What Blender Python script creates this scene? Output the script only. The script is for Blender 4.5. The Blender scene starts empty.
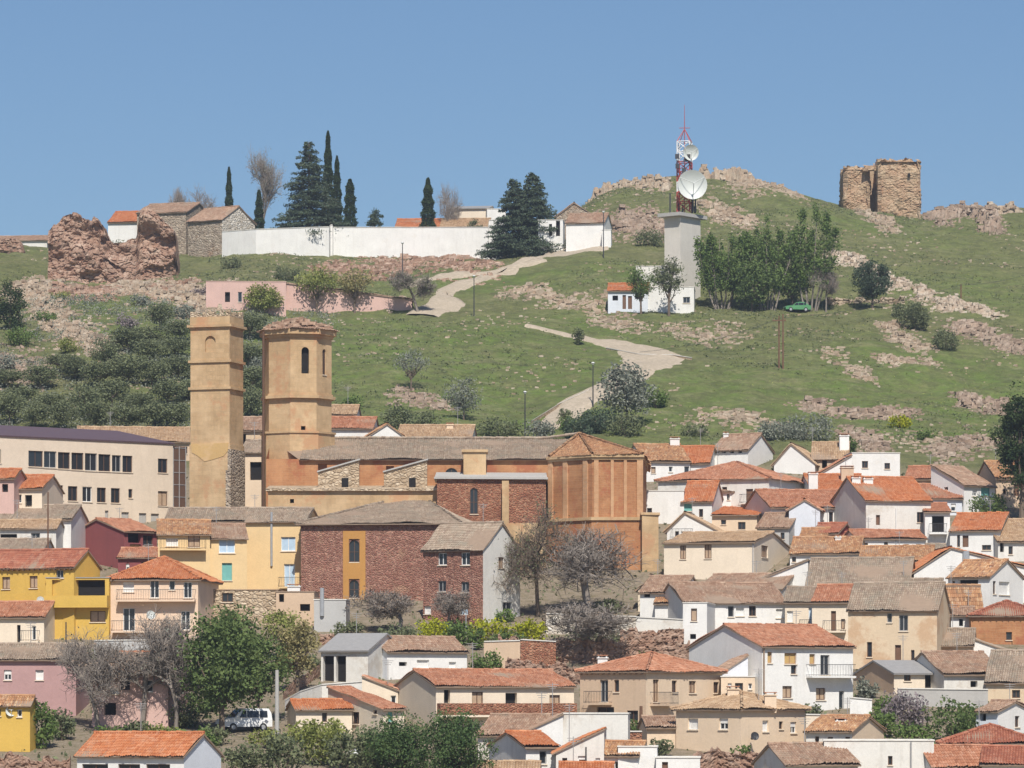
import bpy, math, random
import numpy as np
from mathutils import Vector, noise as mnoise
random.seed(7); RNG = np.random.default_rng(7)
R = math.radians
SC = bpy.context.scene; COL = SC.collection

# ------------------------------------------------------------------ camera, sky, sun, exposure
FPX, HZ = 4000.0, 700.0            # focal length in pixels, picture row of the eye level
cam = bpy.data.objects.new('camera', bpy.data.cameras.new('camera')); COL.objects.link(cam)
cam.data.sensor_width = 36; cam.data.lens = FPX/1024*36
cam.data.shift_y = (HZ-384)/1024
cam.data.clip_start = 1; cam.data.clip_end = 6000
cam.location = (0, 0, 0); cam.rotation_euler = (R(90), 0, 0)
SC.camera = cam

SUN_EL, SUN_AZ = 50.0, 174.0        # azimuth clockwise from +Y (the view direction)
sun_dir = Vector((math.sin(R(SUN_AZ))*math.cos(R(SUN_EL)), math.cos(R(SUN_AZ))*math.cos(R(SUN_EL)), math.sin(R(SUN_EL))))
world = bpy.data.worlds.new('World'); SC.world = world; world.use_nodes = True
wn = world.node_tree.nodes; wl = world.node_tree.links; wn.clear()
sky = wn.new('ShaderNodeTexSky'); sky.sky_type = 'NISHITA'; sky.sun_disc = False
sky.sun_elevation = R(SUN_EL); sky.sun_rotation = R(SUN_AZ)
sky.altitude = 200; sky.air_density = 1.0; sky.dust_density = 0.5; sky.ozone_density = 7.0
bg = wn.new('ShaderNodeBackground'); bg.inputs['Strength'].default_value = 0.068
wo = wn.new('ShaderNodeOutputWorld')
wl.new(sky.outputs[0], bg.inputs[0]); wl.new(bg.outputs[0], wo.inputs[0])
sd = bpy.data.lights.new('sun', 'SUN'); sd.energy = 4.2; sd.angle = R(0.5); sd.color = (1.0, 0.95, 0.87)
sun = bpy.data.objects.new('sun', sd); COL.objects.link(sun); sun.location = (200, -200, 300)
sun.rotation_euler = sun_dir.to_track_quat('Z', 'Y').to_euler()
SC.view_settings.view_transform = 'Standard'; SC.view_settings.look = 'None'
SC.view_settings.gamma = 1; SC.view_settings.use_curve_mapping = False
SC.view_settings.exposure = 0.40
SC.cycles.max_bounces = 6; SC.cycles.diffuse_bounces = 3; SC.cycles.glossy_bounces = 2
SC.cycles.transmission_bounces = 2; SC.cycles.transparent_max_bounces = 6; SC.cycles.volume_bounces = 0
SC.cycles.use_adaptive_sampling = True; SC.cycles.adaptive_threshold = 0.02
SC.cycles.use_denoising = True

# ------------------------------------------------------------------ mesh builder (world coordinates)
class MB:
    def __init__(s): s.v = []; s.n = 0; s.f = []; s.m = []; s.t = []
    def add(s, V, Fs, mi=0, tv=None):
        V = np.asarray(V, float).reshape(-1, 3); Fs = np.asarray(Fs, int)
        if Fs.ndim == 1: Fs = Fs[None]
        s.v.append(V); s.f.append(Fs+s.n); s.n += len(V)
        s.m.append(np.full(len(Fs), mi)); s.t.append(np.full(len(Fs), .5) if tv is None else np.broadcast_to(np.asarray(tv, float), (len(Fs),)))
    def poly(s, pts, mi=0, tv=None): s.add(pts, [list(range(len(pts)))], mi, tv)
    def hexa(s, c, mi=0, tv=None):   # 8 corners: bottom ring then top ring
        s.add(c, [[0,3,2,1],[4,5,6,7],[0,1,5,4],[1,2,6,5],[2,3,7,6],[3,0,4,7]], mi, tv)
    def box(s, x0, x1, y0, y1, z0, z1, mi=0, tv=None):
        s.hexa([(x0,y0,z0),(x1,y0,z0),(x1,y1,z0),(x0,y1,z0),(x0,y0,z1),(x1,y0,z1),(x1,y1,z1),(x0,y1,z1)], mi, tv)
    def obox(s, P, u, n, s0, s1, d0, d1, z0, z1, mi=0, tv=None):
        # along u from s0..s1, along outward normal n from d0..d1
        q = lambda a, d, z: (P[0]+u[0]*a+n[0]*d, P[1]+u[1]*a+n[1]*d, z)
        s.hexa([q(s0,d1,z0),q(s1,d1,z0),q(s1,d0,z0),q(s0,d0,z0),q(s0,d1,z1),q(s1,d1,z1),q(s1,d0,z1),q(s0,d0,z1)], mi, tv)
    def prism(s, xy, z0, z1, mi=0, top=True, bottom=False):
        n = len(xy); z1s = z1 if hasattr(z1, '__len__') else [z1]*n
        V = [(x,y,z0) for x,y in xy]+[(p[0],p[1],z) for p, z in zip(xy, z1s)]
        for i in range(n):
            j = (i+1) % n; s.add([V[i],V[j],V[n+j],V[n+i]], [[0,1,2,3]], mi)
        if top: s.poly(V[n:], mi)
        if bottom: s.poly(V[:n][::-1], mi)
    def tube(s, p, q, r0, r1=None, k=6, mi=0, tv=None, cap=True):
        p = np.array(p, float); q = np.array(q, float); r1 = r0 if r1 is None else r1
        d = q-p; L = np.linalg.norm(d)
        if L < 1e-6: return
        d /= L; a = np.cross(d, [0,0,1] if abs(d[2]) < .9 else [1,0,0]); a /= np.linalg.norm(a); b = np.cross(d, a)
        th = np.arange(k)*2*math.pi/k; ring = np.cos(th)[:,None]*a+np.sin(th)[:,None]*b
        V = np.vstack([p+ring*r0, q+ring*r1]); i = np.arange(k); j = (i+1) % k
        s.add(V, np.stack([i,j,j+k,i+k],1), mi, tv)
        if cap: s.add(q+ring*r1, [list(range(k))], mi, tv)
    def build(s, name, mats, root=None, parent=None, loc=None, rz=0.0, smooth=False):
        V = np.concatenate(s.v) if s.v else np.zeros((0,3))
        if root is not None: loc = root['_l']; rz = root['_r']
        if loc is not None:
            V = V-np.array(loc)
            c, sn = math.cos(rz), math.sin(rz)
            V = np.stack([V[:,0]*c+V[:,1]*sn, -V[:,0]*sn+V[:,1]*c, V[:,2]], 1)
        me = bpy.data.meshes.new(name)
        me.vertices.add(len(V)); me.vertices.foreach_set('co', V.astype(np.float32).ravel())
        loops = np.concatenate([f.ravel() for f in s.f]); tot = np.concatenate([np.full(len(f), f.shape[1]) for f in s.f])
        st = np.concatenate([[0], np.cumsum(tot)[:-1]])
        me.loops.add(len(loops)); me.loops.foreach_set('vertex_index', loops.astype(np.int32))
        me.polygons.add(len(tot)); me.polygons.foreach_set('loop_start', st.astype(np.int32))
        me.polygons.foreach_set('material_index', np.concatenate(s.m).astype(np.int32))
        me.polygons.foreach_set('use_smooth', np.full(len(tot), bool(smooth)))
        me.update(calc_edges=True)
        at = me.attributes.new('tv', 'FLOAT', 'FACE'); at.data.foreach_set('value', np.concatenate(s.t).astype(np.float32))
        for m in (mats if isinstance(mats, (list, tuple)) else [mats]): me.materials.append(m)
        o = bpy.data.objects.new(name, me); COL.objects.link(o)
        if parent is not None: o.parent = parent
        elif root is not None: o.parent = root
        elif loc is not None: o.location = loc; o.rotation_euler = (0,0,rz)
        return o

ROOTS = []
def thing(name, label, cat, loc, rz=0.0, group=None):
    o = bpy.data.objects.new(name, None); COL.objects.link(o); o.empty_display_size = .5
    o.location = loc; o.rotation_euler = (0,0,rz); o['label'] = label; o['category'] = cat
    o['_l'] = [float(x) for x in loc]; o['_r'] = float(rz); ROOTS.append(o)
    if group: o['group'] = group
    return o
def tag(o, label, cat, group=None):
    o['label'] = label; o['category'] = cat
    if group: o['group'] = group
    return o
def copy_tree(o, loc, rz=0.0, sc=1.0, label=None):
    def cp(x, par):
        c = x.copy(); COL.objects.link(c); c.parent = par
        for ch in x.children: cp(ch, c)
        return c
    c = cp(o, None); c.location = loc; c.rotation_euler = (0,0,rz)
    c.scale = sc if hasattr(sc, '__len__') else (sc,sc,sc)
    if label: c['label'] = label
    return c

# ------------------------------------------------------------------ materials
MATS = {}
def nt(name):
    m = bpy.data.materials.new(name); m.use_nodes = True
    t = m.node_tree; t.nodes.clear(); return m, t, t.nodes, t.links
def N(t, typ, **kw):
    n = t.nodes.new(typ)
    for k, v in kw.items():
        if k in n.inputs.keys() if isinstance(k, str) else False: n.inputs[k].default_value = v
        else: setattr(n, k, v)
    return n
def out(t, bsdf):
    o = t.nodes.new('ShaderNodeOutputMaterial'); t.links.new(bsdf, o.inputs[0])
def c4(c): return (c[0], c[1], c[2], 1)
def objcoord(t, jitter=True):
    tc = t.nodes.new('ShaderNodeTexCoord')
    if not jitter: return tc.outputs['Object']
    oi = t.nodes.new('ShaderNodeObjectInfo'); mu = N(t, 'ShaderNodeMath', operation='MULTIPLY'); mu.inputs[1].default_value = 53.0
    t.links.new(oi.outputs['Random'], mu.inputs[0])
    ad = N(t, 'ShaderNodeVectorMath', operation='ADD')
    t.links.new(tc.outputs['Object'], ad.inputs[0]); t.links.new(mu.outputs[0], ad.inputs[1])
    return ad.outputs[0]
def noise(t, vec, scale, detail=4, rough=.6, mapscale=None):
    if mapscale:
        mp = t.nodes.new('ShaderNodeMapping'); mp.inputs['Scale'].default_value = mapscale; t.links.new(vec, mp.inputs[0]); vec = mp.outputs[0]
    n = t.nodes.new('ShaderNodeTexNoise'); n.inputs['Scale'].default_value = scale
    n.inputs['Detail'].default_value = detail; n.inputs['Roughness'].default_value = rough
    t.links.new(vec, n.inputs['Vector']); return n.outputs['Fac']
def ramp(t, fac, stops):
    r = t.nodes.new('ShaderNodeValToRGB'); e = r.color_ramp.elements
    while len(e) < len(stops): e.new(.5)
    for i, (p, c) in enumerate(stops):
        e[i].position = p; e[i].color = c4(c) if hasattr(c, '__len__') else (c,c,c,1)
    t.links.new(fac, r.inputs[0]); return r.outputs[0]
def mix(t, fac, a, b, blend='MIX'):
    m = t.nodes.new('ShaderNodeMix'); m.data_type = 'RGBA'; m.blend_type = blend
    for s, x in ((0, fac), (6, a), (7, b)):
        if hasattr(x, 'links') or hasattr(x, 'is_linked'): t.links.new(x, m.inputs[s])
        elif s == 0: m.inputs[0].default_value = x
        else: m.inputs[s].default_value = c4(x)
    return m.outputs[2]
def bump(t, h, strength=.4, dist=.05):
    b = t.nodes.new('ShaderNodeBump'); b.inputs['Strength'].default_value = strength; b.inputs['Distance'].default_value = dist
    t.links.new(h, b.inputs['Height']); return b.outputs[0]
def bsdf(t, col, rough=.9, nrm=None, spec=.3, metal=0.0):
    p = t.nodes.new('ShaderNodeBsdfPrincipled')
    if hasattr(col, 'is_linked'): t.links.new(col, p.inputs['Base Color'])
    else: p.inputs['Base Color'].default_value = c4(col)
    p.inputs['Roughness'].default_value = rough; p.inputs['Specular IOR Level'].default_value = spec; p.inputs['Metallic'].default_value = metal
    if nrm is not None: t.links.new(nrm, p.inputs['Normal'])
    out(t, p.outputs[0]); return p
def mul3(c, k): return tuple(min(1, x*k) for x in c)

def plaster(name, col, dirt=(.36,.30,.23), amount=.35, patch=None, patch_amt=.45):
    m, t, n, l = nt(name); v = objcoord(t)
    big = noise(t, v, .45, 5, .65)
    c = mix(t, ramp(t, big, [(.3, 0), (.75, 1)]), mul3(col, .86), mul3(col, 1.06))
    streak = noise(t, v, 1.0, 5, .7, (1.6, 1.6, .18))
    c = mix(t, ramp(t, streak, [(.52, 0), (.85, amount)]), c, dirt)
    if patch:
        pn = noise(t, v, .32, 6, .7)
        c = mix(t, ramp(t, pn, [(patch_amt, 0), (patch_amt+.09, .85)]), c, patch)
    fine = noise(t, v, 6, 3, .6)
    c = mix(t, .35, c, mix(t, fine, mul3(col, .6), mul3(col, 1.15)), 'MIX')
    bsdf(t, c, .92, bump(t, noise(t, v, 3.0, 5, .7), .35, .06), .2); MATS[name] = m; return m
def masonry(name, cols, mortar, bw=.55, bh=.26, ms=.03, patch=None, amt=.55, bstr=.7):
    m, t, n, l = nt(name); v = objcoord(t, False)
    sx = t.nodes.new('ShaderNodeSeparateXYZ'); l.new(v, sx.inputs[0])
    ad = N(t, 'ShaderNodeMath', operation='ADD'); l.new(sx.outputs[0], ad.inputs[0]); l.new(sx.outputs[1], ad.inputs[1])
    cb = t.nodes.new('ShaderNodeCombineXYZ'); l.new(ad.outputs[0], cb.inputs[0]); l.new(sx.outputs[2], cb.inputs[1])
    wob = t.nodes.new('ShaderNodeTexNoise'); wob.inputs['Scale'].default_value = 1.3; l.new(v, wob.inputs['Vector'])
    mx = N(t, 'ShaderNodeVectorMath', operation='MULTIPLY_ADD'); l.new(wob.outputs['Color'], mx.inputs[0]); mx.inputs[1].default_value = (.3,.3,0); l.new(cb.outputs[0], mx.inputs[2])
    b = t.nodes.new('ShaderNodeTexBrick'); l.new(mx.outputs[0], b.inputs['Vector'])
    b.inputs['Scale'].default_value = 1; b.inputs['Brick Width'].default_value = bw; b.inputs['Row Height'].default_value = bh
    b.inputs['Mortar Size'].default_value = ms; b.inputs['Mortar Smooth'].default_value = .6; b.inputs['Bias'].default_value = 0
    b.inputs['Color1'].default_value = c4(cols[0]); b.inputs['Color2'].default_value = c4(cols[1]); b.inputs['Mortar'].default_value = c4(mortar)
    big = noise(t, v, .5, 6, .7)
    c = mix(t, ramp(t, big, [(.35, 0), (.7, .75)]), b.outputs[0], mix(t, .5, b.outputs[0], cols[2]))
    c = mix(t, ramp(t, noise(t, v, 2.2, 4, .7), [(.3, 0), (.8, .6)]), c, mul3(cols[0], .55)); c = mix(t, ramp(t, noise(t, v, .9, 6, .75, (1.5,1.5,.22)), [(.5, 0), (.75, .5)]), c, mul3(cols[0], .5)); c = mix(t, ramp(t, noise(t, v, .22, 3, .6), [(.45, 0), (.62, .45)]), c, mul3(cols[2], 1.12))
    if patch: c = mix(t, ramp(t, noise(t, v, .35, 6, .72), [(amt, 0), (amt+.08, .9)]), c, patch)
    hh = mix(t, .5, b.outputs[0], noise(t, v, 5, 4, .7))
    bsdf(t, c, .93, bump(t, hh, bstr, .08), .15); MATS[name] = m; return m
def tiles(name, stops, lich=None, lamt=.55, lstr=.8):
    m, t, n, l = nt(name); v = objcoord(t)
    a = t.nodes.new('ShaderNodeAttribute'); a.attribute_name = 'tv'
    c = ramp(t, a.outputs['Fac'], stops)
    c = mix(t, ramp(t, noise(t, v, .5, 5, .7), [(.3, .0), (.75, .5)]), c, mul3(stops[len(stops)//2][1], .55)); c = mix(t, ramp(t, noise(t, v, 1.3, 6, .8), [(.50, 0), (.68, .55)]), c, mix(t, .5, stops[-1][1], (.52,.43,.34)))
    if lich: c = mix(t, ramp(t, noise(t, v, .8, 7, .75), [(lamt, 0), (lamt+.15, lstr)]), c, lich)
    bsdf(t, c, .9, bump(t, noise(t, v, 9, 3, .7), .3, .03), .2); MATS[name] = m; return m
def leafm(name, dark, light, trans=.25):
    m, t, n, l = nt(name)
    a = t.nodes.new('ShaderNodeAttribute'); a.attribute_name = 'tv'
    tc = t.nodes.new('ShaderNodeTexCoord')
    c = ramp(t, a.outputs['Fac'], [(0, dark), (1, light)])
    c = mix(t, ramp(t, noise(t, tc.outputs['Object'], .6, 3), [(.35, 0), (.7, .5)]), c, mul3(light, 1.1))
    d = t.nodes.new('ShaderNodeBsdfDiffuse'); l.new(c, d.inputs[0])
    tr = t.nodes.new('ShaderNodeBsdfTranslucent'); l.new(mix(t, .5, c, mul3(light, 1.2)), tr.inputs[0])
    ms = t.nodes.new('ShaderNodeMixShader'); ms.inputs[0].default_value = trans
    l.new(d.outputs[0], ms.inputs[1]); l.new(tr.outputs[0], ms.inputs[2]); out(t, ms.outputs[0]); MATS[name] = m; return m
def plain(name, col, rough=.6, spec=.4, metal=0.0, var=.25):
    m, t, n, l = nt(name); v = objcoord(t)
    c = mix(t, noise(t, v, 2.5, 4, .65), mul3(col, 1-var), mul3(col, 1+var))
    bsdf(t, c, rough, None, spec, metal); MATS[name] = m; return m

WHITE=(.80,.78,.74)
plaster('white', WHITE, (.42,.38,.33), .5, (.70,.66,.59), .60)
plaster('white_old', (.74,.71,.65), (.30,.26,.21), .65, (.50,.43,.35), .54)
plaster('bluewhite', (.70,.73,.78), (.40,.40,.40), .3)
plaster('grey_plaster', (.50,.49,.47), (.30,.28,.25), .5)
plaster('cream', (.77,.60,.43), (.38,.28,.18), .3)
plaster('pale_cream', (.80,.68,.53), (.40,.32,.22), .35)
plaster('school', (.74,.615,.48), (.40,.29,.20), .35)
plaster('tan', (.63,.465,.325), (.30,.20,.12), .45)
plaster('tan_old', (.68,.535,.37), (.30,.20,.12), .7, (.50,.29,.155), .50)
plaster('yellow', (.66,.43,.10), (.36,.22,.06), .4, (.60,.42,.16), .58)
plaster('paleyellow', (.77,.56,.30), (.40,.28,.13), .3)
plaster('peach', (.78,.585,.43), (.42,.27,.18), .25)
plaster('pink', (.47,.29,.275), (.30,.17,.16), .35)
plaster('palepink', (.64,.43,.37), (.36,.24,.20), .4)
plaster('darkred', (.27,.085,.085), (.12,.05,.05), .4)
plaster('red', (.33,.09,.08), (.16,.06,.05), .4)
plaster('scar', (.58,.385,.17), (.44,.29,.14), .5, (.64,.44,.26), .47)
plaster('ochre', (.50,.26,.08), (.25,.12,.05), .4)
plaster('paleconcrete', (.64,.60,.53), (.35,.31,.26), .5)
plaster('concrete', (.46,.44,.41), (.25,.23,.20), .5)
def fieldstone(name, cols, mortar, size=.45, patch=None, amt=.58):
    m, t, n, l = nt(name); v = objcoord(t, False)
    wob = t.nodes.new('ShaderNodeTexNoise'); wob.inputs['Scale'].default_value = 1.7; l.new(v, wob.inputs['Vector'])
    mx = N(t, 'ShaderNodeVectorMath', operation='MULTIPLY_ADD'); l.new(wob.outputs['Color'], mx.inputs[0]); mx.inputs[1].default_value = (.35,.35,.35); l.new(v, mx.inputs[2])
    mp = t.nodes.new('ShaderNodeMapping'); mp.inputs['Scale'].default_value = (1,1,1.5); l.new(mx.outputs[0], mp.inputs[0])
    vo = t.nodes.new('ShaderNodeTexVoronoi'); vo.inputs['Scale'].default_value = 1/size; l.new(mp.outputs[0], vo.inputs['Vector'])
    ve = t.nodes.new('ShaderNodeTexVoronoi'); ve.feature = 'DISTANCE_TO_EDGE'; ve.inputs['Scale'].default_value = 1/size; l.new(mp.outputs[0], ve.inputs['Vector'])
    sp = t.nodes.new('ShaderNodeSeparateColor'); l.new(vo.outputs['Color'], sp.inputs[0])
    c = ramp(t, sp.outputs[0], [(0, mul3(cols[0],.7)), (.35, cols[0]), (.65, cols[1]), (1, cols[2])])
    c = mix(t, ramp(t, ve.outputs['Distance'], [(.02, 1), (.12, 0)]), c, mortar)
    c = mix(t, ramp(t, noise(t, v, .7, 6, .75), [(.35, .55), (.6, 0)]), c, mul3(cols[0], .65))
    if patch: c = mix(t, ramp(t, noise(t, v, .33, 6, .75), [(amt, 0), (amt+.08, .85)]), c, mix(t, noise(t, v, 4, 3), mul3(patch,.8), mul3(patch,1.15)))
    bsdf(t, c, .94, bump(t, ramp(t, ve.outputs['Distance'], [(.0, 0), (.25, 1)]), .9, .10), .12); MATS[name] = m; return m
fieldstone('redstone', [(.33,.15,.11),(.39,.19,.14),(.46,.26,.19)], (.41,.245,.18), .27, (.40,.24,.16), .56)
fieldstone('redbrick', [(.33,.13,.08),(.40,.17,.10),(.47,.24,.15)], (.42,.25,.16), .28, (.46,.24,.13), .60)
masonry('sandstone', [(.56,.385,.215),(.45,.30,.16),(.62,.45,.27)], (.40,.28,.16), 1.0, .48, .025, (.48,.275,.15), .55, .6)
masonry('palebrick', [(.57,.325,.175),(.51,.275,.14),(.62,.41,.24)], (.52,.33,.2), .7, .2, .02, (.45,.22,.12), .57, .4)
masonry('sandbrick', [(.46,.215,.10),(.36,.155,.07),(.53,.29,.145)], (.46,.28,.16), .7, .24, .02, (.36,.135,.07), .53, .6)
fieldstone('greystone', [(.34,.265,.20),(.45,.36,.27),(.56,.47,.37)], (.42,.35,.27), .5, (.36,.24,.16), .56)
fieldstone('tanstone', [(.48,.36,.24),(.58,.46,.32),(.66,.55,.41)], (.48,.37,.26), .45, None)
fieldstone('stone_white', [(.58,.50,.40),(.69,.63,.54),(.76,.72,.65)], (.64,.58,.49), .55, (.50,.38,.28), .60)
tiles('orange', [(0,(.40,.13,.055)),(.5,(.51,.19,.08)),(1,(.59,.27,.14))], (.36,.22,.14), .62, .5)
tiles('terracotta', [(0,(.30,.125,.07)),(.5,(.45,.20,.115)),(1,(.56,.30,.19))], (.25,.18,.13), .62, .6)
tiles('brownroof', [(0,(.26,.155,.105)),(.5,(.38,.24,.165)),(1,(.50,.36,.26))], (.26,.21,.16), .52, .7)
tiles('oldroof', [(0,(.25,.18,.135)),(.5,(.36,.275,.205)),(1,(.48,.385,.295))], (.28,.245,.19), .48, .8)
tiles('tanroof', [(0,(.32,.20,.12)),(.5,(.46,.31,.19)),(1,(.58,.43,.28))], (.34,.26,.18), .56, .6)
tiles('mixroof', [(0,(.24,.13,.08)),(.45,(.42,.21,.11)),(.8,(.56,.33,.17)),(1,(.62,.45,.28))], (.30,.23,.16), .56, .6)
tiles('redroof', [(0,(.28,.095,.06)),(.5,(.38,.14,.085)),(1,(.47,.20,.12))])
plain('metalroof', (.115,.075,.085), .55, .3)
plain('sheetroof', (.30,.29,.28), .6)
plain('soffit', (.30,.22,.16), .9, .1)
plain('wood', (.16,.085,.05), .7); plain('wood_yellow', (.50,.33,.13), .7); plain('wood_light', (.36,.22,.12), .7)
plain('frame_white', (.72,.72,.70), .5); plain('frame_brown', (.12,.065,.04), .6); plain('frame_grey', (.34,.33,.32), .5)
plain('teal', (.16,.40,.36), .6); plain('bluepaint', (.05,.16,.34), .5); plain('blind', (.72,.70,.66), .6); plain('blind_tan', (.42,.30,.20), .6); plain('curtain_blue', (.42,.55,.68), .8)
plain('dark', (.022,.020,.020), .8, .1); plain('iron', (.045,.045,.05), .5); plain('galv', (.42,.43,.44), .45, .5, .3)  # 'dark' puts the unlit depth of openings into the colour
plain('bark', (.17,.13,.10), .95, .1); plain('bark_grey', (.25,.215,.185), .95, .1)
plain('carwhite', (.78,.78,.77), .25, .5, 0, .04); plain('tyre', (.02,.02,.02), .8); plain('dish', (.55,.57,.54), .5, .4, 0, .1)
plain('redpaint', (.42,.07,.06), .6); plain('whitepaint', (.75,.75,.75), .6)
m, t, n, l = nt('glass'); p = bsdf(t, (.022,.026,.032), .08, None, .6); MATS['glass'] = m
m, t, n, l = nt('glass_blue'); p = bsdf(t, (.10,.15,.19), .1, None, .7); MATS['glass_blue'] = m
def rockm(name, cols, sc=.9):
    m, t, n, l = nt(name); v = objcoord(t)
    a = t.nodes.new('ShaderNodeAttribute'); a.attribute_name = 'tv'
    c = ramp(t, a.outputs['Fac'], [(0, cols[0]), (.5, cols[1]), (1, cols[2])])
    c = mix(t, ramp(t, noise(t, v, sc, 7, .75), [(.42, 0), (.66, .8)]), c, cols[3])
    c = mix(t, ramp(t, noise(t, v, sc*3.3, 5, .75), [(.5, 0), (.75, .6)]), c, mul3(cols[0], .5))
    bsdf(t, c, .95, bump(t, noise(t, v, 2.4, 7, .75), .9, .25), .1); MATS[name] = m
rockm('rock', [(.30,.24,.18),(.44,.36,.27),(.56,.48,.38),(.40,.27,.18)])
rockm('redrock', [(.26,.20,.155),(.38,.295,.225),(.50,.41,.33),(.35,.24,.175)])
rockm('rubble', [(.24,.155,.11),(.40,.27,.20),(.60,.46,.36),(.36,.20,.135)])
rockm('palerock', [(.36,.29,.22),(.52,.44,.35),(.66,.59,.49),(.45,.32,.22)])
rockm('castle', [(.36,.26,.17),(.47,.35,.23),(.56,.44,.31),(.44,.26,.16)], .4)
for nm, a, b in (('leaf_green',(.050,.085,.028),(.165,.215,.080)), ('leaf_mid',(.065,.112,.032),(.19,.255,.085)), ('leaf_light',(.12,.145,.040),(.32,.34,.11)),
                 ('leaf_olive',(.080,.098,.050),(.225,.245,.135)), ('leaf_cypress',(.020,.038,.018),(.075,.105,.048)), ('leaf_cedar',(.036,.058,.038),(.125,.160,.105)),
                 ('leaf_pine',(.040,.080,.032),(.135,.190,.075)), ('leaf_grey',(.13,.15,.115),(.31,.32,.26)), ('leaf_yellow',(.20,.23,.02),(.46,.46,.04)),
                 ('leaf_purple',(.15,.12,.125),(.34,.29,.29)), ('leaf_brown',(.14,.10,.075),(.32,.235,.175)), ('leaf_tan',(.17,.155,.06),(.36,.31,.15)), ('leaf_dark',(.018,.036,.016),(.075,.105,.045))):
    leafm(nm, a, b)
# ------------------------------------------------------------------ terrain (a height field over X, Y)
def flat(v): return [(0, v)]
RINGS = [  # distance, [(picture column at that distance, picture row of the ground there)]
 (265, flat(830)), (300, flat(768)), (330, flat(715)), (360, flat(662)), (390, flat(609)), (420, flat(556)), (450, flat(503)),
 (480, [(0,452),(250,450),(400,440),(640,446),(800,448),(1024,462)]),
 (520, [(0,402),(200,398),(400,388),(520,398),(620,393),(700,396),(850,402),(1024,415)]),
 (560, [(0,345),(200,342),(400,338),(560,347),(700,342),(850,348),(1024,358)]),
 (600, [(0,302),(100,298),(200,295),(300,305),(400,309),(480,311),(600,309),(700,307),(800,309),(900,312),(1024,318)]),
 (640, [(0,272),(100,277),(230,269),(400,275),(500,268),(545,261),(580,251),(620,253),(700,264),(800,264),(900,272),(1024,278)]),
 (680, [(0,249),(100,249),(230,253),(400,254),(500,252),(560,244),(620,222),(700,216),(800,226),(900,240),(1024,243)]),
 (720, [(0,252),(150,258),(230,262),(400,264),(500,258),(545,232),(600,194),(640,186),(700,180),(760,184),(840,207),(920,219),(1024,214)]),
 (760, [(0,280),(230,284),(500,280),(545,245),(600,192),(640,182),(700,170),(760,178),(840,206),(930,221),(1024,209)]),
 (820, [(0,320),(500,320),(600,240),(700,215),(840,240),(1024,235)]),
 (1000,[(0,420),(500,420),(700,380),(1024,380)]), (1500, flat(600)), (4000, flat(690)),
]
NEAR = [(-400, -14), (0, -3), (60, -14), (200, -13), (265, None)]
YR = np.array([r[0] for r in RINGS], float)
def ring_z(Y, pts, X):
    px = 512+FPX*X/Y
    py = np.interp(px, [p[0] for p in pts], [p[1] for p in pts]); return (HZ-py)/FPX*Y
xs = np.unique(np.concatenate([np.linspace(-2500,-300,12), np.linspace(-300,-125,24), np.arange(-125,125.1,.9), np.linspace(125,300,24), np.linspace(300,2500,12)]))
ys = np.unique(np.concatenate([np.linspace(-400,260,24), np.arange(260,790,1.0), np.linspace(790,1000,50), np.linspace(1000,4000,24)]))
ZR = np.array([ring_z(r[0], r[1], xs) for r in RINGS])       # ring x X
def smooth1(a, k, axis):
    ker = np.exp(-np.linspace(-2,2,2*k+1)**2); ker /= ker.sum()
    pad = [(0,0),(0,0)]; pad[axis] = (k,k); b = np.pad(a, pad, mode='edge')
    return np.apply_along_axis(lambda q: np.convolve(q, ker, 'valid'), axis, b)
Z = np.zeros((len(ys), len(xs)))
for j, y in enumerate(ys):
    if y < 265:
        zz = np.interp(y, [-400,0,60,200,265], [-14,-3,-14,-13,0]);
        if y > 200: t_ = (y-200)/65.; Z[j] = -13*(1-t_)+ZR[0]*t_
        else: Z[j] = zz
    else:
        k = min(len(YR)-2, max(0, int(np.searchsorted(YR, y)-1))); t_ = (y-YR[k])/(YR[k+1]-YR[k]); Z[j] = ZR[k]*(1-t_)+ZR[k+1]*t_
inn = (ys > 261) & (ys < 789); Z[inn] = smooth1(smooth1(Z, 9, 0), 6, 1)[inn]
def vnoise(X, Y, sc, oct=4, seed=0.):
    r = np.zeros(X.shape); f = 1.0/sc; a = 1.0
    for o in range(oct):
        xf = X*f+seed*17.3+o*31.7; yf = Y*f+seed*9.1+o*11.3
        xi = np.floor(xf).astype(int); yi = np.floor(yf).astype(int); u = xf-xi; v = yf-yi; u = u*u*(3-2*u); v = v*v*(3-2*v)
        def h(i, j):
            n = (i*374761393+j*668265263+o*1442695+int(seed*1013)) & 0xffffffff
            n = ((n ^ (n >> 13))*1274126177) & 0xffffffff; return ((n ^ (n >> 16)) & 0xffff)/65535.
        r += a*((h(xi,yi)*(1-u)+h(xi+1,yi)*u)*(1-v)+(h(xi,yi+1)*(1-u)+h(xi+1,yi+1)*u)*v-.5); a *= .5; f *= 2.03
    return r
GX, GY = np.meshgrid(xs, ys)
hill = np.clip((GY-468)/30, 0, 1)*np.clip((900-GY)/80, 0, 1)
Z += hill*(vnoise(GX,GY,28,3,1)*1.5+vnoise(GX,GY,6,4,2)*.75+.35*vnoise(GX,GY,2.2,2,5))
terr = (vnoise(GX*.5,GY,9,2,8)); Z += hill*.35*np.abs(terr)
def hgt(X, Y):
    i = min(len(xs)-2, max(0, int(np.searchsorted(xs, X)-1))); j = min(len(ys)-2, max(0, int(np.searchsorted(ys, Y)-1)))
    u = (X-xs[i])/(xs[i+1]-xs[i]); v = (Y-ys[j])/(ys[j+1]-ys[j])
    return float((Z[j,i]*(1-u)+Z[j,i+1]*u)*(1-v)+(Z[j+1,i]*(1-u)+Z[j+1,i+1]*u)*v)
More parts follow.
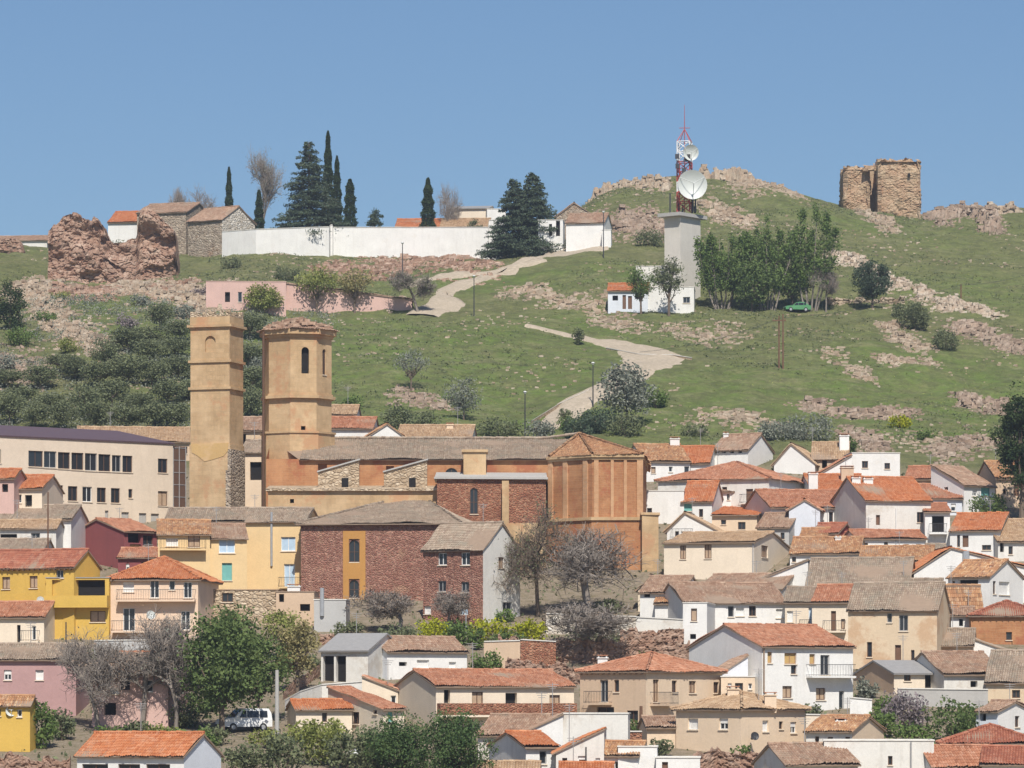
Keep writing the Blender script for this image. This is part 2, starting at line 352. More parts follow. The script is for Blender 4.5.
def gnd(px, py, y0=268.0):
    """the point of the ground that picture position (px, py) looks at"""
    k = (px-512)/FPX; Y = y0; p0 = None
    while Y < 800:
        p = HZ-hgt(k*Y, Y)*FPX/Y
        if p <= py:
            if p0 is not None and p0 > p: Y -= (py-p)/(p0-p)*1.0
            return (k*Y, Y, hgt(k*Y, Y))
        p0 = p; Y += 1.0
    return (k*740., 740., hgt(k*740., 740.))
def W(px, py, Y): return np.array(((px-512)/FPX*Y, Y, (HZ-py)/FPX*Y))

# vegetation / soil layout over the ground
def blobs(lst):
    A = np.zeros(GX.shape)
    for px, py, rx, ry, k in lst:
        x, y, _ = gnd(px, py); d = ((GX-x)/rx)**2+((GY-y)/ry)**2
        A = np.maximum(A, k*np.exp(-d))
    return A
lush = blobs([(350,345,18,26,1),(440,370,22,30,1),(520,385,16,28,1),(560,350,12,18,.9),(700,410,16,18,1),(780,395,22,18,.9),(860,400,20,22,.8),(960,385,18,25,.7),(960,290,22,22,.25),(880,225,20,22,.3),(112,308,9,11,1.1),(60,300,6,8,.7),(150,325,9,8,.8),(430,345,20,26,1),(600,330,14,18,.6),(910,430,10,9,.9),(660,385,8,14,.9),(390,420,20,16,.9),(510,285,18,10,.55),(600,270,16,10,.5)])
dirt = blobs([(85,385,5,7,.9),(95,345,7,6,.8),(120,395,6,5,.8),(20,330,8,8,.8),(60,335,9,8,.9),(30,420,6,6,.8),(700,340,9,7,1),(560,315,12,5,.95),(640,318,8,5,.9),(770,345,7,9,.9),(830,345,10,8,.7),(940,380,14,5,1),(1000,385,10,4,1),(990,340,8,10,.7),(520,295,16,5,.9),(560,280,10,6,.6),(300,265,20,9,.8),(420,265,16,6,.8),(230,280,10,9,.7),(900,455,12,8,.9),(950,450,12,8,.9),(840,425,8,8,.7),(550,250,8,10,.8),(600,255,9,9,.9),(640,235,10,9,.8),(850,205,5,6,.7),(800,180,8,10,.3),(20,440,10,6,.6),(1000,300,9,9,.5),(870,345,8,8,.6),(915,360,6,3,.9)])
town = np.clip((474-GY)/10, 0, 1)
nv = len(xs)*len(ys); me = bpy.data.meshes.new('ground')
nx = len(xs); ny = len(ys)
ii, jj = np.meshgrid(np.arange(nx-1), np.arange(ny-1)); q = (jj*nx+ii).ravel()
quads = np.stack([q, q+1, q+nx+1, q+nx], 1)
me.vertices.add(nv); me.vertices.foreach_set('co', np.stack([GX.ravel(), GY.ravel(), Z.ravel()], 1).astype(np.float32).ravel())
me.loops.add(len(quads)*4); me.loops.foreach_set('vertex_index', quads.ravel().astype(np.int32))
me.polygons.add(len(quads)); me.polygons.foreach_set('loop_start', np.arange(0, len(quads)*4, 4).astype(np.int32))
me.polygons.foreach_set('use_smooth', np.ones(len(quads), bool)); me.update(calc_edges=True)
for nm, arr in (('lush', lush), ('dirt', dirt), ('town', town)):
    at = me.attributes.new(nm, 'FLOAT', 'POINT'); at.data.foreach_set('value', arr.ravel().astype(np.float32))
ground = bpy.data.objects.new('ground', me); COL.objects.link(ground); ground['kind'] = 'structure'
m, t, n, l = nt('ground'); v = objcoord(t, False)
def attr(nm):
    a = t.nodes.new('ShaderNodeAttribute'); a.attribute_name = nm; return a.outputs['Fac']
def addf(a, b, k):
    q_ = N(t, 'ShaderNodeMath', operation='MULTIPLY_ADD'); l.new(b, q_.inputs[0]); q_.inputs[1].default_value = k; l.new(a, q_.inputs[2]); return q_.outputs[0]
nbig = noise(t, v, .05, 6, .7); nmid = noise(t, v, .22, 7, .75); nfin = noise(t, v, 1.1, 6, .8)
lf = addf(addf(attr('lush'), nbig, .7), nmid, .7)
g = mix(t, ramp(t, lf, [(.55, 0), (1.25, 1)]), (.182,.178,.082), (.142,.204,.050))
g = mix(t, ramp(t, nmid, [(.42, 0), (.7, .75)]), g, (.25,.215,.115))
str_ = noise(t, v, .30, 6, .75, (.35, 1.0, 1.6)); g = mix(t, ramp(t, str_, [(.50, 0), (.68, .6)]), g, (.30,.265,.165))
g = mix(t, ramp(t, noise(t, v, .35, 8, .85), [(.40, .75), (.55, 0)]), g, (.085,.092,.045)); g = mix(t, ramp(t, nfin, [(.40, .55), (.58, 0)]), g, (.085,.10,.04)); g = mix(t, ramp(t, noise(t, v, 2.6, 6, .85), [(.55, 0), (.70, .55)]), g, (.33,.29,.185))
df = addf(addf(attr('dirt'), nmid, 1.0), nfin, .75)
df = addf(df, noise(t, v, 3.1, 5, .8), .35); df = addf(df, noise(t, v, .9, 3, .7), -.35)
g = mix(t, ramp(t, df, [(1.03, 0), (1.33, .9)]), g, mix(t, nfin, (.26,.18,.125), (.44,.33,.24)))
g = mix(t, ramp(t, noise(t, v, .55, 8, .82), [(.62, 0), (.72, .7)]), g, mix(t, nfin, (.27,.21,.155), (.42,.34,.26)))
tw = mix(t, nmid, (.26,.20,.14), (.36,.30,.23)); tw = mix(t, ramp(t, nfin, [(.45, 0), (.65, .7)]), tw, (.14,.13,.06))
g = mix(t, attr('town'), g, tw)
bsdf(t, g, .97, bump(t, mix(t, .5, nfin, noise(t, v, 4, 4, .8)), 1.0, .35), .05)
me.materials.append(m)

# roads, path: strips laid on the ground between a left and a right edge traced on it
m, t, n, l = nt('road'); v = objcoord(t, False)
c = mix(t, noise(t, v, .4, 6, .75), (.38,.315,.24), (.55,.46,.36)); c = mix(t, ramp(t, noise(t, v, 1.7, 6, .8), [(.4, .55), (.6, 0)]), c, (.26,.22,.15))
bsdf(t, c, .95, bump(t, noise(t, v, 3, 5, .7), .6, .1), .1); MATS['road'] = m
ROADS = []
def strip(name, Lp, Rp, seg=26, lift=.28, cols=5, mat='road'):
    def res(pts):
        P = np.array([gnd(*p) for p in pts]); d = np.concatenate([[0], np.cumsum(np.linalg.norm(np.diff(P[:,:2], axis=0), axis=1))])
        s = np.linspace(0, d[-1], seg); return np.stack([np.interp(s, d, P[:,k]) for k in (0,1)], 1)
    A, B = res(Lp), res(Rp); b = MB(); V = []; ROADS.append((A, B))
    for i in range(seg):
        for k in range(cols+1):
            p = A[i]*(1-k/cols)+B[i]*k/cols; e = lift if 0 < k < cols else -.25
            V.append((p[0], p[1], hgt(p[0], p[1])+e))
    F = [[i*(cols+1)+k, i*(cols+1)+k+1, (i+1)*(cols+1)+k+1, (i+1)*(cols+1)+k] for i in range(seg-1) for k in range(cols)]
    b.add(V, F); o = b.build(name, MATS[mat], smooth=True); o['kind'] = 'structure'; return o
strip('road', [(526,432),(552,404),(582,390),(602,378),(618,360),(606,349),(565,337),(524,327)],
              [(556,432),(590,410),(616,398),(640,386),(695,358),(672,349),(628,341),(528,325)], 70)
strip('path', [(402,314),(425,302),(436,288),(470,277),(520,262),(560,250),(600,247)], [(442,317),(470,306),(446,298),(480,283),(530,267),(570,256),(610,250)], 50)
strip('track', [(395,288),(440,274),(500,268),(540,259)], [(400,292),(445,280),(505,273),(548,262)], 24)

def off_road(X, Y):
    ok = np.ones(X.shape, bool)
    for A, B in ROADS:
        for i in range(len(A)-1):
            c = (A[i]+B[i]+A[i+1]+B[i+1])/4; r = max(np.linalg.norm(A[i]-B[i]), np.linalg.norm(A[i]-A[i+1]))*.6+.4; ok &= (X-c[0])**2+(Y-c[1])**2 > r*r
    return ok
def hgts(X, Y):
    i = np.clip(np.searchsorted(xs, X)-1, 0, len(xs)-2); j = np.clip(np.searchsorted(ys, Y)-1, 0, len(ys)-2); u = (X-xs[i])/(xs[i+1]-xs[i]); v = (Y-ys[j])/(ys[j+1]-ys[j])
    return (Z[j,i]*(1-u)+Z[j,i+1]*u)*(1-v)+(Z[j+1,i]*(1-u)+Z[j+1,i+1]*u)*v
# ------------------------------------------------------------------ building parts
def on_plane(px, py, P, n):
    dx, dz = (px-512)/FPX, (HZ-py)/FPX; t_ = (P[0]*n[0]+P[1]*n[1])/(dx*n[0]+n[1]); return np.array((dx*t_, t_, dz*t_))
STY = {  # style: frame material, pane material, mullions, part name; 'dark' panes paint the shade inside openings
 'g': ('frame_brown','glass',1,'window'), 'w': ('frame_white','glass',1,'window'), 'G': ('frame_grey','glass',1,'window'), 'b': ('frame_white','blind',0,'window'), 'h': ('frame_white','glass',1,'window'),
 'B': ('frame_white','curtain_blue',1,'window'), 'd': ('frame_brown','wood',0,'door'), 'D': ('frame_white','curtain_blue',1,'door'), 't': ('teal','teal',1,'window'), 'k': (None,'dark',0,'window'),
 'y': ('wood_light','wood_yellow',1,'window'), 'r': ('frame_brown','blind_tan',1,'window'), 'a': ('frame_brown','glass',1,'window'), 'p': (None,None,0,'window'), 'e': ('frame_grey','concrete',0,'door'), 'o': (None,'dark',0,'doorway'), 'q': (None,'dark',0,'belfry_opening')}
def window(root, P, u, n, s0, s1, z0, z1, sty, depth=.17):
    fm, pm, mul, nm = STY[sty]; f = MB(); fw = .07; w = s1-s0; D = -depth
    B = lambda a, b, c, d, dd0=D, dd1=D+.06, mi=0: f.obox(P, u, n, a, b, dd0, dd1, c, d, mi)
    if fm:
        B(s0, s0+fw, z0, z1); B(s1-fw, s1, z0, z1); B(s0+fw, s1-fw, z1-fw, z1); B(s0+fw, s1-fw, z0, z0+fw)
        if mul and w > .6: B((s0+s1)/2-.035, (s0+s1)/2+.035, z0+fw, z1-fw)
        if mul and w > 2.2:
            for q_ in (.25, .75): B(s0+w*q_-.04, s0+w*q_+.04, z0+fw, z1-fw)
        if nm == 'window': f.obox(P, u, n, s0-.06, s1+.06, -.05, .09, z0-.08, z0-.01, 1)
    if sty == 'a':       # arch head filled with a fan of masonry is part of the wall; glazing bar across
        B(s0+fw, s1-fw, z0+(z1-z0)*.45, z0+(z1-z0)*.45+.05)
    zs = z1
    if sty == 'h':
        zs = z1-.45*(z1-z0); f.obox(P, u, n, s0+.05, s1-.05, D+.02, D+.09, zs, z1-.02, 2)
    o = None
    if fm: o = f.build(nm, [MATS[fm], MATS['pale_cream'] if nm == 'window' else MATS[fm], MATS['blind']], root)
    p = MB()
    p.obox(P, u, n, s0, s1, D-.05, D+.015, z0, z1)
    po = p.build('pane' if fm and nm == 'window' else ('panel' if fm else nm), MATS[pm], root)
    if o is not None: po.parent = o
    return o
def facet(b, P, Q, z0, z1, wins=(), root=None, mi=0, rmi=None, depth=.22, arch=False, own=True):
    """vertical wall from P to Q (seen from outside P is on the left) with real openings"""
    P = np.array(P[:2], float); Q = np.array(Q[:2], float); L = np.linalg.norm(Q-P); u = (Q-P)/L; n = np.array((u[1], -u[0]))
    rc = []
    for w in wins:
        a = on_plane(w[0], w[1], P, n); c = on_plane(w[2], w[3], P, n)
        s0, s1 = sorted((float((a[:2]-P)@u), float((c[:2]-P)@u))); zt, zb = max(a[2], c[2]), min(a[2], c[2])
        s0 = max(.08, s0); s1 = min(L-.08, s1); zt = min(zt, z1-.1)
        if s1-s0 > .15 and zt-zb > .15 and zb > z0+.05: rc.append((s0, s1, zb, zt, w[4]))
    S = sorted({0., L, *[r[0] for r in rc], *[r[1] for r in rc]}); T = sorted({z0, z1, *[r[2] for r in rc], *[r[3] for r in rc]})
    pt = lambda s, z, d=0.: (P[0]+u[0]*s+n[0]*d, P[1]+u[1]*s+n[1]*d, z)
    for i in range(len(S)-1):
        for j in range(len(T)-1):
            ms, mz = (S[i]+S[i+1])/2, (T[j]+T[j+1])/2
            if any(r[0] < ms < r[1] and r[2] < mz < r[3] for r in rc): continue
            b.poly([pt(S[i],T[j]), pt(S[i+1],T[j]), pt(S[i+1],T[j+1]), pt(S[i],T[j+1])], mi)
    for s0, s1, zb, zt, sty in rc:
        D = -depth-.3 if sty in 'okq' else -depth
        for a, c, e, f_ in ((s0,zb,s0,zt),(s1,zt,s1,zb),(s0,zt,s1,zt),(s1,zb,s0,zb)):
            b.poly([pt(a,c), pt(e,f_), pt(e,f_,D), pt(a,c,D)], mi if rmi is None else rmi)
        if sty in 'apq' or arch:
            r_ = (s1-s0)/2; zc = zt-r_; A = [pt(s0+r_-r_*math.cos(k*math.pi/10), zc+r_*math.sin(k*math.pi/10), -.01) for k in range(11)]
            b.poly([pt(s0,zt,-.01)]+A[:6][::-1], mi); b.poly([pt(s1,zt,-.01)]+A[5:][::-1], mi)
            A2 = [(x-n[0]*(depth-.02), y-n[1]*(depth-.02), z) for x, y, z in A]
            for k in range(10): b.poly([A[k], A[k+1], A2[k+1], A2[k]], mi)
        if sty == 'p':
            b.poly([pt(s0,zb,D), pt(s1,zb,D), pt(s1,zt,D), pt(s0,zt,D)], mi); continue
        if root is not None: window(root, P, u, n, s0, s1, zb, zt, sty, -D-.02)
    return u, n
def tile_field(b, P, u, s, L, vtop, cw=.20, rh=.40, sag=.05, mi=0, seed=0, fine=True, vbot=0.0):
    """barrel tiles: P eave start, u unit vector along the eave, s unit vector up the slope, vtop(array) = slope length at each u"""
    P = np.array(P, float); u = np.array(u, float); s = np.array(s, float); nrm = np.cross(u, s); nrm /= np.linalg.norm(nrm)
    rg = np.random.default_rng(seed+11)
    nc = max(2, int(round(L/cw))); cw = L/nc; us = (np.arange(nc)[:,None]+np.array([0,.25,.5,.75])[None]*1.0).ravel()*cw
    us = np.append(us, L); hgtp = np.tile(np.array([-.035,.03,.055,.03]), nc); hgtp = np.append(hgtp, -.035)
    vt = vtop(us); vm = vt.max(); nr = max(2, int(math.ceil(vm/rh)))
    jit = np.repeat(rg.normal(0, .015, nc), 4); jit = np.append(jit, 0)
    ej = np.repeat(rg.normal(0, .035, nc), 4); ej = np.append(ej, 0)
    ph = rg.uniform(0, 6.28, 4)
    rows = []
    for r in range(nr):
        rows += [(r*rh, .035), ((r+1)*rh, 0.)]
    V = []
    for k, (v0, up) in enumerate(rows):
        v = np.minimum(v0+vbot+(ej if k == 0 else 0), vt)
        w = sag*(np.sin(us*1.1+ph[0]+v0*.5)*.5+np.sin(us*.43+ph[1])*.8+np.sin(v*1.3+ph[2])*.5)*np.clip((vt-v)/1.0, 0, 1)
        h = hgtp+jit+up+w
        V.append(P+us[:,None]*u+v[:,None]*s+h[:,None]*nrm)
    V = np.concatenate(V); m_ = len(us); F = []; T = []
    tvs = np.clip(rg.normal(.5, .24, (nr, nc)), 0, 1)
    for k in range(len(rows)-1):
        i = np.arange(m_-1); F.append(np.stack([k*m_+i, k*m_+i+1, (k+1)*m_+i+1, (k+1)*m_+i], 1)); T.append(tvs[min(nr-1, (k)//2)][np.minimum(i//4, nc-1)])
    b.add(V, np.concatenate(F), mi, np.concatenate(T))
def ridge_cap(b, p, q, r=.13, mi=0, seed=0):
    p = np.array(p, float); q = np.array(q, float); L = np.linalg.norm(q-p); k = max(1, int(L/.45)); rg = np.random.default_rng(seed)
    for i in range(k):
        a = p+(q-p)*i/k; c = p+(q-p)*(i+1.08)/k; o = rg.normal(0, .015, 3); b.tube(a+o, c+o, r, r*.8, 7, mi, float(np.clip(rg.normal(.5,.25),0,1)))
SMOOTH_ROOFS = ('metalroof', 'sheetroof')
HN = [0]
def chimney(root, cx, cy, z0, z1, w=.55, mat='white'):
    c = MB(); h = w/2
    c.box(cx-h, cx+h, cy-h, cy+h, z0, z1-.28, 0); c.box(cx-h-.08, cx+h+.08, cy-h-.08, cy+h+.08, z1-.28, z1-.2, 0)
    for sx in (-1, 1):
        for sy in (-1, 1): c.box(cx+sx*(h-.08)-.06, cx+sx*(h-.08)+.06, cy+sy*(h-.08)-.06, cy+sy*(h-.08)+.06, z1-.2, z1-.06, 0)
    c.box(cx-h-.05, cx+h+.05, cy-h-.05, cy+h+.05, z1-.06, z1, 1)
    return c.build('chimney', [MATS[mat], MATS['terracotta']], root)
def balcony(root, P, u, n, s0, s1, z, dep=.9, slab='white', bars=True, solid=None):
    b = MB(); b.obox(P, u, n, s0, s1, .0, dep, z-.16, z); o = b.build('balcony', MATS[slab], root)
    r = MB(); h = .95
    if solid: 
        r.obox(P, u, n, s0, s1, dep-.1, dep-.002, z+.003, z+h)
        r.obox(P, u, n, s0, s0+.1, .0, dep-.1, z+.003, z+h); r.obox(P, u, n, s1-.1, s1, .0, dep-.1, z+.003, z+h)
        x = r.build('parapet', MATS[solid], root); x.parent = o; return o
    q_ = lambda a, d, zz: (P[0]+u[0]*a+n[0]*d, P[1]+u[1]*a+n[1]*d, zz)
    dd = dep-.05
    for zz in (z+.08, z+h): 
        r.tube(q_(s0,dd,zz), q_(s1,dd,zz), .022, k=4)
        for s in (s0+.02, s1-.02): r.tube(q_(s,0,zz), q_(s,dd,zz), .022, k=4)
    for s in np.arange(s0, s1+.01, .16): r.tube(q_(s,dd,z), q_(s,dd,z+h), .012, k=4)
    x = r.build('railing', MATS['iron'], root); x.parent = o; return o
def house(label, Lp, Rp, eave, base, a=0, S=None, d=None, roof='gx', ridge=None, wall='white', rm='brownroof', win=(), sw=(), ch=(), bal=(), apx=None, name='house', cat='house',
          group='houses of the hillside town', Y0=None, ov=.35, side=None, gover=.15, chm='white', sag=.08, drip=None, rafters=False, bay=None, pipe=(), base_band=None):
    HN[0] += 1; seed = HN[0]
    if eave > 440 and cat == 'house' and len(win) < 2 and Rp-Lp > 24 and not any(k_ in label for k_ in ('blank', 'plain', 'one ', 'gable wing', 'yard', 'striped', 'barn', 'garden wall')):
        rw = random.Random(seed*3); nw_ = int((Rp-Lp)/15); win = list(win)
        for i_ in range(nw_):
            x_ = Lp+(Rp-Lp)*(i_+.5)/nw_+rw.uniform(-2,2); y_ = eave+4.5+rw.uniform(0,2)
            if rw.random() < .75 and not any(q_[0]-3 < x_+4 and q_[2]+3 > x_ for q_ in win): win.append((x_, y_, x_+rw.uniform(3.4,5.5), y_+rw.uniform(5.5,8.5), rw.choice('ggwrhG')))
    ar = R(a); u = np.array((math.cos(ar), math.sin(ar))); q = np.array((-math.sin(ar), math.cos(ar)))   # along the front, and back from it
    nearL = a >= 0; npx = Lp if nearL else Rp; opx = Rp if nearL else Lp
    Yn = Y0 if Y0 else gnd(npx, base)[1]
    Npt = np.array(((npx-512)/FPX*Yn, Yn)); k = (opx-512)/FPX
    sgn = 1 if nearL else -1; w = abs((k*Npt[1]-Npt[0])/(u[0]-k*u[1])); A = Npt if nearL else Npt-u*w; Bp = A+u*w
    ze = (HZ-eave)/FPX*Yn; n = -q
    if S is not None:
        ks = (S-512)/FPX; den = q[0]-ks*q[1]; d = abs((ks*Npt[1]-Npt[0])/den)
    auto = d is None; dd = d or 7.0
    zr = None
    if ridge is not None:
        for _ in range(3):
            Ym = (A+Bp)[1]/2+ (dd/2 if roof in ('gx','hip') else (dd if roof == 'shed' else 0))*q[1]
            zr = (HZ-ridge)/FPX*Ym; run = dd/2 if roof in ('gx','hip') else dd
            if auto and roof in ('gx','hip','shed'):
                tgt = (zr-ze)/math.tan(R(19)); dd = max(4.5, min(12., tgt*(2 if roof in ('gx','hip') else 1)))
        if roof in ('gx','hip','shed') and zr < ze+.5: zr = ze+.5
    d = dd
    cor = [A, Bp, Bp+q*d, A+q*d]; zb = min(hgt(*c) for c in cor)-.6
    zb = min(zb, ze-2.2)
    mid = (A+Bp)/2
    root = thing(name, label, cat, (A[0], A[1], zb), ar, group)
    T3 = lambda s, v, z: (A[0]+u[0]*s+q[0]*v, A[1]+u[1]*s+q[1]*v, z)
    wb = MB(); smat = side or wall
    facet(wb, A, Bp, zb, ze, win, root); 
    facet(wb, cor[3], A, zb, ze, sw if nearL else (), root, 1); facet(wb, Bp, cor[2], zb, ze, sw if not nearL else (), root, 1); facet(wb, cor[2], cor[3], zb, ze)
    rb = MB(); rmat = MATS[rm]; tl = rm not in SMOOTH_ROOFS
    th = .10
    def plane(P, uu, L, up, run, rise, vt=None, sd=0, slab=True):
        """a roof plane from eave line P along uu (L long), going up horizontally along up by run, rise high"""
        P = np.array(P, float); sl = math.hypot(run, rise); s = np.array((up[0]*run, up[1]*run, rise))/sl; u3 = np.array((uu[0], uu[1], 0.))
        f = (lambda x: np.full(x.shape, sl)) if vt is None else (lambda x: np.clip(vt(x), .02, 1)*sl)
        if tl: tile_field(rb, P, u3, s, L, f, seed=seed*7+sd, sag=sag)
        nn = np.cross(u3, s); nn /= np.linalg.norm(nn); off = -nn*.06
        xs_ = [0, L] if vt is None else list(np.unique(np.concatenate([[0, L], BR[0]])))
        top = [P+u3*x+s*float(f(np.array([x]))[0]) for x in xs_][::-1]
        pl = [P, P+u3*L]+top; up_ = [p+(off if tl else 0) for p in pl]; lo = [p+off-nn*th for p in pl]
        mi_t = 1 if tl else 0
        rb.poly(up_, mi_t); rb.poly(lo[::-1], 1)
        for i in range(len(pl)):
            j = (i+1) % len(pl); rb.poly([up_[i], lo[i], lo[j], up_[j]], 1)
    BR = [[]]
    if roof in ('gx', 'hip', 'shed'):
        run = d/2 if roof != 'shed' else d; rise = zr-ze; pit = rise/run; e0 = ov
        zed = ze-e0*pit
    if roof == 'gx':
        for i_, (x, y) in enumerate(((0, cor[3]), (w, Bp))):
            wb.poly([T3(x, 0, ze), T3(x, d, ze), T3(x, d/2, zr)] if i_ else [T3(x, d, ze), T3(x, 0, ze), T3(x, d/2, zr)], 1)
        plane(T3(-gover, -e0, zed+.08), u, w+2*gover, q, run+e0, rise+e0*pit, sd=1)
        plane(T3(w+gover, d+e0, zed+.08), -u, w+2*gover, -q, run+e0, rise+e0*pit, sd=2)
        if tl: ridge_cap(rb, T3(-gover, d/2, zr+.12), T3(w+gover, d/2, zr+.12), seed=seed)
    elif roof == 'shed':
        for x in (0, w): wb.poly([T3(x, 0, ze), T3(x, d, ze), T3(x, d, zr)] if x else [T3(x, d, ze), T3(x, 0, ze), T3(x, d, zr)], 1)
        wb.poly([T3(w, d, ze), T3(0, d, ze), T3(0, d, zr), T3(w, d, zr)])
        plane(T3(-gover, -e0, zed+.08), u, w+2*gover, q, run+e0, rise+e0*pit, sd=1)
    elif roof == 'hip':
        ins = min(d/2, w/2*.98); Lh = w+2*e0; Dh = d+2*e0; insh = ins+e0
        BR[0] = [insh, Lh-insh]; vtL = lambda x: np.minimum(1, np.minimum(x, Lh-x)/insh)
        plane(T3(-e0, -e0, zed+.08), u, Lh, q, run+e0, rise+e0*pit, vtL, 1)
        plane(T3(w+e0, d+e0, zed+.08), -u, Lh, -q, run+e0, rise+e0*pit, vtL, 2)
        BR[0] = [Dh/2]; vtS = lambda x: np.minimum(x, Dh-x)/(Dh/2)
        plane(T3(-e0, d+e0, zed+.08), -q, Dh, u, insh, rise+e0*pit, vtS, 3)
        plane(T3(w+e0, -e0, zed+.08), q, Dh, -u, insh, rise+e0*pit, vtS, 4)
        zt = zr+.13
        if tl:
            ridge_cap(rb, T3(ins, d/2, zt), T3(w-ins, d/2, zt), seed=seed)
            for x, y, x2 in ((-e0,-e0,ins),(w+e0,-e0,w-ins),(-e0,d+e0,ins),(w+e0,d+e0,w-ins)): ridge_cap(rb, T3(x, y, zed+.14), T3(x2, d/2, zt), seed=seed+3)
    elif roof == 'gy':
        ua = w/2 if apx is None else float((on_plane(apx, eave, A, n)[:2]-A)@u); ua = min(max(ua, .05*w), .95*w)
        za = (HZ-ridge)/FPX*(A+u*ua)[1]; za = max(za, ze+.4)
        wb.poly([T3(0,0,ze), T3(w,0,ze), T3(ua,0,za)]); wb.poly([T3(w,d,ze), T3(0,d,ze), T3(ua,d,za)])
        p1 = (za-ze)/ua; p2 = (za-ze)/(w-ua)
        plane(T3(-ov, d+gover, ze-ov*p1+.08), -q, d+2*gover, u, ua+ov, za-ze+ov*p1, sd=1)
        plane(T3(w+ov, -gover, ze-ov*p2+.08), q, d+2*gover, -u, w-ua+ov, za-ze+ov*p2, sd=2)
        if tl: ridge_cap(rb, T3(ua, -gover, za+.13), T3(ua, d+gover, za+.13), seed=seed)
        zr = za
    elif roof == 'slant':      # roof line falls from left (ridge row) to right (eave row) across the front
        za = (HZ-ridge)/FPX*A[1]; 
        if za > ze: wb.poly([T3(0,0,ze), T3(w,0,ze), T3(0,0,za)]); wb.poly([T3(w,d,ze), T3(0,d,ze), T3(0,d,za)]); wb.poly([T3(0,d,ze), T3(0,0,ze), T3(0,0,za), T3(0,d,za)]); pit = (za-ze)/w; plane(T3(w+ov, -gover, ze-ov*pit+.08), q, d+2*gover, -u, w+ov, za-ze+ov*pit, sd=1)
        zr = za
    elif roof == 'slantr':     # falls from right to left
        za = (HZ-ridge)/FPX*Bp[1]
        wb.poly([T3(0,0,ze), T3(w,0,ze), T3(w,0,za)]); wb.poly([T3(w,d,ze), T3(0,d,ze), T3(w,d,za)]); wb.poly([T3(w,0,ze), T3(w,d,ze), T3(w,d,za), T3(w,0,za)]); pit = (za-ze)/w
        plane(T3(-ov, d+gover, ze-ov*pit+.08), -q, d+2*gover, u, w+ov, za-ze+ov*pit, sd=1); zr = za
    elif roof == 'flat':
        wb.poly([T3(0,0,ze-.25), T3(w,0,ze-.25), T3(w,d,ze-.25), T3(0,d,ze-.25)])
        for s0, s1, v0, v1 in ((-.06,w+.06,-.06,.22),(-.06,w+.06,d-.22,d+.06),(-.06,.22,.22,d-.22),(w-.22,w+.06,.22,d-.22)):
            c = [T3(s0,v0,ze), T3(s1,v0,ze), T3(s1,v1,ze), T3(s0,v1,ze)]; rb.hexa(c+[(x,y,z+.09) for x,y,z in c], 0)
        zr = ze
    wb.build('wall', [MATS[wall], MATS[smat]], root)
    if roof == 'flat': rb.build('coping', [MATS['white_old' if rm == 'brownroof' else rm]], root)
    elif rb.n:
        sm = {'white':'white_old'}.get(wall, 'soffit'); rb.build('roof', [rmat, MATS['soffit' if tl else rm]], root)
    if rafters:
        rf = MB()
        for x in np.arange(.2, w, .55): rf.obox(A, u, n, x-.05, x+.05, .0, ov-.04, ze-ov*pit-.16, ze-.13 if pit < .2 else ze-.2)
        rf.build('rafter_ends', MATS['wood'], root)
    for c in ch:
        s = float((on_plane(c[0], eave, A, n)[:2]-A)@u); vv = (c[2] if len(c) > 2 else .45)*d; s = (c[0]-512)/FPX*0+s
        P = T3(s, vv, 0); k2 = (c[0]-512)/FPX   # keep the picture column while moving back
        sadj = (k2*P[1]-P[0])/(u[0]-k2*u[1]); s = min(max(s+sadj, .3), w-.3); P = T3(s, vv, 0)
        z1 = (HZ-c[1])/FPX*P[1]; chimney(root, P[0], P[1], ze-.3, max(z1, ze+.8), c[3] if len(c) > 3 else .6, chm)
    for bl in bal:   # x0, x1, row of slab[, side?][, solid material]
        PP, uu, nn = (A, u, n) if not (len(bl) > 3 and bl[3] == 's') else ((cor[3], -q, -u) if nearL else (Bp, q, u))
        p0 = on_plane(bl[0], bl[2], PP, nn); p1 = on_plane(bl[1], bl[2], PP, nn)
        s0, s1 = sorted((float((p0[:2]-PP)@uu), float((p1[:2]-PP)@uu))); balcony(root, PP, uu, nn, s0, s1, float((p0[2]+p1[2])/2), slab=wall, solid=bl[4] if len(bl) > 4 else None)
    for pp in pipe:   # column, top row, bottom row, material
        p0 = on_plane(pp[0], pp[1], A-q*.1, n); p1 = on_plane(pp[0], pp[2], A-q*.1, n); b_ = MB(); b_.tube(p0, p1, pp[4] if len(pp) > 4 else .05, k=8); b_.build('downpipe', MATS[pp[3]], root)
    if HN[0] % 2 == 0 and zr is not None and cat == 'house' and roof != 'flat' and eave > 400:
        rg_ = random.Random(HN[0]); s_ = w*rg_.uniform(.2,.8); P_ = T3(s_, d*.5, 0); zt_ = zr+rg_.uniform(1.3,2.4); ab = MB(); ab.tube((P_[0],P_[1],ze), (P_[0],P_[1],zt_), .03, k=4)
        for k_ in range(3): ab.tube((P_[0]-.45+k_*.1, P_[1], zt_-.12-k_*.16), (P_[0]+.45-k_*.1, P_[1], zt_-.12-k_*.16), .02, k=4)
        ab.build('aerial', MATS['frame_grey'], root)
    root['_w'] = float(w); root['_d'] = float(d)
    INFO.append((label[:40], round(Yn), round(w,1), round(d,1), round(ze-zb,1), None if zr is None else round(math.degrees(math.atan2(zr-ze, d/2 if roof in ('gx','hip') else d)),0)))
    H[0] = dict(root=root, A=A, u=u, q=q, n=n, w=w, d=d, ze=ze, zr=zr, zb=zb, T3=T3); return root
INFO = []; H = [None]
# ------------------------------------------------------------------ the town, house by house (columns and rows are traced positions)
h = house
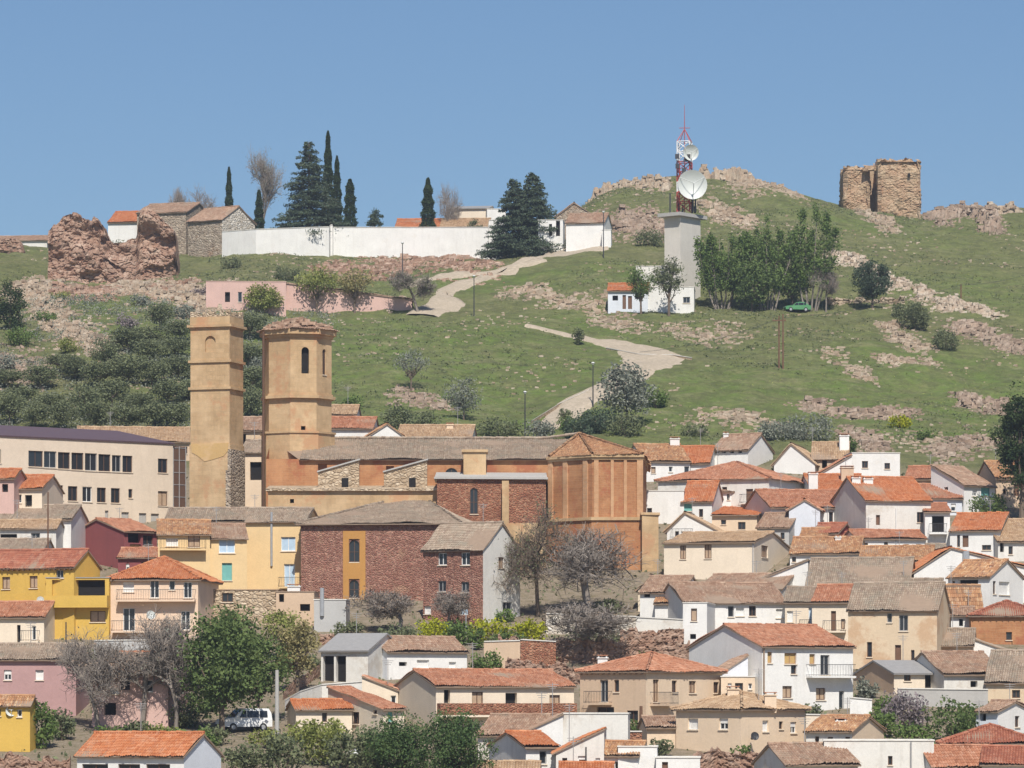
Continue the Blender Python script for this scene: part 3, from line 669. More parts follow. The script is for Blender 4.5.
# --- upper right, under the hill
h('white house with brown tiled roof and dark vents, topmost at the hill foot', 712, 748, 449, 470, -28, 773, ridge=435, win=[(715,450,719,453,'k'),(722,450,726,453,'k'),(730,450,734,453,'k'),(738,450,742,453,'k')], ch=[(720,432)])
h('white house with one broad blank gable below the vented topmost house', 774, 815, 463, 475, -12, None, 12, 'gy', 444, apx=791, rm='tanroof', win=[])
h('tan house with tall white corner chimney at the hill foot', 812, 848, 458, 474, -6, None, 7, 'gx', 443, 'tan', 'tanroof', win=[(822,458,827,468,'k')], ch=[(844,434,.3,1.1)])
h('white block house with two small square windows and flat roof', 852, 900, 453, 484, 4, None, 7, 'flat', win=[(862,461,868,468,'g'),(884.5,463,890,469,'g')])
h('white lean-to wing sloping down beside the flat white block', 822, 852, 472, 486, 4, None, 6, 'slantr', 455, rm='terracotta')
h('low orange roofed house just right of the church apse roof', 668, 709, 463, 480, -8, None, None, 'gx', 447, rm='orange', ch=[(670,437,.4,1.1)])
h('white cottage with weathered brown roof tucked behind the apse', 645, 690, 461, 482, 10, None, None, 'gx', 445, rm='mixroof')
h('long white hall with wide hipped terracotta roof and one balcony door', 658, 769, 478, 512, -24, 812, None, 'hip', 463, 'white_old', 'terracotta', win=[(746,489,753,503,'d'),(722,487,727,496,'g')], side='white', bal=[(742,757,503)], sag=.1)
h('white house with orange roof and teal window beside the apse', 682, 712, 501, 525, -10, 724, None, 'gx', 482, rm='orange', win=[(684,504,692,511,'t'),(699,509,703,517,'g')])
h('blank white flat topped block touching the apse buttress', 644, 684, 491, 524, -4, None, 5, 'flat', win=[(647,508,652,514,'g')])
h('small white house with low roof and three dark windows', 704, 733, 491, 510, 12, 682, None, 'gx', 485, rm='brownroof', win=[(719,494,723,502,'k'),(727,494,730,500,'g')], sw=[(690,488,694,495,'g'),(698,492,704,497,'g')])
h('cream house with bright orange roof and two small windows', 712, 757, 515, 536, -8, 790, None, 'gx', 503, 'cream', 'orange', win=[(721,520,726,524.5,'g'),(738,522,745.5,529.5,'g')])
h('grey walled shed house with faded roof between orange roof and pale gable', 757, 789, 527, 546, -15, None, None, 'gx', 514, 'grey_plaster', 'brownroof', win=[(768,531,772,535,'k')])
h('white house with bluish white cross gable and long brown roof', 771, 866, 507, 536, 12, None, None, 'gx', 491, 'white', 'terracotta', win=[(829,512,833,522,'g'),(846,513,849,522,'g')], ch=[(813,472,.6,1.0)])
h('blank pale blue gable wing in front of the long brown roof', 789, 820, 509, 541, -6, None, 6, 'gy', 500, 'bluewhite', 'terracotta')
h('white house with three balcony windows under a lopsided tan gable', 667, 717, 530, 548, -10, None, 7, 'gy', 513, apx=685, rm='tanroof', win=[(675,525,679,538,'g'),(681,526,685,536,'w'),(687,525,691,538,'g'),(695.5,530,702,538,'g'),(705.5,529.5,712,534,'g')], bal=[(672,693,538)])
h('large cream house with three tall brown windows and tan ridge roof', 664, 754, 542, 582, -16, 790, None, 'gx', 533, 'pale_cream', 'tanroof', win=[(680,545.5,686,559,'r'),(704.5,544.5,711.5,558.5,'r')], sw=[(761.5,545,768,558,'r')], pipe=[(753,543,575,'galv')])
h('small dark red walled house with ragged roof', 811, 838, 533, 550, -20, None, None, 'gx', 524, 'red', 'redroof')
h('white cottage under a broad patchy roof below the red walled house', 790, 859, 553, 572, -9, None, None, 'gx', 538, 'white', 'mixroof', win=[(792,557,796,562,'g')], ch=[(838,535,.4,.6)])
h('orange roofed house hiding behind the tall white house with flat front', 812, 868, 490, 506, 4, None, None, 'gx', 475, 'white', 'orange', ch=[(847,466,.3,1.4)], chm='tan')
h('tall white house with patched grey front and wide orange roof', 866, 931, 500, 552, 14, None, None, 'gx', 478, 'white_old', 'orange', win=[(917,512,923.5,522.5,'g'),(876,515,880,525,'d')], ch=[(856,476,.4,.9),(868,477,.4,1.0)], pipe=[(896,508,535,'frame_white')])
h('low house with red roof half hidden beside the white block', 905, 932, 479, 492, -12, None, None, 'gx', 467, 'tan', 'terracotta')
h('white gabled house with green shutter beside a dark tree', 964, 995, 485, 515, 36, 931, None, 'shed', 466, 'white', 'brownroof', win=[(981,487.5,990,496,'t')], sw=[(944,486,948,490,'k')])
h('bluish grey house with low reddish roof between white gables', 920, 962, 498, 516, 6, None, None, 'gx', 485, 'bluewhite', 'terracotta', win=[(938,502,942,508,'k')])
h('narrow white house with laundry on its balcony and red roof', 925, 950, 512, 556, -4, 960, None, 'gx', 504, 'white', 'terracotta', win=[(932,516,944,532,'k'),(932,544,941,550,'g')], bal=[(929,947,533)])
h('white house with split orange roof and tall dark doorway', 950, 1000, 530, 560, -15, None, None, 'gx', 514, 'white', 'orange', win=[(957,535,960,547,'g'),(962.5,535.5,968.5,547,'d'),(982,545,991,550,'g')], ch=[(973,519,.3,.6)])
h('white house with tan roof at the edge beside the split orange roof', 998, 1040, 541, 562, 8, None, None, 'gx', 520, 'white_old', 'tanroof', win=[(1000,543,1004,552,'k')])
h('low row house with four tiny windows under a thin red roof', 857, 926, 538, 560, 12, None, None, 'gx', 531, 'white', 'terracotta', win=[(864,543,868,546,'g'),(884,542,888,546,'g'),(904,544,909,547,'g'),(916,544,921,548,'g')], pipe=[(896,538,552,'galv')])
h('dark red gable house at the end of the low row', 840, 857, 540, 556, -20, None, None, 'gx', 533, 'red', 'redroof')
h('old porch house with wooden posts and a deep dark loft', 859, 931, 561, 585, -9, None, None, 'gx', 547, 'white_old', 'mixroof', win=[(866,563,884,574,'o'),(892,563.5,921,574,'o')])
h('huge plain white gable wall with grey flue pipe', 914, 1045, 572, 604, 3, None, 10, 'gy', 548, 'white', 'orange', apx=951, pipe=[(966,551,561,'galv',.35)])
h('tan house with peeling wall at the edge above the green bushes', 996, 1040, 478, 508, 5, None, None, 'gx', 462, 'tan', 'mixroof', win=[(1014,484,1019,496,'d'),(1003,489,1006,494,'k')])
# --- right middle
h('white house with dark loggia and tiled gable below the huge gable wall', 948, 990, 576, 618, -34, 1023, None, 'gx', 561, 'white', 'mixroof', win=[(958,580,978,590,'k'),(952,581,955,586,'g')], sw=[(993,581,996,594,'g'),(999,581.5,1009.5,595,'b')], ch=[(992,565,.3,.4)])
h('old house with mottled terracotta roof and narrow tan gable', 924, 982, 610, 632, 18, 918, None, 'gx', 586, 'tan_old', 'mixroof', win=[(938,615,942,622,'g')])
h('hip roofed brown house with striped wall at the picture edge', 971, 1045, 615, 645, -5, None, None, 'hip', 602, 'sandbrick', 'redroof', win=[(1006,632,1012,640,'g')], rafters=True)
h('crumbling cottage with dark mossy roof', 937, 973, 645, 668, -8, None, None, 'gx', 630, 'tan_old', 'oldroof', win=[(945,650,949,658,'k')], sag=.14)
h('white shed with slanting top beside the mossy roof', 972, 1006, 650, 664, -5, None, 4, 'slant', 638, 'white', 'oldroof')
h('low white house with sagging old roof and one black window', 944, 1004, 674, 698, 14, None, None, 'gx', 653, 'white_old', 'brownroof', win=[(970.5,681,977.5,687,'k')], sag=.14)
h('old barn with broad brown roof at the edge above the white gable', 986, 1045, 682, 705, -12, None, None, 'gx', 652, 'tan_old', 'oldroof', win=[(1012,690,1020,698,'g')], sag=.14)
h('shed house with grey sheet roof and dark garage mouth', 894, 955, 673, 695, 18, 855, None, 'gx', 661, 'pale_cream', 'sheetroof', win=[(904,674,911,681,'g'),(925,674,948,688,'o')], side='tan')
h('weathered tan two storey house with flaking plaster', 848, 937, 609, 672, -14, 950, None, 'gx', 584, 'tan_old', 'oldroof', win=[(887,613,892,622.5,'G'),(899,615,908,631,'G'),(867,642,872,657,'g'),(895,645,901,660,'d'),(911,650,914.5,661,'g')], sag=.12)
h('house with sloping orange roof and brown balcony door joined to the flaking house', 812, 852, 602, 642, -12, None, None, 'gx', 586, 'pale_cream', 'terracotta', win=[(831,611,836,631,'d'),(841,619,845,629,'r')], bal=[(824,846,631)])
h('long old barn with grey lichen roof and little square loft opening', 806, 908, 588, 612, -10, None, None, 'gx', 559, 'tan_old', 'oldroof', win=[(836,589,842,596,'k')], sag=.14, ch=[(924,580,.5,.5)])
h('broad old roofed house behind the grey lichen barn', 870, 940, 598, 618, -8, None, None, 'gx', 580, 'tan', 'oldroof', sag=.12)
# --- centre right
h('whitewashed cottage with brown peaked gable beside the apse foot', 640, 682, 592, 622, -15, None, None, 'gx', 577, 'white', 'brownroof', win=[(670,607,677,617,'g'),(644,593,650,597,'k')], name='cottage')
h('small cream gable annex of the cottage by the apse foot', 638, 663, 588, 612, -6, None, 4, 'gy', 576, 'pale_cream', 'brownroof', apx=651)
h('long white row house with two tier lichen roof and many openings', 684, 786, 602, 634, 12, None, None, 'gx', 584, 'white', 'brownroof', win=[(691,608,697,621,'r'),(728,606,734,617,'G'),(736,608,744,616,'b'),(749,606,756,616,'g'),(776,609,784,618,'b')], sag=.12)
h('upper tier of the row, low house with wavy brown roof behind it', 702, 782, 588, 606, -20, None, None, 'gx', 575, 'white_old', 'brownroof', sag=.14)
h('small tall white box with two stacked dark windows at the row end', 683, 707, 603, 648, -8, 716, 4, 'flat', None, 'white', win=[(691,608.5,697,621,'r'),(690,634,696,639,'k')])
h('cream house with balcony door and red flower pots ending the row', 785, 824, 602, 636, -8, None, None, 'gx', 588, 'pale_cream', 'oldroof', win=[(808.5,607,817,629,'D'),(787,611,793,622,'b')], bal=[(800,822,630)])
h('white gable house above the long row with one small window', 765, 808, 577, 600, -10, 842, None, 'slantr', 560, 'white', 'oldroof', win=[(782,575,787,583.5,'g')], side='tan')
h('tall white house with clean orange roof, balcony and yellow blinds', 762, 853, 646, 716, 30, 689, None, 'gx', 626, 'white', 'terracotta', win=[(767.5,652,772,663,'y'),(784.5,653,796.5,664,'y'),(791,664.2,796.5,674,'g'),(809.5,654,815,664,'y'),(820.5,655,829.5,675,'G'),(782.5,686,792,698,'r'),(816,688,825.5,700,'r'),(839,691,844,711,'G')], bal=[(806,850,676)], pipe=[(764,648,692,'soffit',.07)], sw=[])
h('tan corner house with hipped red roof and two small balconies', 580, 646, 671, 730, -38, 722, None, 'hip', 654, 'tan', 'terracotta', win=[(600,680,608,702,'G'),(614,680,619,692,'g'),(597,707,614,714,'g'),(627,710.5,638,722,'g')], sw=[(653,679.5,659,702,'r'),(672,680.5,677,692.5,'g'),(689,681,696,693,'r'),(713.6,682,719,693,'g')], bal=[(590,612,703),(650,670,704,'s')], side='cream', ch=[(589,655,.25,.8)], rafters=True)  # tan front beside cream side: shade on the front put into its colour
h('cream flat annex joining the corner house to the white orange roofed house', 721, 755, 677, 720, -3, None, 5, 'flat', None, 'cream', win=[(735,683,743,692,'g')])
h('white lean-to with slanting top against the orange roofed gable', 716, 748, 676, 696, 10, None, 3, 'slantr', 655, 'bluewhite', 'brownroof', win=[(738,659,744,667,'k')], Y0=330, name='shed', cat='shed')  # blue-white stands for white in shadow, shade put into the wall colour
h('low cream house with pale tiled roof and white window blinds', 676, 741, 709, 756, -42, 805, None, 'hip', 693, 'cream', 'tanroof', win=[(688,718.5,698,729.5,'b'),(719,718.5,728,729.5,'h')], sw=[(762.5,720.5,768.5,731.5,'b'),(779,721.5,783,729,'g'),(790.5,722,796.5,733,'h')], ch=[(733,686,.4,.9),(789,692,.5,.9)], chm='cream')
h('tan shed with tiny roof tucked under the corner house balcony', 647, 677, 727, 748, 6, None, None, 'gx', 718, 'cream', 'brownroof', name='shed', cat='shed')
# --- right front
h('cream house with old tan roof and twin chimneys at the front', 806, 852, 731, 756, -24, 884, None, 'gx', 717, 'white_old', 'mixroof', side='cream', ch=[(841,718,.3,.8)])
h('long white yard building with flat top and one small window', 824, 934, 741, 790, -4, None, 6, 'flat', None, 'white_old', win=[(888,756,892.5,765,'g')], pipe=[(911,742,768,'frame_grey',.06)])
h('house with hipped dark red roof at the front edge', 942, 1040, 743, 776, -6, None, None, 'hip', 726, 'white', 'redroof', win=[(962,748,966,755,'g'),(1008,746,1013,752,'g')])
h('yellow walled house with red roof and white gable at the front', 932, 998, 765, 792, 16, 912, None, 'gx', 747, 'yellow', 'terracotta', side='white')
h('white gabled house with brown roof below the old barn', 976, 998, 711, 742, -38, 1032, None, 'gx', 702, 'bluewhite', 'brownroof', side='white', win=[(980,714,986,721,'k')], sw=[(1015,716,1019.5,727,'g')])
h('front corner house with red roof edge cut by the picture', 982, 1050, 764, 796, -9, None, None, 'gx', 748, 'white', 'redroof')
h('white house with low brown roof at the bottom beside the rubble wall', 786, 858, 764, 796, 14, None, None, 'gx', 745, 'white_old', 'brownroof', win=[(801,762,805,767,'k')])
# --- bottom centre
h('white house with bright orange roof and one shuttered window at the bottom', 526, 558, 747, 786, 14, 489, None, 'gx', 733, 'white', 'orange', win=[(539.5,751,546.5,764,'G')])
h('pale gabled wing of the bright orange roofed house', 556, 604, 752, 790, -3, None, 6, 'slantr', 729, 'white_old', 'orange', win=[(578,756,586,764,'h')])
h('blank white grey wall building with flat top below the corner house', 562, 628, 714, 768, -3, None, 7, 'flat', None, 'white_old')
h('white building with sloping top stuck to the blank grey wall building', 528, 563, 730, 768, -3, None, 7, 'slantr', 714, 'white', 'brownroof')
h('tiny white house with hipped tile roof by the tall flue', 598, 638, 755, 790, -12, None, None, 'gx', 743, 'white', 'mixroof', win=[(615,762,620,769,'k')])
h('white yard block with flat top beside the tiny hipped house', 618, 657, 747, 790, -3, None, 4, 'flat', None, 'white')
h('white garden wall building with flat top under the round bush', 656, 700, 758, 792, -3, None, 4, 'flat', None, 'white', win=[(662,762,668,770,'d')])
h('orange roof strip of a house cut by the bottom edge', 560, 612, 775, 798, -2, None, None, 'gx', 764, 'white', 'orange')
h('tan roof strip of a house cut by the bottom edge beside the dark pines', 446, 538, 775, 798, -2, None, None, 'gx', 763, 'white', 'tanroof')
h('low house with weathered brown roof under the red brick parapet', 478, 548, 735, 762, -15, None, None, 'gx', 716, 'white_old', 'brownroof')
# --- centre, under the church
h('white house with wavy brown roof above the cream row house', 387, 467, 651, 680, 26, 361, None, 'gx', 638, 'white', 'brownroof', win=[(399,662,407,666,'k'),(417,660,429,668,'b'),(449,662,456,668,'b')], sag=.16, side='bluewhite')  # side is white too; its blue shade is put into the colour
h('long cream row house with red brick parapet terrace and pale gable', 436, 574, 686, 730, 20, 394, None, 'gx', 671, 'pale_cream', 'terracotta', win=[(444,690,450,703,'k'),(472,692,483,704.5,'r'),(505.5,693,517,706,'k'),(549.5,695,560,707,'r')], bal=[(437,573,715,'f','redbrick')])
h('cream house with long slanting orange roof and blue door', 383, 404, 709, 740, 30, 328, None, 'shed', 687, 'pale_cream', 'terracotta', win=[(388,712,393,722,'t')], sw=[(352,712,359,724,'g'),(373,709,377,714,'g')])
h('pale gable house wedged between wavy roof house and cream row house', 362, 398, 690, 715, 0, None, 6, 'slant', 676, 'pale_cream', 'terracotta')
h('small cream shed with short orange roof among the olive shrubs', 296, 352, 709, 735, 12, None, None, 'gx', 701, 'pale_cream', 'orange', win=[(322,713,327,722,'g')], name='shed', cat='shed')
h('porch house with white posts and grey sheet roof', 321, 368, 650, 684, -20, None, None, 'gx', 634, 'white_old', 'sheetroof', win=[(323,656,334,682,'o'),(336,656,346,682,'o')])
# --- left
h('pale yellow house with blue curtained windows and long old roof', 246, 305, 521, 592, -8, None, None, 'gx', 509, 'paleyellow', 'oldroof', win=[(281,537,295.5,551,'B'),(284,564,295,587,'D')], bal=[(280,301,587)], pipe=[(271.5,512,566,'galv',.12)], sag=.1)
h('yellow bay house with teal framed windows under a brown eave', 208, 247, 538, 604, 8, None, None, 'gx', 525, 'paleyellow', 'brownroof', win=[(219,539.5,235,553,'B'),(222,563,232,580.5,'t')])
h('cream house with red lattice balcony and patchy roof', 158, 210, 534, 606, 5, None, None, 'gx', 521, 'paleyellow', 'mixroof', win=[(188,535,200,547,'r'),(166,538,178,546,'b')], bal=[(160,206,549)])
h('tall tan stone basement house under the yellow bay', 198, 278, 590, 625, -3, None, 5, 'flat', None, 'tanstone', 'tanroof', win=[(222,593,233,602,'g')])
h('dark terrace house with tiled chimney hood and railing', 276, 314, 592, 626, -4, None, 4, 'flat', None, 'tan', 'soffit', win=[(279,594,284,602,'k'),(300,604,310,611,'k')], ch=[(294,585,.4,1.2)])
h('dark red house with recessed balcony under an orange red roof', 124, 157, 531, 570, 42, 71, None, 'gx', 520, 'darkred', 'terracotta', win=[(128,533,141,543,'k'),(130,544,141,550,'y'),(143,535,153,546,'g')])
h('low dark red wing with teal shutter', 118, 183, 557, 585, -4, None, None, 'gx', 549, 'darkred', 'terracotta', win=[(178,559,184,570,'t')])
h('bright yellow house with red roof and three brown windows', -24, 74, 566, 640, -22, 100, None, 'gx', 551, 'yellow', 'redroof', win=[(2,577,10,589,'r'),(29.5,576,37.5,588,'r'),(56,570,63.5,578,'G')], rafters=True)
h('bright yellow house with deep dark terrace recess overhanging the street', 46, 109, 578, 640, -6, 117, 6, 'flat', None, 'yellow', 'sheetroof', win=[(52,580,105,597,'o'),(90,611,105.5,622,'r'),(48.5,613,54,624,'r')], bal=[(46,109,606,'f','yellow')])  # dark pane across the terrace paints the shade of the recess
h('peach house with hipped orange roof, long balconies and mauve window frames', 108, 198, 579, 640, -5, None, None, 'hip', 558, 'peach', 'orange', win=[(123,582,134,592,'b'),(150,580,159,598,'w'),(169,580.5,175,590,'w'),(183.5,582,192,598,'w'),(123,608,135,631,'w'),(181,611,190,630,'w')], bal=[(118,196,600),(113,184,631)])
h('cream cottage with brown roof in front of the yellow house', -20, 44, 617, 648, -5, None, None, 'gx', 603, 'pale_cream', 'terracotta', win=[(17,625,20.5,644,'k'),(32,626,36,640,'w')], bal=[(22,40,641)], name='cottage')
h('dusty pink house with old tan roof and two white blinds', -20, 76, 659, 716, -3, None, None, 'gx', 645, 'pink', 'oldroof', win=[(4,670,11.5,680,'h'),(35.5,670,43.5,680,'b')], sag=.12)
h('mauve pink house seen through the bare trees', 92, 168, 673, 728, -6, None, None, 'gx', 655, 'palepink', 'brownroof', win=[(104,703,116,715,'k'),(120,678,130,690,'k'),(146,680,153,692,'w'),(110,688,119,694,'b')])
h('low house with orange roof patch behind the bare trees', 107, 146, 668, 690, -4, None, None, 'gx', 653, 'palepink', 'orange')
h('small yellow house with tile eave at the lower left edge', -14, 30, 704, 752, -8, 36, 5, 'gx', 697, 'yellow', 'mixroof')
h('white garage house with orange roof and pale gable at the bottom', 77, 184, 755, 792, -26, 221, None, 'gx', 734, 'white', 'orange', win=[(82,764,108,776,'g'),(118,764,140,776,'g'),(146,764,170,776,'g')], side='bluewhite')
h('white low house with grey tiled roof below the school', -6, 71, 519, 555, -5, None, None, 'gx', 506, 'white', 'oldroof', win=[(45,538,61,546,'k')], Y0=409)
h('white house with tan porch roof and dark openings below the school', -18, 56, 528, 556, -4, None, None, 'gx', 521, 'white_old', 'tanroof', win=[(0,534,17,541,'k'),(31,533,40,545,'G')], Y0=405)
h('low grey tiled house edge behind the yellow house', -18, 42, 552, 572, -4, None, None, 'gx', 540, 'white_old', 'oldroof', Y0=397)
h('small cream house with orange roof by the school wall, cut by the edge', -22, 14, 478, 520, -6, None, None, 'gx', 470, 'palepink', 'orange', win=[(2,484,8,492,'k')], Y0=411)
h('small pinkish house with sloping orange roof by the school wall', 10, 42, 488, 520, -8, None, None, 'gx', 476, 'pale_cream', 'orange', win=[(25,495,32,507,'k')], Y0=413)
h('old house with weathered tan roof behind the school', 78, 190, 441, 452, 6, None, None, 'gx', 428, 'tan', 'tanroof', Y0=472)
# behind the church
h('white gabled house with long pale roof behind the church nave', 362, 410, 440, 458, 10, None, 7, 'gy', 424, 'white', 'mixroof', apx=387, Y0=455)
h('house with pale tiled roof and cream chimney behind the nave', 396, 470, 441, 456, -4, None, None, 'gx', 426, 'white_old', 'tanroof', Y0=462, ch=[(450,423,.4,.8)], chm='cream')
h('small white house with brown lean roof beside the octagonal tower', 328, 372, 428, 456, -4, None, None, 'gx', 418, 'white', 'terracotta', Y0=458)
h('white upper cottage beside the octagonal tower', 328, 356, 414, 430, -4, None, 5, 'gx', 406, 'white', 'tanroof', Y0=464, name='cottage')
h('old brown roofed house between the square tower and octagonal tower', 236, 268, 430, 470, -6, None, None, 'gx', 418, 'tan_old', 'brownroof', Y0=452, win=[(240,434,246,446,'k')])
h('cream house with dark door between the two towers', 240, 268, 452, 500, -6, None, None, 'gx', 441, 'cream', 'oldroof', Y0=446, win=[(250,462,262,480,'k')])
# small in-between houses of the right town
h('small porch house with brown roof in front of the peaked cottage', 655, 684, 603, 624, -10, None, None, 'gx', 592, 'white', 'mixroof', win=[(671,608,677,618,'g')])
h('narrow white house with brown roof below the dark loggia house', 951, 973, 615, 634, -8, None, None, 'gx', 608, 'white', 'brownroof', win=[(959,619,963,626,'k')])
h('small white house with grey roof squeezed beside the tall patched front', 932, 950, 552, 568, 8, None, None, 'gx', 545, 'white', 'oldroof', win=[(938,556,942,561,'k')])
h('low white house with mottled roof below the blue cross gable', 800, 826, 538, 552, -10, None, None, 'gx', 529, 'white', 'mixroof', win=[(806,541,810,547,'g')])
h('white lean roofed house just above the grey sheet roof shed', 938, 962, 664, 680, -10, None, None, 'gx', 656, 'white_old', 'mixroof', win=[(946,668,950,674,'k')])
def stones(b, C, S, rg, mi=0, tv=None, rot=None):
    C = np.asarray(C, float); n = len(C); S = np.broadcast_to(np.asarray(S, float), (n,3))
    base = np.array([(-1,-1,-1),(1,-1,-1),(1,1,-1),(-1,1,-1),(-1,-1,1),(1,-1,1),(1,1,1),(-1,1,1)], float)*.5
    V = base[None]*(1+rg.uniform(-.28,.28,(n,8,3)))*S[:,None,:]
    a = rg.uniform(-.35,.35,n) if rot is None else rg.uniform(-rot,rot,n); ca, sa = np.cos(a)[:,None], np.sin(a)[:,None]
    V = np.stack([V[...,0]*ca-V[...,2]*sa*.5, V[...,1]+V[...,0]*sa*.3, V[...,2]+V[...,0]*sa*.5], -1)+C[:,None,:]
    F = np.array([[0,3,2,1],[4,5,6,7],[0,1,5,4],[1,2,6,5],[2,3,7,6],[3,0,4,7]])[None]+8*np.arange(n)[:,None,None]
    t_ = rg.uniform(0,1,n) if tv is None else tv
    b.add(V.reshape(-1,3), F.reshape(-1,4), mi, np.repeat(t_, 6))

# ------------------------------------------------------------------ school, church, towers
house('long cream school building with purple roof and a ribbon of windows', -60, 173, 433, 530, 37, None, 12, 'shed', 426, 'school', 'metalroof', Y0=423, name='school', cat='school', group=None, ov=.15,
      win=[(28.5,450.5,43,467,'g'),(44,451,56.5,468,'G'),(58,452,70,469,'g'),(71.5,452.5,83.5,470,'g'),(85,453,97,471,'G'),(98.5,454,110.5,471.5,'g'),(112,455,121,472,'G'),(122.5,455.5,132.5,472.5,'g'),(158,458.5,167.5,473,'g'),(-8,449,1,463,'g'),
           (42,484,49.5,499.5,'w'),(54,485,63,500,'g'),(68,486,77.5,501,'g'),(82.5,486.5,92,502,'w'),(97,487.5,106,502.5,'g'),(111,488,120,503,'g'),(128.5,489,132.5,498,'g'),(158,491,167.5,506,'r'),
           (105,510.5,108.5,520,'e'),(121.5,512,129,522,'e'),(139,513,146.5,524,'e'),(151,513.5,159,524,'e')])
hs = H[0]; root = hs['root']; b = MB()      # glazed stair tower on the school's end
P = on_plane(173.8, 450, hs['A'], hs['n']); Q = on_plane(187, 450, hs['A'], hs['n']); zt = (HZ-446)/FPX*P[1]; zb_ = hs['zb']
P2 = P[:2]+hs['q']*.25; Q2 = Q[:2]+hs['q']*.25; uu = (Q2-P2)/np.linalg.norm(Q2-P2); Lq = np.linalg.norm(Q2-P2)
b.obox(P2, uu, hs['n'], 0, Lq, -4, 0, zb_, zt); b.build('stair_glazing', MATS['frame_brown'], root); b = MB()
for k in range(6): b.obox(P2, uu, hs['n'], .0, Lq, .0, .06, zt-.15-k*1.35-.06, zt-.15-k*1.35)
for s in (0, Lq*.45, Lq-.1): b.obox(P2, uu, hs['n'], s, s+.09, .061, .1, zb_, zt)
b.build('glazing_bars', MATS['frame_grey'], root)
b = MB()                                     # lower white plinth storey, set a little proud
# ---- church
XY = lambda px, Y: np.array(((px-512)/FPX*Y, Y)); zz = lambda py, Y: (HZ-py)/FPX*Y
cY = 420.; c0 = XY(264, cY); 
church = thing('church', 'large sandstone church with brick apse, long grey brown roof and octagonal bell tower', 'church', (c0[0], c0[1], hgt(c0[0], 395)-1))
zg = hgt(XY(560,400)[0], 392)-3
ze = zz(459, cY); zr = 28.1; yr = 430.
b = MB(); nL = XY(266, cY); nR = XY(549, cY)
facet(b, nL, nR, zg, ze, [(318,464,327,487,'k'),(386,466,394,487,'k'),(445,468,458,479,'a')], church)
b.prism([(nL[0],cY+.4),(nR[0]+9,cY+.4),(nR[0]+9,yr+10),(nL[0],yr+10)], zg, ze-.05, 0)
b.poly([(nL[0],cY,ze),(nL[0],yr,zr),(nL[0],yr+10,ze)]); b.build('nave_wall', [MATS['sandbrick']], church)
apx_ = np.array((*XY(579, yr), 28.6)); apse = [XY(549, 416.5), XY(592.5, 412), XY(643, 412), XY(646.5, 426), XY(646, 441)]
def tri_roof(b, P, Q, T, seed, mi=0, over=.4):
    P = np.array((*P[:2], P[2] if len(P) > 2 else ze), float); Q = np.array((*Q[:2], Q[2] if len(Q) > 2 else ze), float)
    u3 = (Q-P); L = np.linalg.norm(u3); u3 /= L; out_ = np.array((u3[1], -u3[0], 0)); t0 = float((T-P)@u3); t0 = min(max(t0, .02*L), .98*L)
    foot = P+u3*t0; s = T-foot; sl = np.linalg.norm(s); s /= sl; P2 = P-s*over; sl += over
    tile_field(b, P2, u3, s, L, lambda x: np.clip(np.minimum(x/t0, (L-x)/(L-t0)), .0, 1)*(sl-over)+over, seed=seed, sag=.06, mi=mi)
    nn = np.cross(u3, s); b.poly([P-nn*.12, Q-nn*.12, T-nn*.12], 1)
b = MB(); rs = np.array((0, yr-cY+.4, zr-ze)); sl = np.linalg.norm(rs); rs /= sl; rL = XY(300, cY); x580 = apx_[0]-rL[0]; Lr = nR[0]-nL[0]
tile_field(b, (rL[0], cY-.4, ze-.05), (1,0,0), rs, x580+.01, lambda x: np.where(x < Lr, sl, sl), seed=5, sag=.1)
b.poly([(rL[0],cY-.4,ze-.15),(apx_[0],cY-.4,ze-.15),(apx_[0],yr,zr-.1),(nL[0],yr,zr-.1)], 1); b.poly([(nL[0],yr+10,ze),(apx_[0],yr+10,ze),(apx_[0],yr,zr),(nL[0],yr,zr)], 1)
ridge_cap(b, (rL[0],yr,zr+.1), (apx_[0]-3.5,yr,zr+.1), .16); ridge_cap(b, (apx_[0]-3.5,yr,zr+.1), apx_+np.array((0,0,.1)), .16)
b.build('nave_roof', [MATS['oldroof'], MATS['soffit']], church)
b = MB()
for i in range(4): tri_roof(b, apse[i], apse[i+1], apx_, 20+i, over=.5); ridge_cap(b, np.array((*apse[i], ze+.1)), apx_+np.array((0,0,.12)), .15, seed=i)
b.build('apse_roof', [MATS['mixroof'], MATS['soffit']], church)
b = MB(); zs = zz(518, 411)
def grow(poly, d):
    c = np.mean(poly, axis=0); return [p+(p-c)/np.linalg.norm(p-c)*d for p in poly]
lowp = grow(apse, .35)
for i in range(4):
    facet(b, apse[i], apse[i+1], zs-.2, ze, (), None, 0)
b.build('apse_wall', [MATS['sandbrick']], church)
b = MB()
for i in range(4):
    facet(b, lowp[i], lowp[i+1], zg, zs, [(608,569,620,587,'b'),(607,598,624,614,'o'),(562,570,570,584,'k')] if i == 1 else (), church, 0)
b.prism(lowp, zs-.05, zs, 0)
b.build('apse_base', [MATS['sandbrick']], church)
b = MB()
for poly, z0_, z1_, gr in ((apse, ze-.55, ze-.3, .22), (apse, ze-.3, ze-.02, .4), (lowp, zs-.2, zs+.12, .2)):
    g_ = grow(poly, gr); b.prism(g_, z0_, z1_, 0, True, True)
b.build('cornice', MATS['sandstone'], church)
b = MB()
for i, fr in ((0,(.0,.10)),(0,(.34,.44)),(0,(.80,.90)),(1,(.03,.12)),(1,(.36,.42)),(1,(.62,.68)),(1,(.88,1.0))):
    P = apse[i]; Q = apse[i+1]; L = np.linalg.norm(Q-P); u_ = (Q-P)/L; n_ = np.array((u_[1],-u_[0])); b.obox(P, u_, n_, fr[0]*L, fr[1]*L, -.05, .16, zs+.12, ze-.55)
b.build('pilasters', MATS['palebrick'], church)
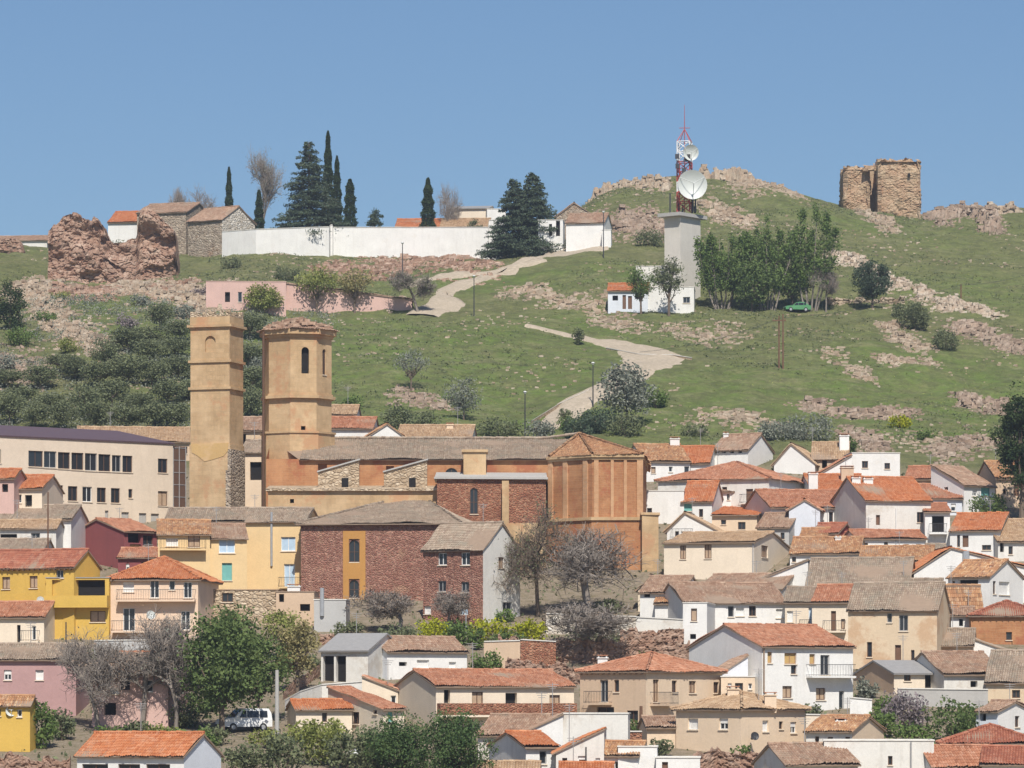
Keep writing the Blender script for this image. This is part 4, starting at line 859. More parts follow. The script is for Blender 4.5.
b = MB(); P = XY(642, 410.5); Q = XY(658.5, 411); zt = zz(515, 411)
b.prism([P, Q, Q+[0,5], P+[0,5]], zg, zt, 0); b.prism([P+[-.15,-.15], Q+[.15,-.15], Q+[.15,5], P+[-.15,5]], zt, zt+.25, 0, True, True); b.build('buttress', MATS['sandstone'], church)
# chapel block
b = MB(); P = XY(437, 412); Q = XY(546, 413); zt = zz(479, 412)
facet(b, P, Q, zg, zt, [(470,488,478,514,'a')], church); b.prism([P+[0,.5], Q+[0,.5], Q+[0,6.5], P+[0,6.5]], zg, zt-.02); b.build('chapel_wall', [MATS['redbrick']], church)
b = MB(); b.obox(P, (1,0), (0,-1), (502-437)/FPX*412, (509-437)/FPX*412, 0, .5, zg, zz(481,412)); b.obox(P, (1,0), (0,-1), 0, (Q-P)[0], .001, .09, zg, zz(523,412)); b.build('pier', MATS['sandstone'], church)
b = MB(); b.prism([P+[-.3,-.4], Q+[.2,-.4], Q+[.2,7], P+[-.3,7]], zt, zt+.22, 0, True, True); b.prism([P+[-.2,-.2], Q+[.1,-.2], Q+[.1,7], P+[-.2,7]], zt+.22, [zt+.3,zt+.3,zt+1.1,zt+1.1], 0); b.build('chapel_coping', MATS['concrete'], church)
# aisle
b = MB(); P = XY(268, 413.5); Q = XY(437.5, 413.5); zt = zz(491, 413.5)
facet(b, P, Q, zg, zt, [(290,499,294,503,'k')], church); b.prism([P+[0,.5], Q+[0,.5], Q+[0,6.4], P+[0,6.4]], zg, zt-.02); b.build('aisle_wall', [MATS['sandstone']], church)
b = MB(); b.prism([P+[-.2,-.35], Q+[0,-.35], Q+[0,6.4], P+[-.2,6.4]], zt, [zt+.25,zt+.25,zt+.9,zt+.9], 0, True, True); b.build('aisle_coping', MATS['tanstone'], church)
for x0, x1 in ((318, 359), (384, 427)):
    b = MB(); a0, a1 = XY(x0, 416), XY(x1, 416); A_ = [(a0[0],zz(489,416)),(a1[0],zz(489,416)),(a1[0],zz(460,416)),(a0[0],zz(472.5,416))]
    f_ = [(x,416,z) for x,z in A_]; k_ = [(x,417.2,z) for x,z in A_]; b.poly(f_); b.poly(k_[::-1])
    for i in range(4): j = (i+1) % 4; b.poly([f_[i],k_[i],k_[j],f_[j]])
    b.build('flying_buttress', MATS['tanstone'], church)
    b = MB(); d_ = np.array((a1[0]-a0[0], 0, zz(460,416)-zz(472.5,416))); b.hexa([(a0[0]-.1,415.8,zz(472.5,416)),(a1[0]+.1,415.8,zz(460,416)),(a1[0]+.1,417.4,zz(460,416)),(a0[0]-.1,417.4,zz(472.5,416)),(a0[0]-.1,415.8,zz(471,416)),(a1[0]+.1,415.8,zz(458.5,416)),(a1[0]+.1,417.4,zz(458.5,416)),(a0[0]-.1,417.4,zz(471,416))]); b.build('buttress_cap', MATS['concrete'], church)
    b = MB(); xm = a0[0]+(a1[0]-a0[0])*.66; b.box(xm-.35, xm+.35, 415.9, 416.01, zz(488,416), zz(478,416)); b.build('buttress_opening', MATS['dark'], church)  # dark box on the face paints the shaded hole, nothing is cut
b = MB(); P = XY(463.5, 415); Q = XY(486, 415); b.prism([P, Q, Q+[0,4], P+[0,4]], zz(485,415), zz(452,415)); b.prism([P+[-.2,-.2], Q+[.2,-.2], Q+[.2,4.2], P+[-.2,4.2]], zz(452,415), zz(449.5,415), 0, True, True); b.build('stair_turret', MATS['sandstone'], church)
# ---- towers
def levels(root, poly, lv, name, wins, mat):
    b = MB(); k = len(poly)
    for z0_, z1_, off in lv:
        g_ = grow(poly, off)
        for i in range(k): facet(b, g_[i], g_[(i+1) % k], z0_, z1_, [w for f, w in wins if f == i and off <= .02], root)
        b.poly([(p[0],p[1],z1_) for p in g_]); b.poly([(p[0],p[1],z0_) for p in g_][::-1])
    return b.build(name, [MATS[mat]], root)
tY = 428.; cx_, cy_ = XY(298, tY); Ro = 34.3/FPX*tY
octo = [np.array((cx_+Ro*math.sin(R(-54.5+45*i)), cy_-Ro*math.cos(R(-54.5+45*i)))) for i in range(8)]
Z_ = lambda py: zz(py, tY-3.4)
levels(church, octo, [(Z_(470)-6, Z_(433), .35), (Z_(433), Z_(431), .5), (Z_(431), Z_(398), .0), (Z_(398), Z_(395), .42), (Z_(395), Z_(393), .15), (Z_(393), Z_(337), .0), (Z_(337), Z_(334), .2), (Z_(334), Z_(329), .55)],
       'bell_tower', [(1,(301.5,347,309,373.5,'q')),(2,(322.5,349,326,375,'a')),(1,(301,426,305.5,430,'k'))], 'sandstone')
b = MB(); top = np.array((cx_, cy_, Z_(319))); og = grow(octo, .45)
for i in range(8): tri_roof(b, (*og[i], Z_(329)+.1), (*og[(i+1)%8], Z_(329)+.1), top, 40+i)
rg = np.random.default_rng(31)
th = rg.uniform(0, 6.28, 170); rr_ = Ro*.98*rg.uniform(0,1,170)**.5; zt_ = Z_(329)+.25+(1-rr_/Ro)*(Z_(319)-Z_(329)); stones(b, np.stack([cx_+rr_*np.cos(th), cy_+rr_*np.sin(th), zt_+rg.uniform(-.1,.25,170)], 1), rg.uniform(.25,.6,(170,1))*np.array([[1.2,.9,.6]]), rg)
b.build('bell_tower_roof', [MATS['brownroof'], MATS['soffit']], church)
b = MB(); b.tube((octo[0][0]-.55, octo[0][1]-.5, Z_(331)), (octo[0][0]-.55, octo[0][1]-.5, Z_(520)), .13, k=8); b.build('downpipe', MATS['frame_brown'], church)
for zc in (Z_(365),):
    b = MB(); bx, by = XY(305, tY-2.6); 
    for k in range(7):
        pass
Yt = 424.; N0 = XY(229.5, Yt); ar = R(-18); u_ = np.array((math.cos(ar), math.sin(ar))); q_ = np.array((-math.sin(ar), math.cos(ar)))
k_ = (190.5-512)/FPX; w_ = abs((k_*N0[1]-N0[0])/(u_[0]-k_*u_[1])); k2 = (242-512)/FPX; d_ = abs((k2*N0[1]-N0[0])/(q_[0]-k2*q_[1]))
sq = [N0-u_*w_, N0, N0+q_*max(d_,3.9), N0-u_*w_+q_*max(d_,3.9)]
tower = thing('bell_tower', 'slender square sandstone tower with blind arch and bare broken top', 'tower', (*sq[0], hgt(*sq[0])-1), ar)
Zt = lambda py: zz(py, Yt)
levels(tower, sq, [(Zt(570), Zt(444), .12), (Zt(444), Zt(389), .0), (Zt(389), Zt(386.5), .26), (Zt(386.5), Zt(362), .0), (Zt(362), Zt(359.5), .28), (Zt(359.5), Zt(328), .0), (Zt(328), Zt(326.5), .12), (Zt(326.5), Zt(324), .42), (Zt(324), Zt(316), .05)],
       'shaft', [(0,(205,336,215.5,352,'p'))], 'sandstone')
b = MB(); sqc = np.mean(sq, axis=0); rg = np.random.default_rng(3)
for i in range(4):
    P, Q = sq[i], sq[(i+1)%4]; L = np.linalg.norm(Q-P); uu = (Q-P)/L; nn = np.array((uu[1],-uu[0])); s = 0.
    while s < L-.2:
        w1 = rg.uniform(.25,.5); hh = rg.choice([.12,.3,.45,.6])*rg.uniform(.6,1.1)+(.45 if s < .3 or s > L-.6 else 0); b.obox(P, uu, nn, s, min(s+w1, L), -.45, .04, Zt(316), Zt(316)+hh); s += w1
b.build('broken_parapet', MATS['tanstone'], tower)
b = MB(); g_ = grow(sq, .16); P, Q = g_[0], g_[1]; L = np.linalg.norm(Q-P); uu = (Q-P)/L; nn = np.array((uu[1],-uu[0]))
pts = [(.05*L, Zt(443)), (.95*L, Zt(443)), (.94*L, Zt(451)), (.84*L, Zt(456)), (.6*L, Zt(459)), (.38*L, Zt(461)), (.2*L, Zt(455)), (.07*L, Zt(452))]
fr = [(P[0]+uu[0]*s+nn[0]*.02, P[1]+uu[1]*s+nn[1]*.02, z) for s, z in pts]; bk = [(x-nn[0]*.2, y-nn[1]*.2, z) for x, y, z in fr]
b.poly(fr[::-1])
for i in range(8): j = (i+1)%8; b.poly([fr[i],fr[j],bk[j],bk[i]])
b.build('clock_face_scar', MATS['scar'], tower)
b = MB(); P, Q = g_[1], g_[2]; L = np.linalg.norm(Q-P); uu = (Q-P)/L; nn = np.array((uu[1],-uu[0])); b.obox(P, uu, nn, 0.02, L, -.3, .06, Zt(560), Zt(449)); b.obox(g_[0], (g_[1]-g_[0])/np.linalg.norm(g_[1]-g_[0]), np.array(((g_[1]-g_[0])[1],-(g_[1]-g_[0])[0]))/np.linalg.norm(g_[1]-g_[0]), np.linalg.norm(g_[1]-g_[0])-.5, np.linalg.norm(g_[1]-g_[0]), -.1, .05, Zt(560), Zt(470)); b.build('broken_stonework', MATS['greystone'], tower)
# ---- buildings tied to the church
house('dark red stone convent block with hipped lichen roof and two arched windows', 301, 457, 523, 622, -7, 520, 17, 'hip', 495, 'redstone', 'oldroof', name='convent', cat='convent', group=None, ov=.5, sag=.14,
      win=[(349,540,359.5,562,'a'),(349,580,359,598,'a')], Y0=394)
hc = H[0]; b = MB(); P = on_plane(343, 560, hc['A']-hc['q']*.04, hc['n']); Q = on_plane(365.5, 560, hc['A']-hc['q']*.04, hc['n'])
facet(b, P, Q, zz(608, P[1]), zz(531, P[1]), [(349,540,359.5,562,'p'),(349,580,359,598,'p')], None, depth=.035)
bb = b; o = MB(); pl = MB()
u2 = hc['u']; n2 = hc['n']; L2 = np.linalg.norm((Q-P)[:2]); w0 = (349-343)/(365.5-343)*L2; w1 = (359.6-343)/(365.5-343)*L2
for s0, s1, r0, r1 in ((0,w0,531,608),(w1,L2,531,608),(w0,w1,531,539),(w0,w1,563,579),(w0,w1,599,608)): pl.obox(P, u2, n2, s0, s1, -.02, .05, zz(r1,P[1]), zz(r0,P[1]))
pl.build('window_surround', MATS['ochre'], hc['root'])
house('three storey red stone house with whitewashed gable end and lichen roof', 423, 483, 548, 622, -32, 520, None, 'gx', 524, 'redstone', 'oldroof', side='white_old', sag=.14, Y0=380,
      win=[(438,553,447,565,'w'),(461,552.5,470,565,'w'),(438,581,446,591.5,'G'),(461,582,469,592.5,'G'),(459,603,468,615,'D'),(424,606,431,614,'b')], sw=[(498.5,557,504,568,'r'),(503,602,512,612,'G')])
house('pale grey green blank wall building with vent pipe beside the red convent', 314, 346, 600, 632, -3, None, 4, 'flat', None, 'grey_plaster', name='outbuilding', cat='outbuilding', pipe=[(322,588,616,'galv',.2)])
house('long low old roofed house behind the pale yellow houses', 165, 302, 521, 560, -2, None, None, 'gx', 509, 'tan', 'oldroof', Y0=409, sag=.12)
# ------------------------------------------------------------------ stones, rocks, ruins
def hsh(i, j, k):
    n = (i*374761393+j*668265263+k*982451653) & 0xffffffff; n = ((n ^ (n >> 13))*1274126177) & 0xffffffff; n = ((n ^ (n >> 16))*2246822519) & 0xffffffff; return ((n ^ (n >> 15)) & 0xffff)/65535.
def blocks(x, y, seed):
    """irregular stone cells over a plane: (random per stone x3, offset from the stone's centre x2, closeness to its joint)"""
    xi = np.floor(x).astype(int); yi = np.floor(y).astype(int); d1 = np.full(x.shape, 9.); d2 = d1.copy(); I = xi.copy(); J = yi.copy(); ox = np.zeros(x.shape); oy = ox.copy()
    for a in (-1,0,1):
        for b_ in (-1,0,1):
            i, j = xi+a, yi+b_; px = i+.5+(hsh(i,j,seed)-.5)*.85; py = j+.5+(hsh(i,j,seed+7)-.5)*.85; d = np.hypot(x-px, y-py); nw = d < d1
            d2 = np.where(nw, d1, np.minimum(d2, d)); I = np.where(nw, i, I); J = np.where(nw, j, J); ox = np.where(nw, x-px, ox); oy = np.where(nw, y-py, oy); d1 = np.where(nw, d, d1)
    return hsh(I,J,seed+13), hsh(I,J,seed+29), hsh(I,J,seed+31), ox, oy, np.clip((d2-d1)/.22, 0, 1)
def gridfaces(n, m_): i, j = np.meshgrid(np.arange(n-1), np.arange(m_-1), indexing='ij'); q = (i*m_+j).ravel(); return np.stack([q, q+m_, q+m_+1, q+1], 1)
def outcrop(label, line, spread, n, smin, smax, mat='rock', name='rock_outcrop', cat='rock', seed=0, flatness=.6, group='rock outcrops on the hill', small=3):
    """bedrock breaking through the turf: one blocky height field that dives under the ground at its rim"""
    P = np.array([gnd(*p) for p in line]); ym = P[:,1].mean(); sx = max(1.2, spread[0]*ym/FPX*1.25); q0 = np.array(gnd(line[0][0], line[0][1]+spread[1])); q1 = np.array(gnd(line[0][0], line[0][1]-spread[1])); sy = min(max(1.2, abs(q1[1]-q0[1])*.5*1.1), 9.)
    x0, x1, y0, y1 = P[:,0].min()-2.0*sx, P[:,0].max()+2.0*sx, P[:,1].min()-2.0*sy, P[:,1].max()+2.0*sy; rs = .24; X, Y = np.meshgrid(np.arange(x0, x1, rs), np.arange(y0, y1, rs), indexing='ij')
    D = np.full(X.shape, 9.)
    for k in range(max(1, len(P)-1)):
        a = P[k]; c = P[min(k+1, len(P)-1)]; dx, dy = (c-a)[:2]; L2 = (dx/sx)**2+(dy/sy)**2+1e-9; t_ = np.clip((((X-a[0])/sx)*(dx/sx)+((Y-a[1])/sy)*(dy/sy))/L2, 0, 1); D = np.minimum(D, np.hypot((X-a[0]-dx*t_)/sx, (Y-a[1]-dy*t_)/sy))
    mask = .92-D/1.35+vnoise(X, Y, 3.2, 4, seed+5)*1.5+vnoise(X, Y, .9, 2, seed+6)*.9; h = np.zeros(X.shape); T = None; ang = .35+.3*math.sin(seed*2.1); ca, sa = math.cos(ang), math.sin(ang)
    for sc, k in ((smax*.8, .45), (smax*.4, .35), (max(.4, smin*.9), .25)):
        wx = X+vnoise(X, Y, sc*1.5, 2, seed+9)*sc*.5; wy = Y+vnoise(X, Y, sc*1.5, 2, seed+19)*sc*.5
        r1, r2, r3, ox, oy, e = blocks((wx*ca+wy*sa)/sc/1.9, (-wx*sa+wy*ca)/sc/1.1, seed*5+int(sc*10)); h += k*(r1*1.1+(r2-.5)*ox*1.4+(r3-.3)*oy*-1.2-.85*(1-e)); T = r3 if T is None else (T*.55+r3*.45)
    crest = flatness >= .8; amp = min(smax, 2.4)*flatness*(1.0 if crest else .75); off = amp*np.clip(mask, -.5, .9)*(.75 if crest else .45)+amp*h*np.clip(mask*1.6, 0, 1)*(.5 if crest else 1)
    LS = .5; q_ = off/LS+vnoise(X, Y, 2.0, 3, seed+33)*.8; off = LS*(np.floor(q_)+np.clip((q_-np.floor(q_))*1.0, 0, 1)**5)-LS*.4
    Zr = hgts(X, Y)+np.where(mask > 0, off, np.minimum(off, -.25))
    keep = mask > -.35; b = MB(); F = gridfaces(*X.shape); kf = keep.ravel()[F].any(axis=1); F = F[kf]; tv = T.ravel()[F[:,0]]
    used = np.unique(F); mp = np.zeros(X.size, int); mp[used] = np.arange(len(used)); V = np.stack([X.ravel(), Y.ravel(), Zr.ravel()], 1)[used]; b.add(V, mp[F], 0, tv)
    rg = np.random.default_rng(seed+900); cand = np.argwhere((mask > -.05)); ns = int(min(900, len(cand)*rs*rs*(2.2 if not crest else 1.5))); pk = cand[rg.integers(0, len(cand), ns)]
    sz = rg.uniform(.22, .5, ns)*rg.choice([1,1,1.5], ns); edge = np.argwhere((mask > -.55) & (mask <= .1)); ne = int(ns*.5); pe = edge[rg.integers(0, len(edge), ne)]; se = rg.uniform(.15,.42,ne); ge = np.stack([X[pe[:,0],pe[:,1]], Y[pe[:,0],pe[:,1]], hgts(X[pe[:,0],pe[:,1]], Y[pe[:,0],pe[:,1]])+.04], 1)
    C = np.concatenate([np.stack([X[pk[:,0],pk[:,1]], Y[pk[:,0],pk[:,1]], Zr[pk[:,0],pk[:,1]]+sz*.15], 1), ge]); S = np.concatenate([sz, se]); stones(b, C, np.stack([S*1.5, S*1.1, S*.8], 1), rg)
    c_ = P[len(P)//2]; o = b.build(name, MATS[mat], loc=(c_[0], c_[1], c_[2])); tag(o, label, cat, group); return o
def ruin(label, top, base, Y, thick=1.6, mat='rubble', name='ruined_wall', cat='ruin', st=.55, seed=0, rough=.35, group=None, holes=(), tilt=0.0, back=True):
    """rubble masonry, one continuous blocky surface: top and base are traced outlines [(px, py)], standing at distance Y (number, or function of px)"""
    rg = np.random.default_rng(seed+200); b = MB(); Yf = Y if callable(Y) else (lambda px: Y)
    tx, ty = zip(*top); bx, by = zip(*base); x0, x1 = tx[0], tx[-1]; Ym = Yf((x0+x1)/2); rs = max(.13, st*.3); n = max(8, int((x1-x0)*Ym/FPX/rs))
    px = np.linspace(x0, x1, n+1); yv = np.array([Yf(p) for p in px]); T = np.interp(px, tx, ty); B_ = np.interp(px, bx, by); X = (px-512)/FPX*yv
    zt = (HZ-T)/FPX*yv; zb_ = (HZ-B_)/FPX*yv-.7; r1 = blocks(X/st/1.2, X*0+.5, seed)[0]; zt = zt+(r1-.5)*st*1.1+vnoise(X, X*0, 1.6, 3, seed)*st*1.2
    rows = max(4, int((zt-zb_).max()/rs)); f = np.linspace(0, 1, rows+1); ZZ = zb_[:,None]+(zt-zb_)[:,None]*f[None]; XX = np.repeat(X[:,None], rows+1, 1); YY = np.repeat(yv[:,None], rows+1, 1)
    r1, r2, r3, ox, oy, e = blocks(XX/st/1.35, ZZ/st/.8, seed*3+1); q1, q2, q3, _, _, e2 = blocks(XX/st/4, ZZ/st/3.2, seed*3+2)
    out_ = vnoise(XX, ZZ, 3.4, 3, seed+3)*rough*1.6+(q1-.5)*rough*.9+(r1-.5)*st*.55+(r2-.5)*ox*st*.6-(1-e)*st*.42
    YY = YY-out_-tilt*(1-f)[None]; F = gridfaces(n+1, rows+1); tv = np.clip(.15+.7*(r3*.7+q3*.3), 0, 1).ravel()[F[:,0]]; V = np.stack([XX, YY, ZZ], -1).reshape(-1,3); b.add(V, F, 0, tv)
    m_ = rows+1; tp = np.stack([X, yv+thick, zt-.1], 1); bt = np.stack([X, yv+thick+.1, zb_], 1); fr = V.reshape(n+1, m_, 3)[:,-1]; fb = V.reshape(n+1, m_, 3)[:,0]; mid_ = (fr+tp)/2+np.stack([0*X, 0*X, rg.normal(.05, st*.25, n+1)], 1)
    k = n+1; W3 = np.concatenate([fr, mid_, tp, bt]); i = np.arange(n); b.add(W3, np.concatenate([np.stack([a*k+i, a*k+i+1, (a+1)*k+i+1, (a+1)*k+i], 1) for a in (0,1,2)]), 0, rg.uniform(.2,.8,3*n))
    for i in (0, n): col = V.reshape(n+1, m_, 3)[i]; b.poly(list(col)+[tp[i], bt[i]], 0)
    o = b.build(name, [MATS[mat], MATS['dark']], loc=tuple(V[0])); tag(o, label, cat, group); return o
# castle remains on the left of the hill
ruin('big collapsed castle wall of red rubble below the cemetery houses', [(48,232),(53,222),(62,217),(76,214),(88,216),(97,221),(104,226),(109,240),(124,244),(136,238),(140,216),(146,208),(152,214),(160,218),(168,222),(175,232),(178,262)], [(48,284),(60,292),(80,292),(100,290),(130,290),(150,290),(178,288)],
     lambda px: 632+ (px-48)*.03, 4.0, 'rubble', st=.7, rough=1.35, seed=1, tilt=.8)
outcrop('rubble fan at the foot of the collapsed castle wall', [(60,292),(100,293),(140,292),(178,290)], (8,3), 30, .5, 1.6, 'rubble', seed=44)
ruin('low rubble remnant at the picture edge beside the collapsed castle wall', [(-20,236),(0,239),(10,238),(20,242),(24,252)], [(-20,262),(0,262),(24,262)], 668, 2, 'rubble', st=.6, seed=2, rough=.5)
outcrop('broken rock ledge spilling below the collapsed castle wall', [(125,287),(160,294),(195,303),(215,298)], (9,5), 46, .6, 2.4, 'rock', seed=3)
outcrop('pale slanting rock ridge running down beside the olive grove', [(20,290),(45,312),(70,330),(95,345),(110,352)], (6,4), 40, .5, 2.0, 'rock', seed=4)
outcrop('small boulders by the dark shrub on the left slope', [(30,285),(45,290)], (10,6), 12, .4, 1.5, 'rock', seed=5)
outcrop('grey scree patch above the olive grove edge', [(-10,360),(25,372)], (12,6), 22, .3, 1.3, 'redrock', seed=6)
outcrop('craggy pale rock crest on the skyline behind the antenna mast', [(598,190),(620,184),(645,184),(665,190)], (6,3.5), 42, .7, 2.6, 'rock', seed=7, flatness=.9)
outcrop('highest tan rock crag on the skyline right of the antenna mast', [(703,170),(715,166),(728,170),(745,182)], (5,4), 34, .8, 3.0, 'rock', seed=8, flatness=1.1)
outcrop('scattered boulders on the ridge crest between the crag and castle tower', [(745,185),(770,186),(790,194)], (8,3), 16, .4, 1.3, 'rock', seed=9)
outcrop('reddish rocky bank behind the white chapel house', [(606,226),(630,228),(660,226)], (6,7), 44, .6, 2.2, 'redrock', seed=10)
outcrop('slanting bed of rock below the crag near the poplars', [(705,205),(725,215),(745,224)], (8,4), 26, .5, 1.9, 'rock', seed=11)
outcrop('dark rock pile on the skyline right of the castle tower', [(938,219),(955,214),(968,214),(990,225)], (4,2.5), 30, .6, 2.3, 'redrock', seed=12, flatness=.9)
outcrop('pale crag on the skyline at the picture edge', [(990,208),(1010,203),(1030,203)], (4,2), 22, .7, 2.5, 'rock', seed=13, flatness=.9)
outcrop('broken ledge at the foot of the ruined castle tower', [(868,214),(880,222),(887,224)], (3,2.5), 14, .5, 1.5, 'rock', seed=14)
outcrop('brown rubble mound in front of the cemetery wall', [(345,268),(380,270),(400,266)], (16,5), 60, .35, 1.3, 'rubble', seed=15)
outcrop('long rubble heap at the corner of the cemetery wall', [(415,262),(440,258),(470,266)], (14,5), 80, .35, 1.4, 'rubble', seed=16)
outcrop('rock slab pile on the slope near the picture edge', [(962,328),(985,336),(1015,348)], (8,4), 40, .5, 2.0, 'redrock', seed=17)
outcrop('square broken rock block beside the dark right hand tree', [(966,400),(985,404),(1005,408)], (7,5), 36, .6, 2.2, 'redrock', seed=18)
outcrop('dark stony hollow above the flat white block house', [(848,412),(865,416),(900,416)], (9,4), 40, .4, 1.7, 'redrock', seed=19)
outcrop('red earth and stones bank behind the tan chimney house', [(850,438),(865,440),(875,446)], (8,7), 44, .4, 1.6, 'redrock', seed=20)
outcrop('reddish stone heap on the grass below the radio building', [(800,408),(818,408),(835,414)], (7,3), 24, .3, 1.4, 'redrock', seed=21)
outcrop('stony patch in the middle of the right slope', [(890,362),(905,361),(918,362)], (5,2), 20, .3, 1.3, 'rock', seed=22)
outcrop('line of stones falling across the slope below the parked car', [(832,352),(845,365),(862,376)], (3,2), 22, .3, 1.0, 'rock', seed=23)
outcrop('pale rock scar left of the stone terrace walls', [(893,332),(905,340),(920,348)], (5,4), 26, .4, 1.6, 'rock', seed=24)
outcrop('stony bank below the radio building by the road bend', [(690,334),(710,338),(722,334)], (12,5), 34, .3, 1.0, 'rock', seed=25)
outcrop('low rock bank beside the road above its bend', [(605,322),(625,324),(635,326)], (8,3), 26, .3, 1.2, 'rock', seed=26)
outcrop('rows of stones on the bare slope left of the radio building', [(525,292),(560,302),(600,306)], (12,4), 40, .25, 1.0, 'rock', seed=27)
outcrop('fieldstone heap by the shrub above the church roof', [(405,396),(420,398),(435,404)], (8,3), 28, .3, 1.1, 'redrock', seed=28)
outcrop('stones along the grass strip above the white roofed hall', [(710,418),(740,420),(770,425)], (10,4), 24, .25, .9, 'rock', seed=29)
outcrop('rubble slope at the upper edge of the town by the dark tree', [(940,455),(965,445),(990,440)], (9,5), 46, .4, 1.5, 'redrock', seed=30)
outcrop('few pale stones on the grass above the flat white block', [(905,440),(918,446),(935,442)], (8,4), 20, .25, .9, 'rock', seed=31)
# terrace walls on the right slope
def onground(pts, hp): return [(x, y-hp) for x, y in pts], [(x, y) for x, y in pts]
def terrace(label, pts, hp, seed, mat='rock', st=.6):
    t_, b_ = onground(pts, hp); Yl = [gnd(x, y)[1] for x, y in pts]; xs_ = [p[0] for p in pts]
    return ruin(label, t_, b_, lambda px: float(np.interp(px, xs_, Yl)), 1.4, mat, st=st, seed=seed, rough=.4, name='terrace_wall', cat='stone wall', group='old stone terrace walls on the right slope')
outcrop('upper ledge of pale stone behind the dark conifer', [(836,258),(850,260),(868,268),(884,280)], (3,3), 30, .5, 1.8, 'palerock', name='rock_ledge', cat='rock ledge', seed=40, flatness=.79)
outcrop('long stepped pale stone ledge crossing the right slope', [(884,280),(905,287),(920,294),(948,304)], (3,3), 30, .5, 1.8, 'palerock', name='rock_ledge', cat='rock ledge', seed=41, flatness=.79)
outcrop('lower end of the stone ledge with a blocky pillar', [(948,304),(968,309),(990,314)], (3,2.5), 30, .5, 1.9, 'palerock', name='rock_ledge', cat='rock ledge', seed=42, flatness=.79)
terrace('low stone wall beside the dark conifer and parked car', [(826,304),(850,304),(880,304),(905,304)], 6, 43)
# castle tower on the crest
ct = thing('castle_tower', 'ruined square castle tower with a tall broken gap, on the hill crest', 'castle tower', (*XY(843, 735), hgt(*XY(843,735))-1))
def tower_block(px0, px1, t_, bs, Y, dep, seed, name):
    b = MB(); P, Q = XY(px0, Y), XY(px1, Y); L = (Q-P)[0]; z0_ = min(zz(y, Y) for y in bs)-2.0; zt = zz(t_, Y); rs = .17
    per = np.concatenate([np.arange(0, dep, rs), dep+np.arange(0, L, rs), dep+L+np.arange(0, dep+.01, rs)]); rows = int((zt-z0_)/rs); f = np.linspace(0, 1, rows+1)
    bx = np.where(per < dep, P[0], np.where(per < dep+L, P[0]+per-dep, Q[0])); by = np.where(per < dep, Y+dep-per, np.where(per < dep+L, Y, Y+per-dep-L)); nx_ = np.where(per < dep, -1., np.where(per < dep+L, 0., 1.)); ny_ = np.where((per >= dep) & (per < dep+L), -1., 0.)
    S2, F2 = np.meshgrid(per, f, indexing='ij'); zt2 = zt+vnoise(per, per*0, 2.2, 4, seed)*1.1+(blocks(per/.7, per*0+.5, seed)[0]-.5)*.5; ZZ = z0_+(zt2[:,None]-z0_)*F2
    r1, r2, r3, ox, oy, e = blocks(S2/.62, ZZ/.34, seed); q1, q2, q3, _, _, _ = blocks(S2/2.6, ZZ/2.2, seed+3); d = (r1-.5)*.2-(1-e)*.14+vnoise(S2, ZZ, 3.0, 4, seed+1)*.55-np.clip((vnoise(S2, ZZ, 2.0, 3, seed+8)-.35)*3, 0, 1)*.5
    cd = np.minimum(np.abs(per-dep), np.abs(per-dep-L)); d = d-.42*np.exp(-cd/.6)[:,None]*np.clip(1.0+1.2*vnoise(S2*0+3.3, ZZ, 1.6, 3, seed+4), 0, 2)-.5*np.clip((F2-.86)*7, 0, 1)*blocks(S2/1.1, ZZ/.6, seed+6)[0]
    XX = bx[:,None]+nx_[:,None]*d; YY = by[:,None]+ny_[:,None]*d; F = gridfaces(len(per), rows+1); tv = np.clip(.1+.8*(r3*.55+q3*.45), 0, 1).ravel()[F[:,0]]; V = np.stack([XX, YY, ZZ], -1).reshape(-1,3); b.add(V, F, 0, tv)
    b.poly([(P[0],Y,zt-.6),(Q[0],Y,zt-.6),(Q[0],Y+dep,zt-.6),(P[0],Y+dep,zt-.6)]); return b.build(name, MATS['castle'], ct)
tower_block(878, 921.5, 158.5, [210,221], 733, 9, 51, 'main_block'); tower_block(843.5, 870.5, 166.5, [200,208], 736, 8, 52, 'side_block')
b = MB(); P = XY(866, 740); Q = XY(880, 740); b.box(P[0], Q[0], 740, 743, hgt(P[0],740)-2, zz(167.5,740)); b.build('back_wall', MATS['castle'], ct)
b = MB(); rg = np.random.default_rng(5); A = [XY(px, 735.2) for px in (866,870,874,879)]
stones(b, [(x, 735.4, zz(r,735)) for x, r in zip([A[0][0],A[0][0]+.9,A[1][0]+.8,A[2][0]+.4,A[3][0],A[0][0]+.3,A[1][0]+.3,A[2][0],A[3][0]-.2],[170,169,168.5,169,170,167.5,167,167,168])], (1.0,1.4,.5), rg); b.build('broken_arch', MATS['castle'], ct)
b = MB(); p = XY(909,732.7); b.box(p[0]-.22,p[0]+.22,732.55,732.8,zz(177,733),zz(173.5,733)); b.build('slit_window', MATS['dark'], ct)  # dark box on the face paints the unlit slit
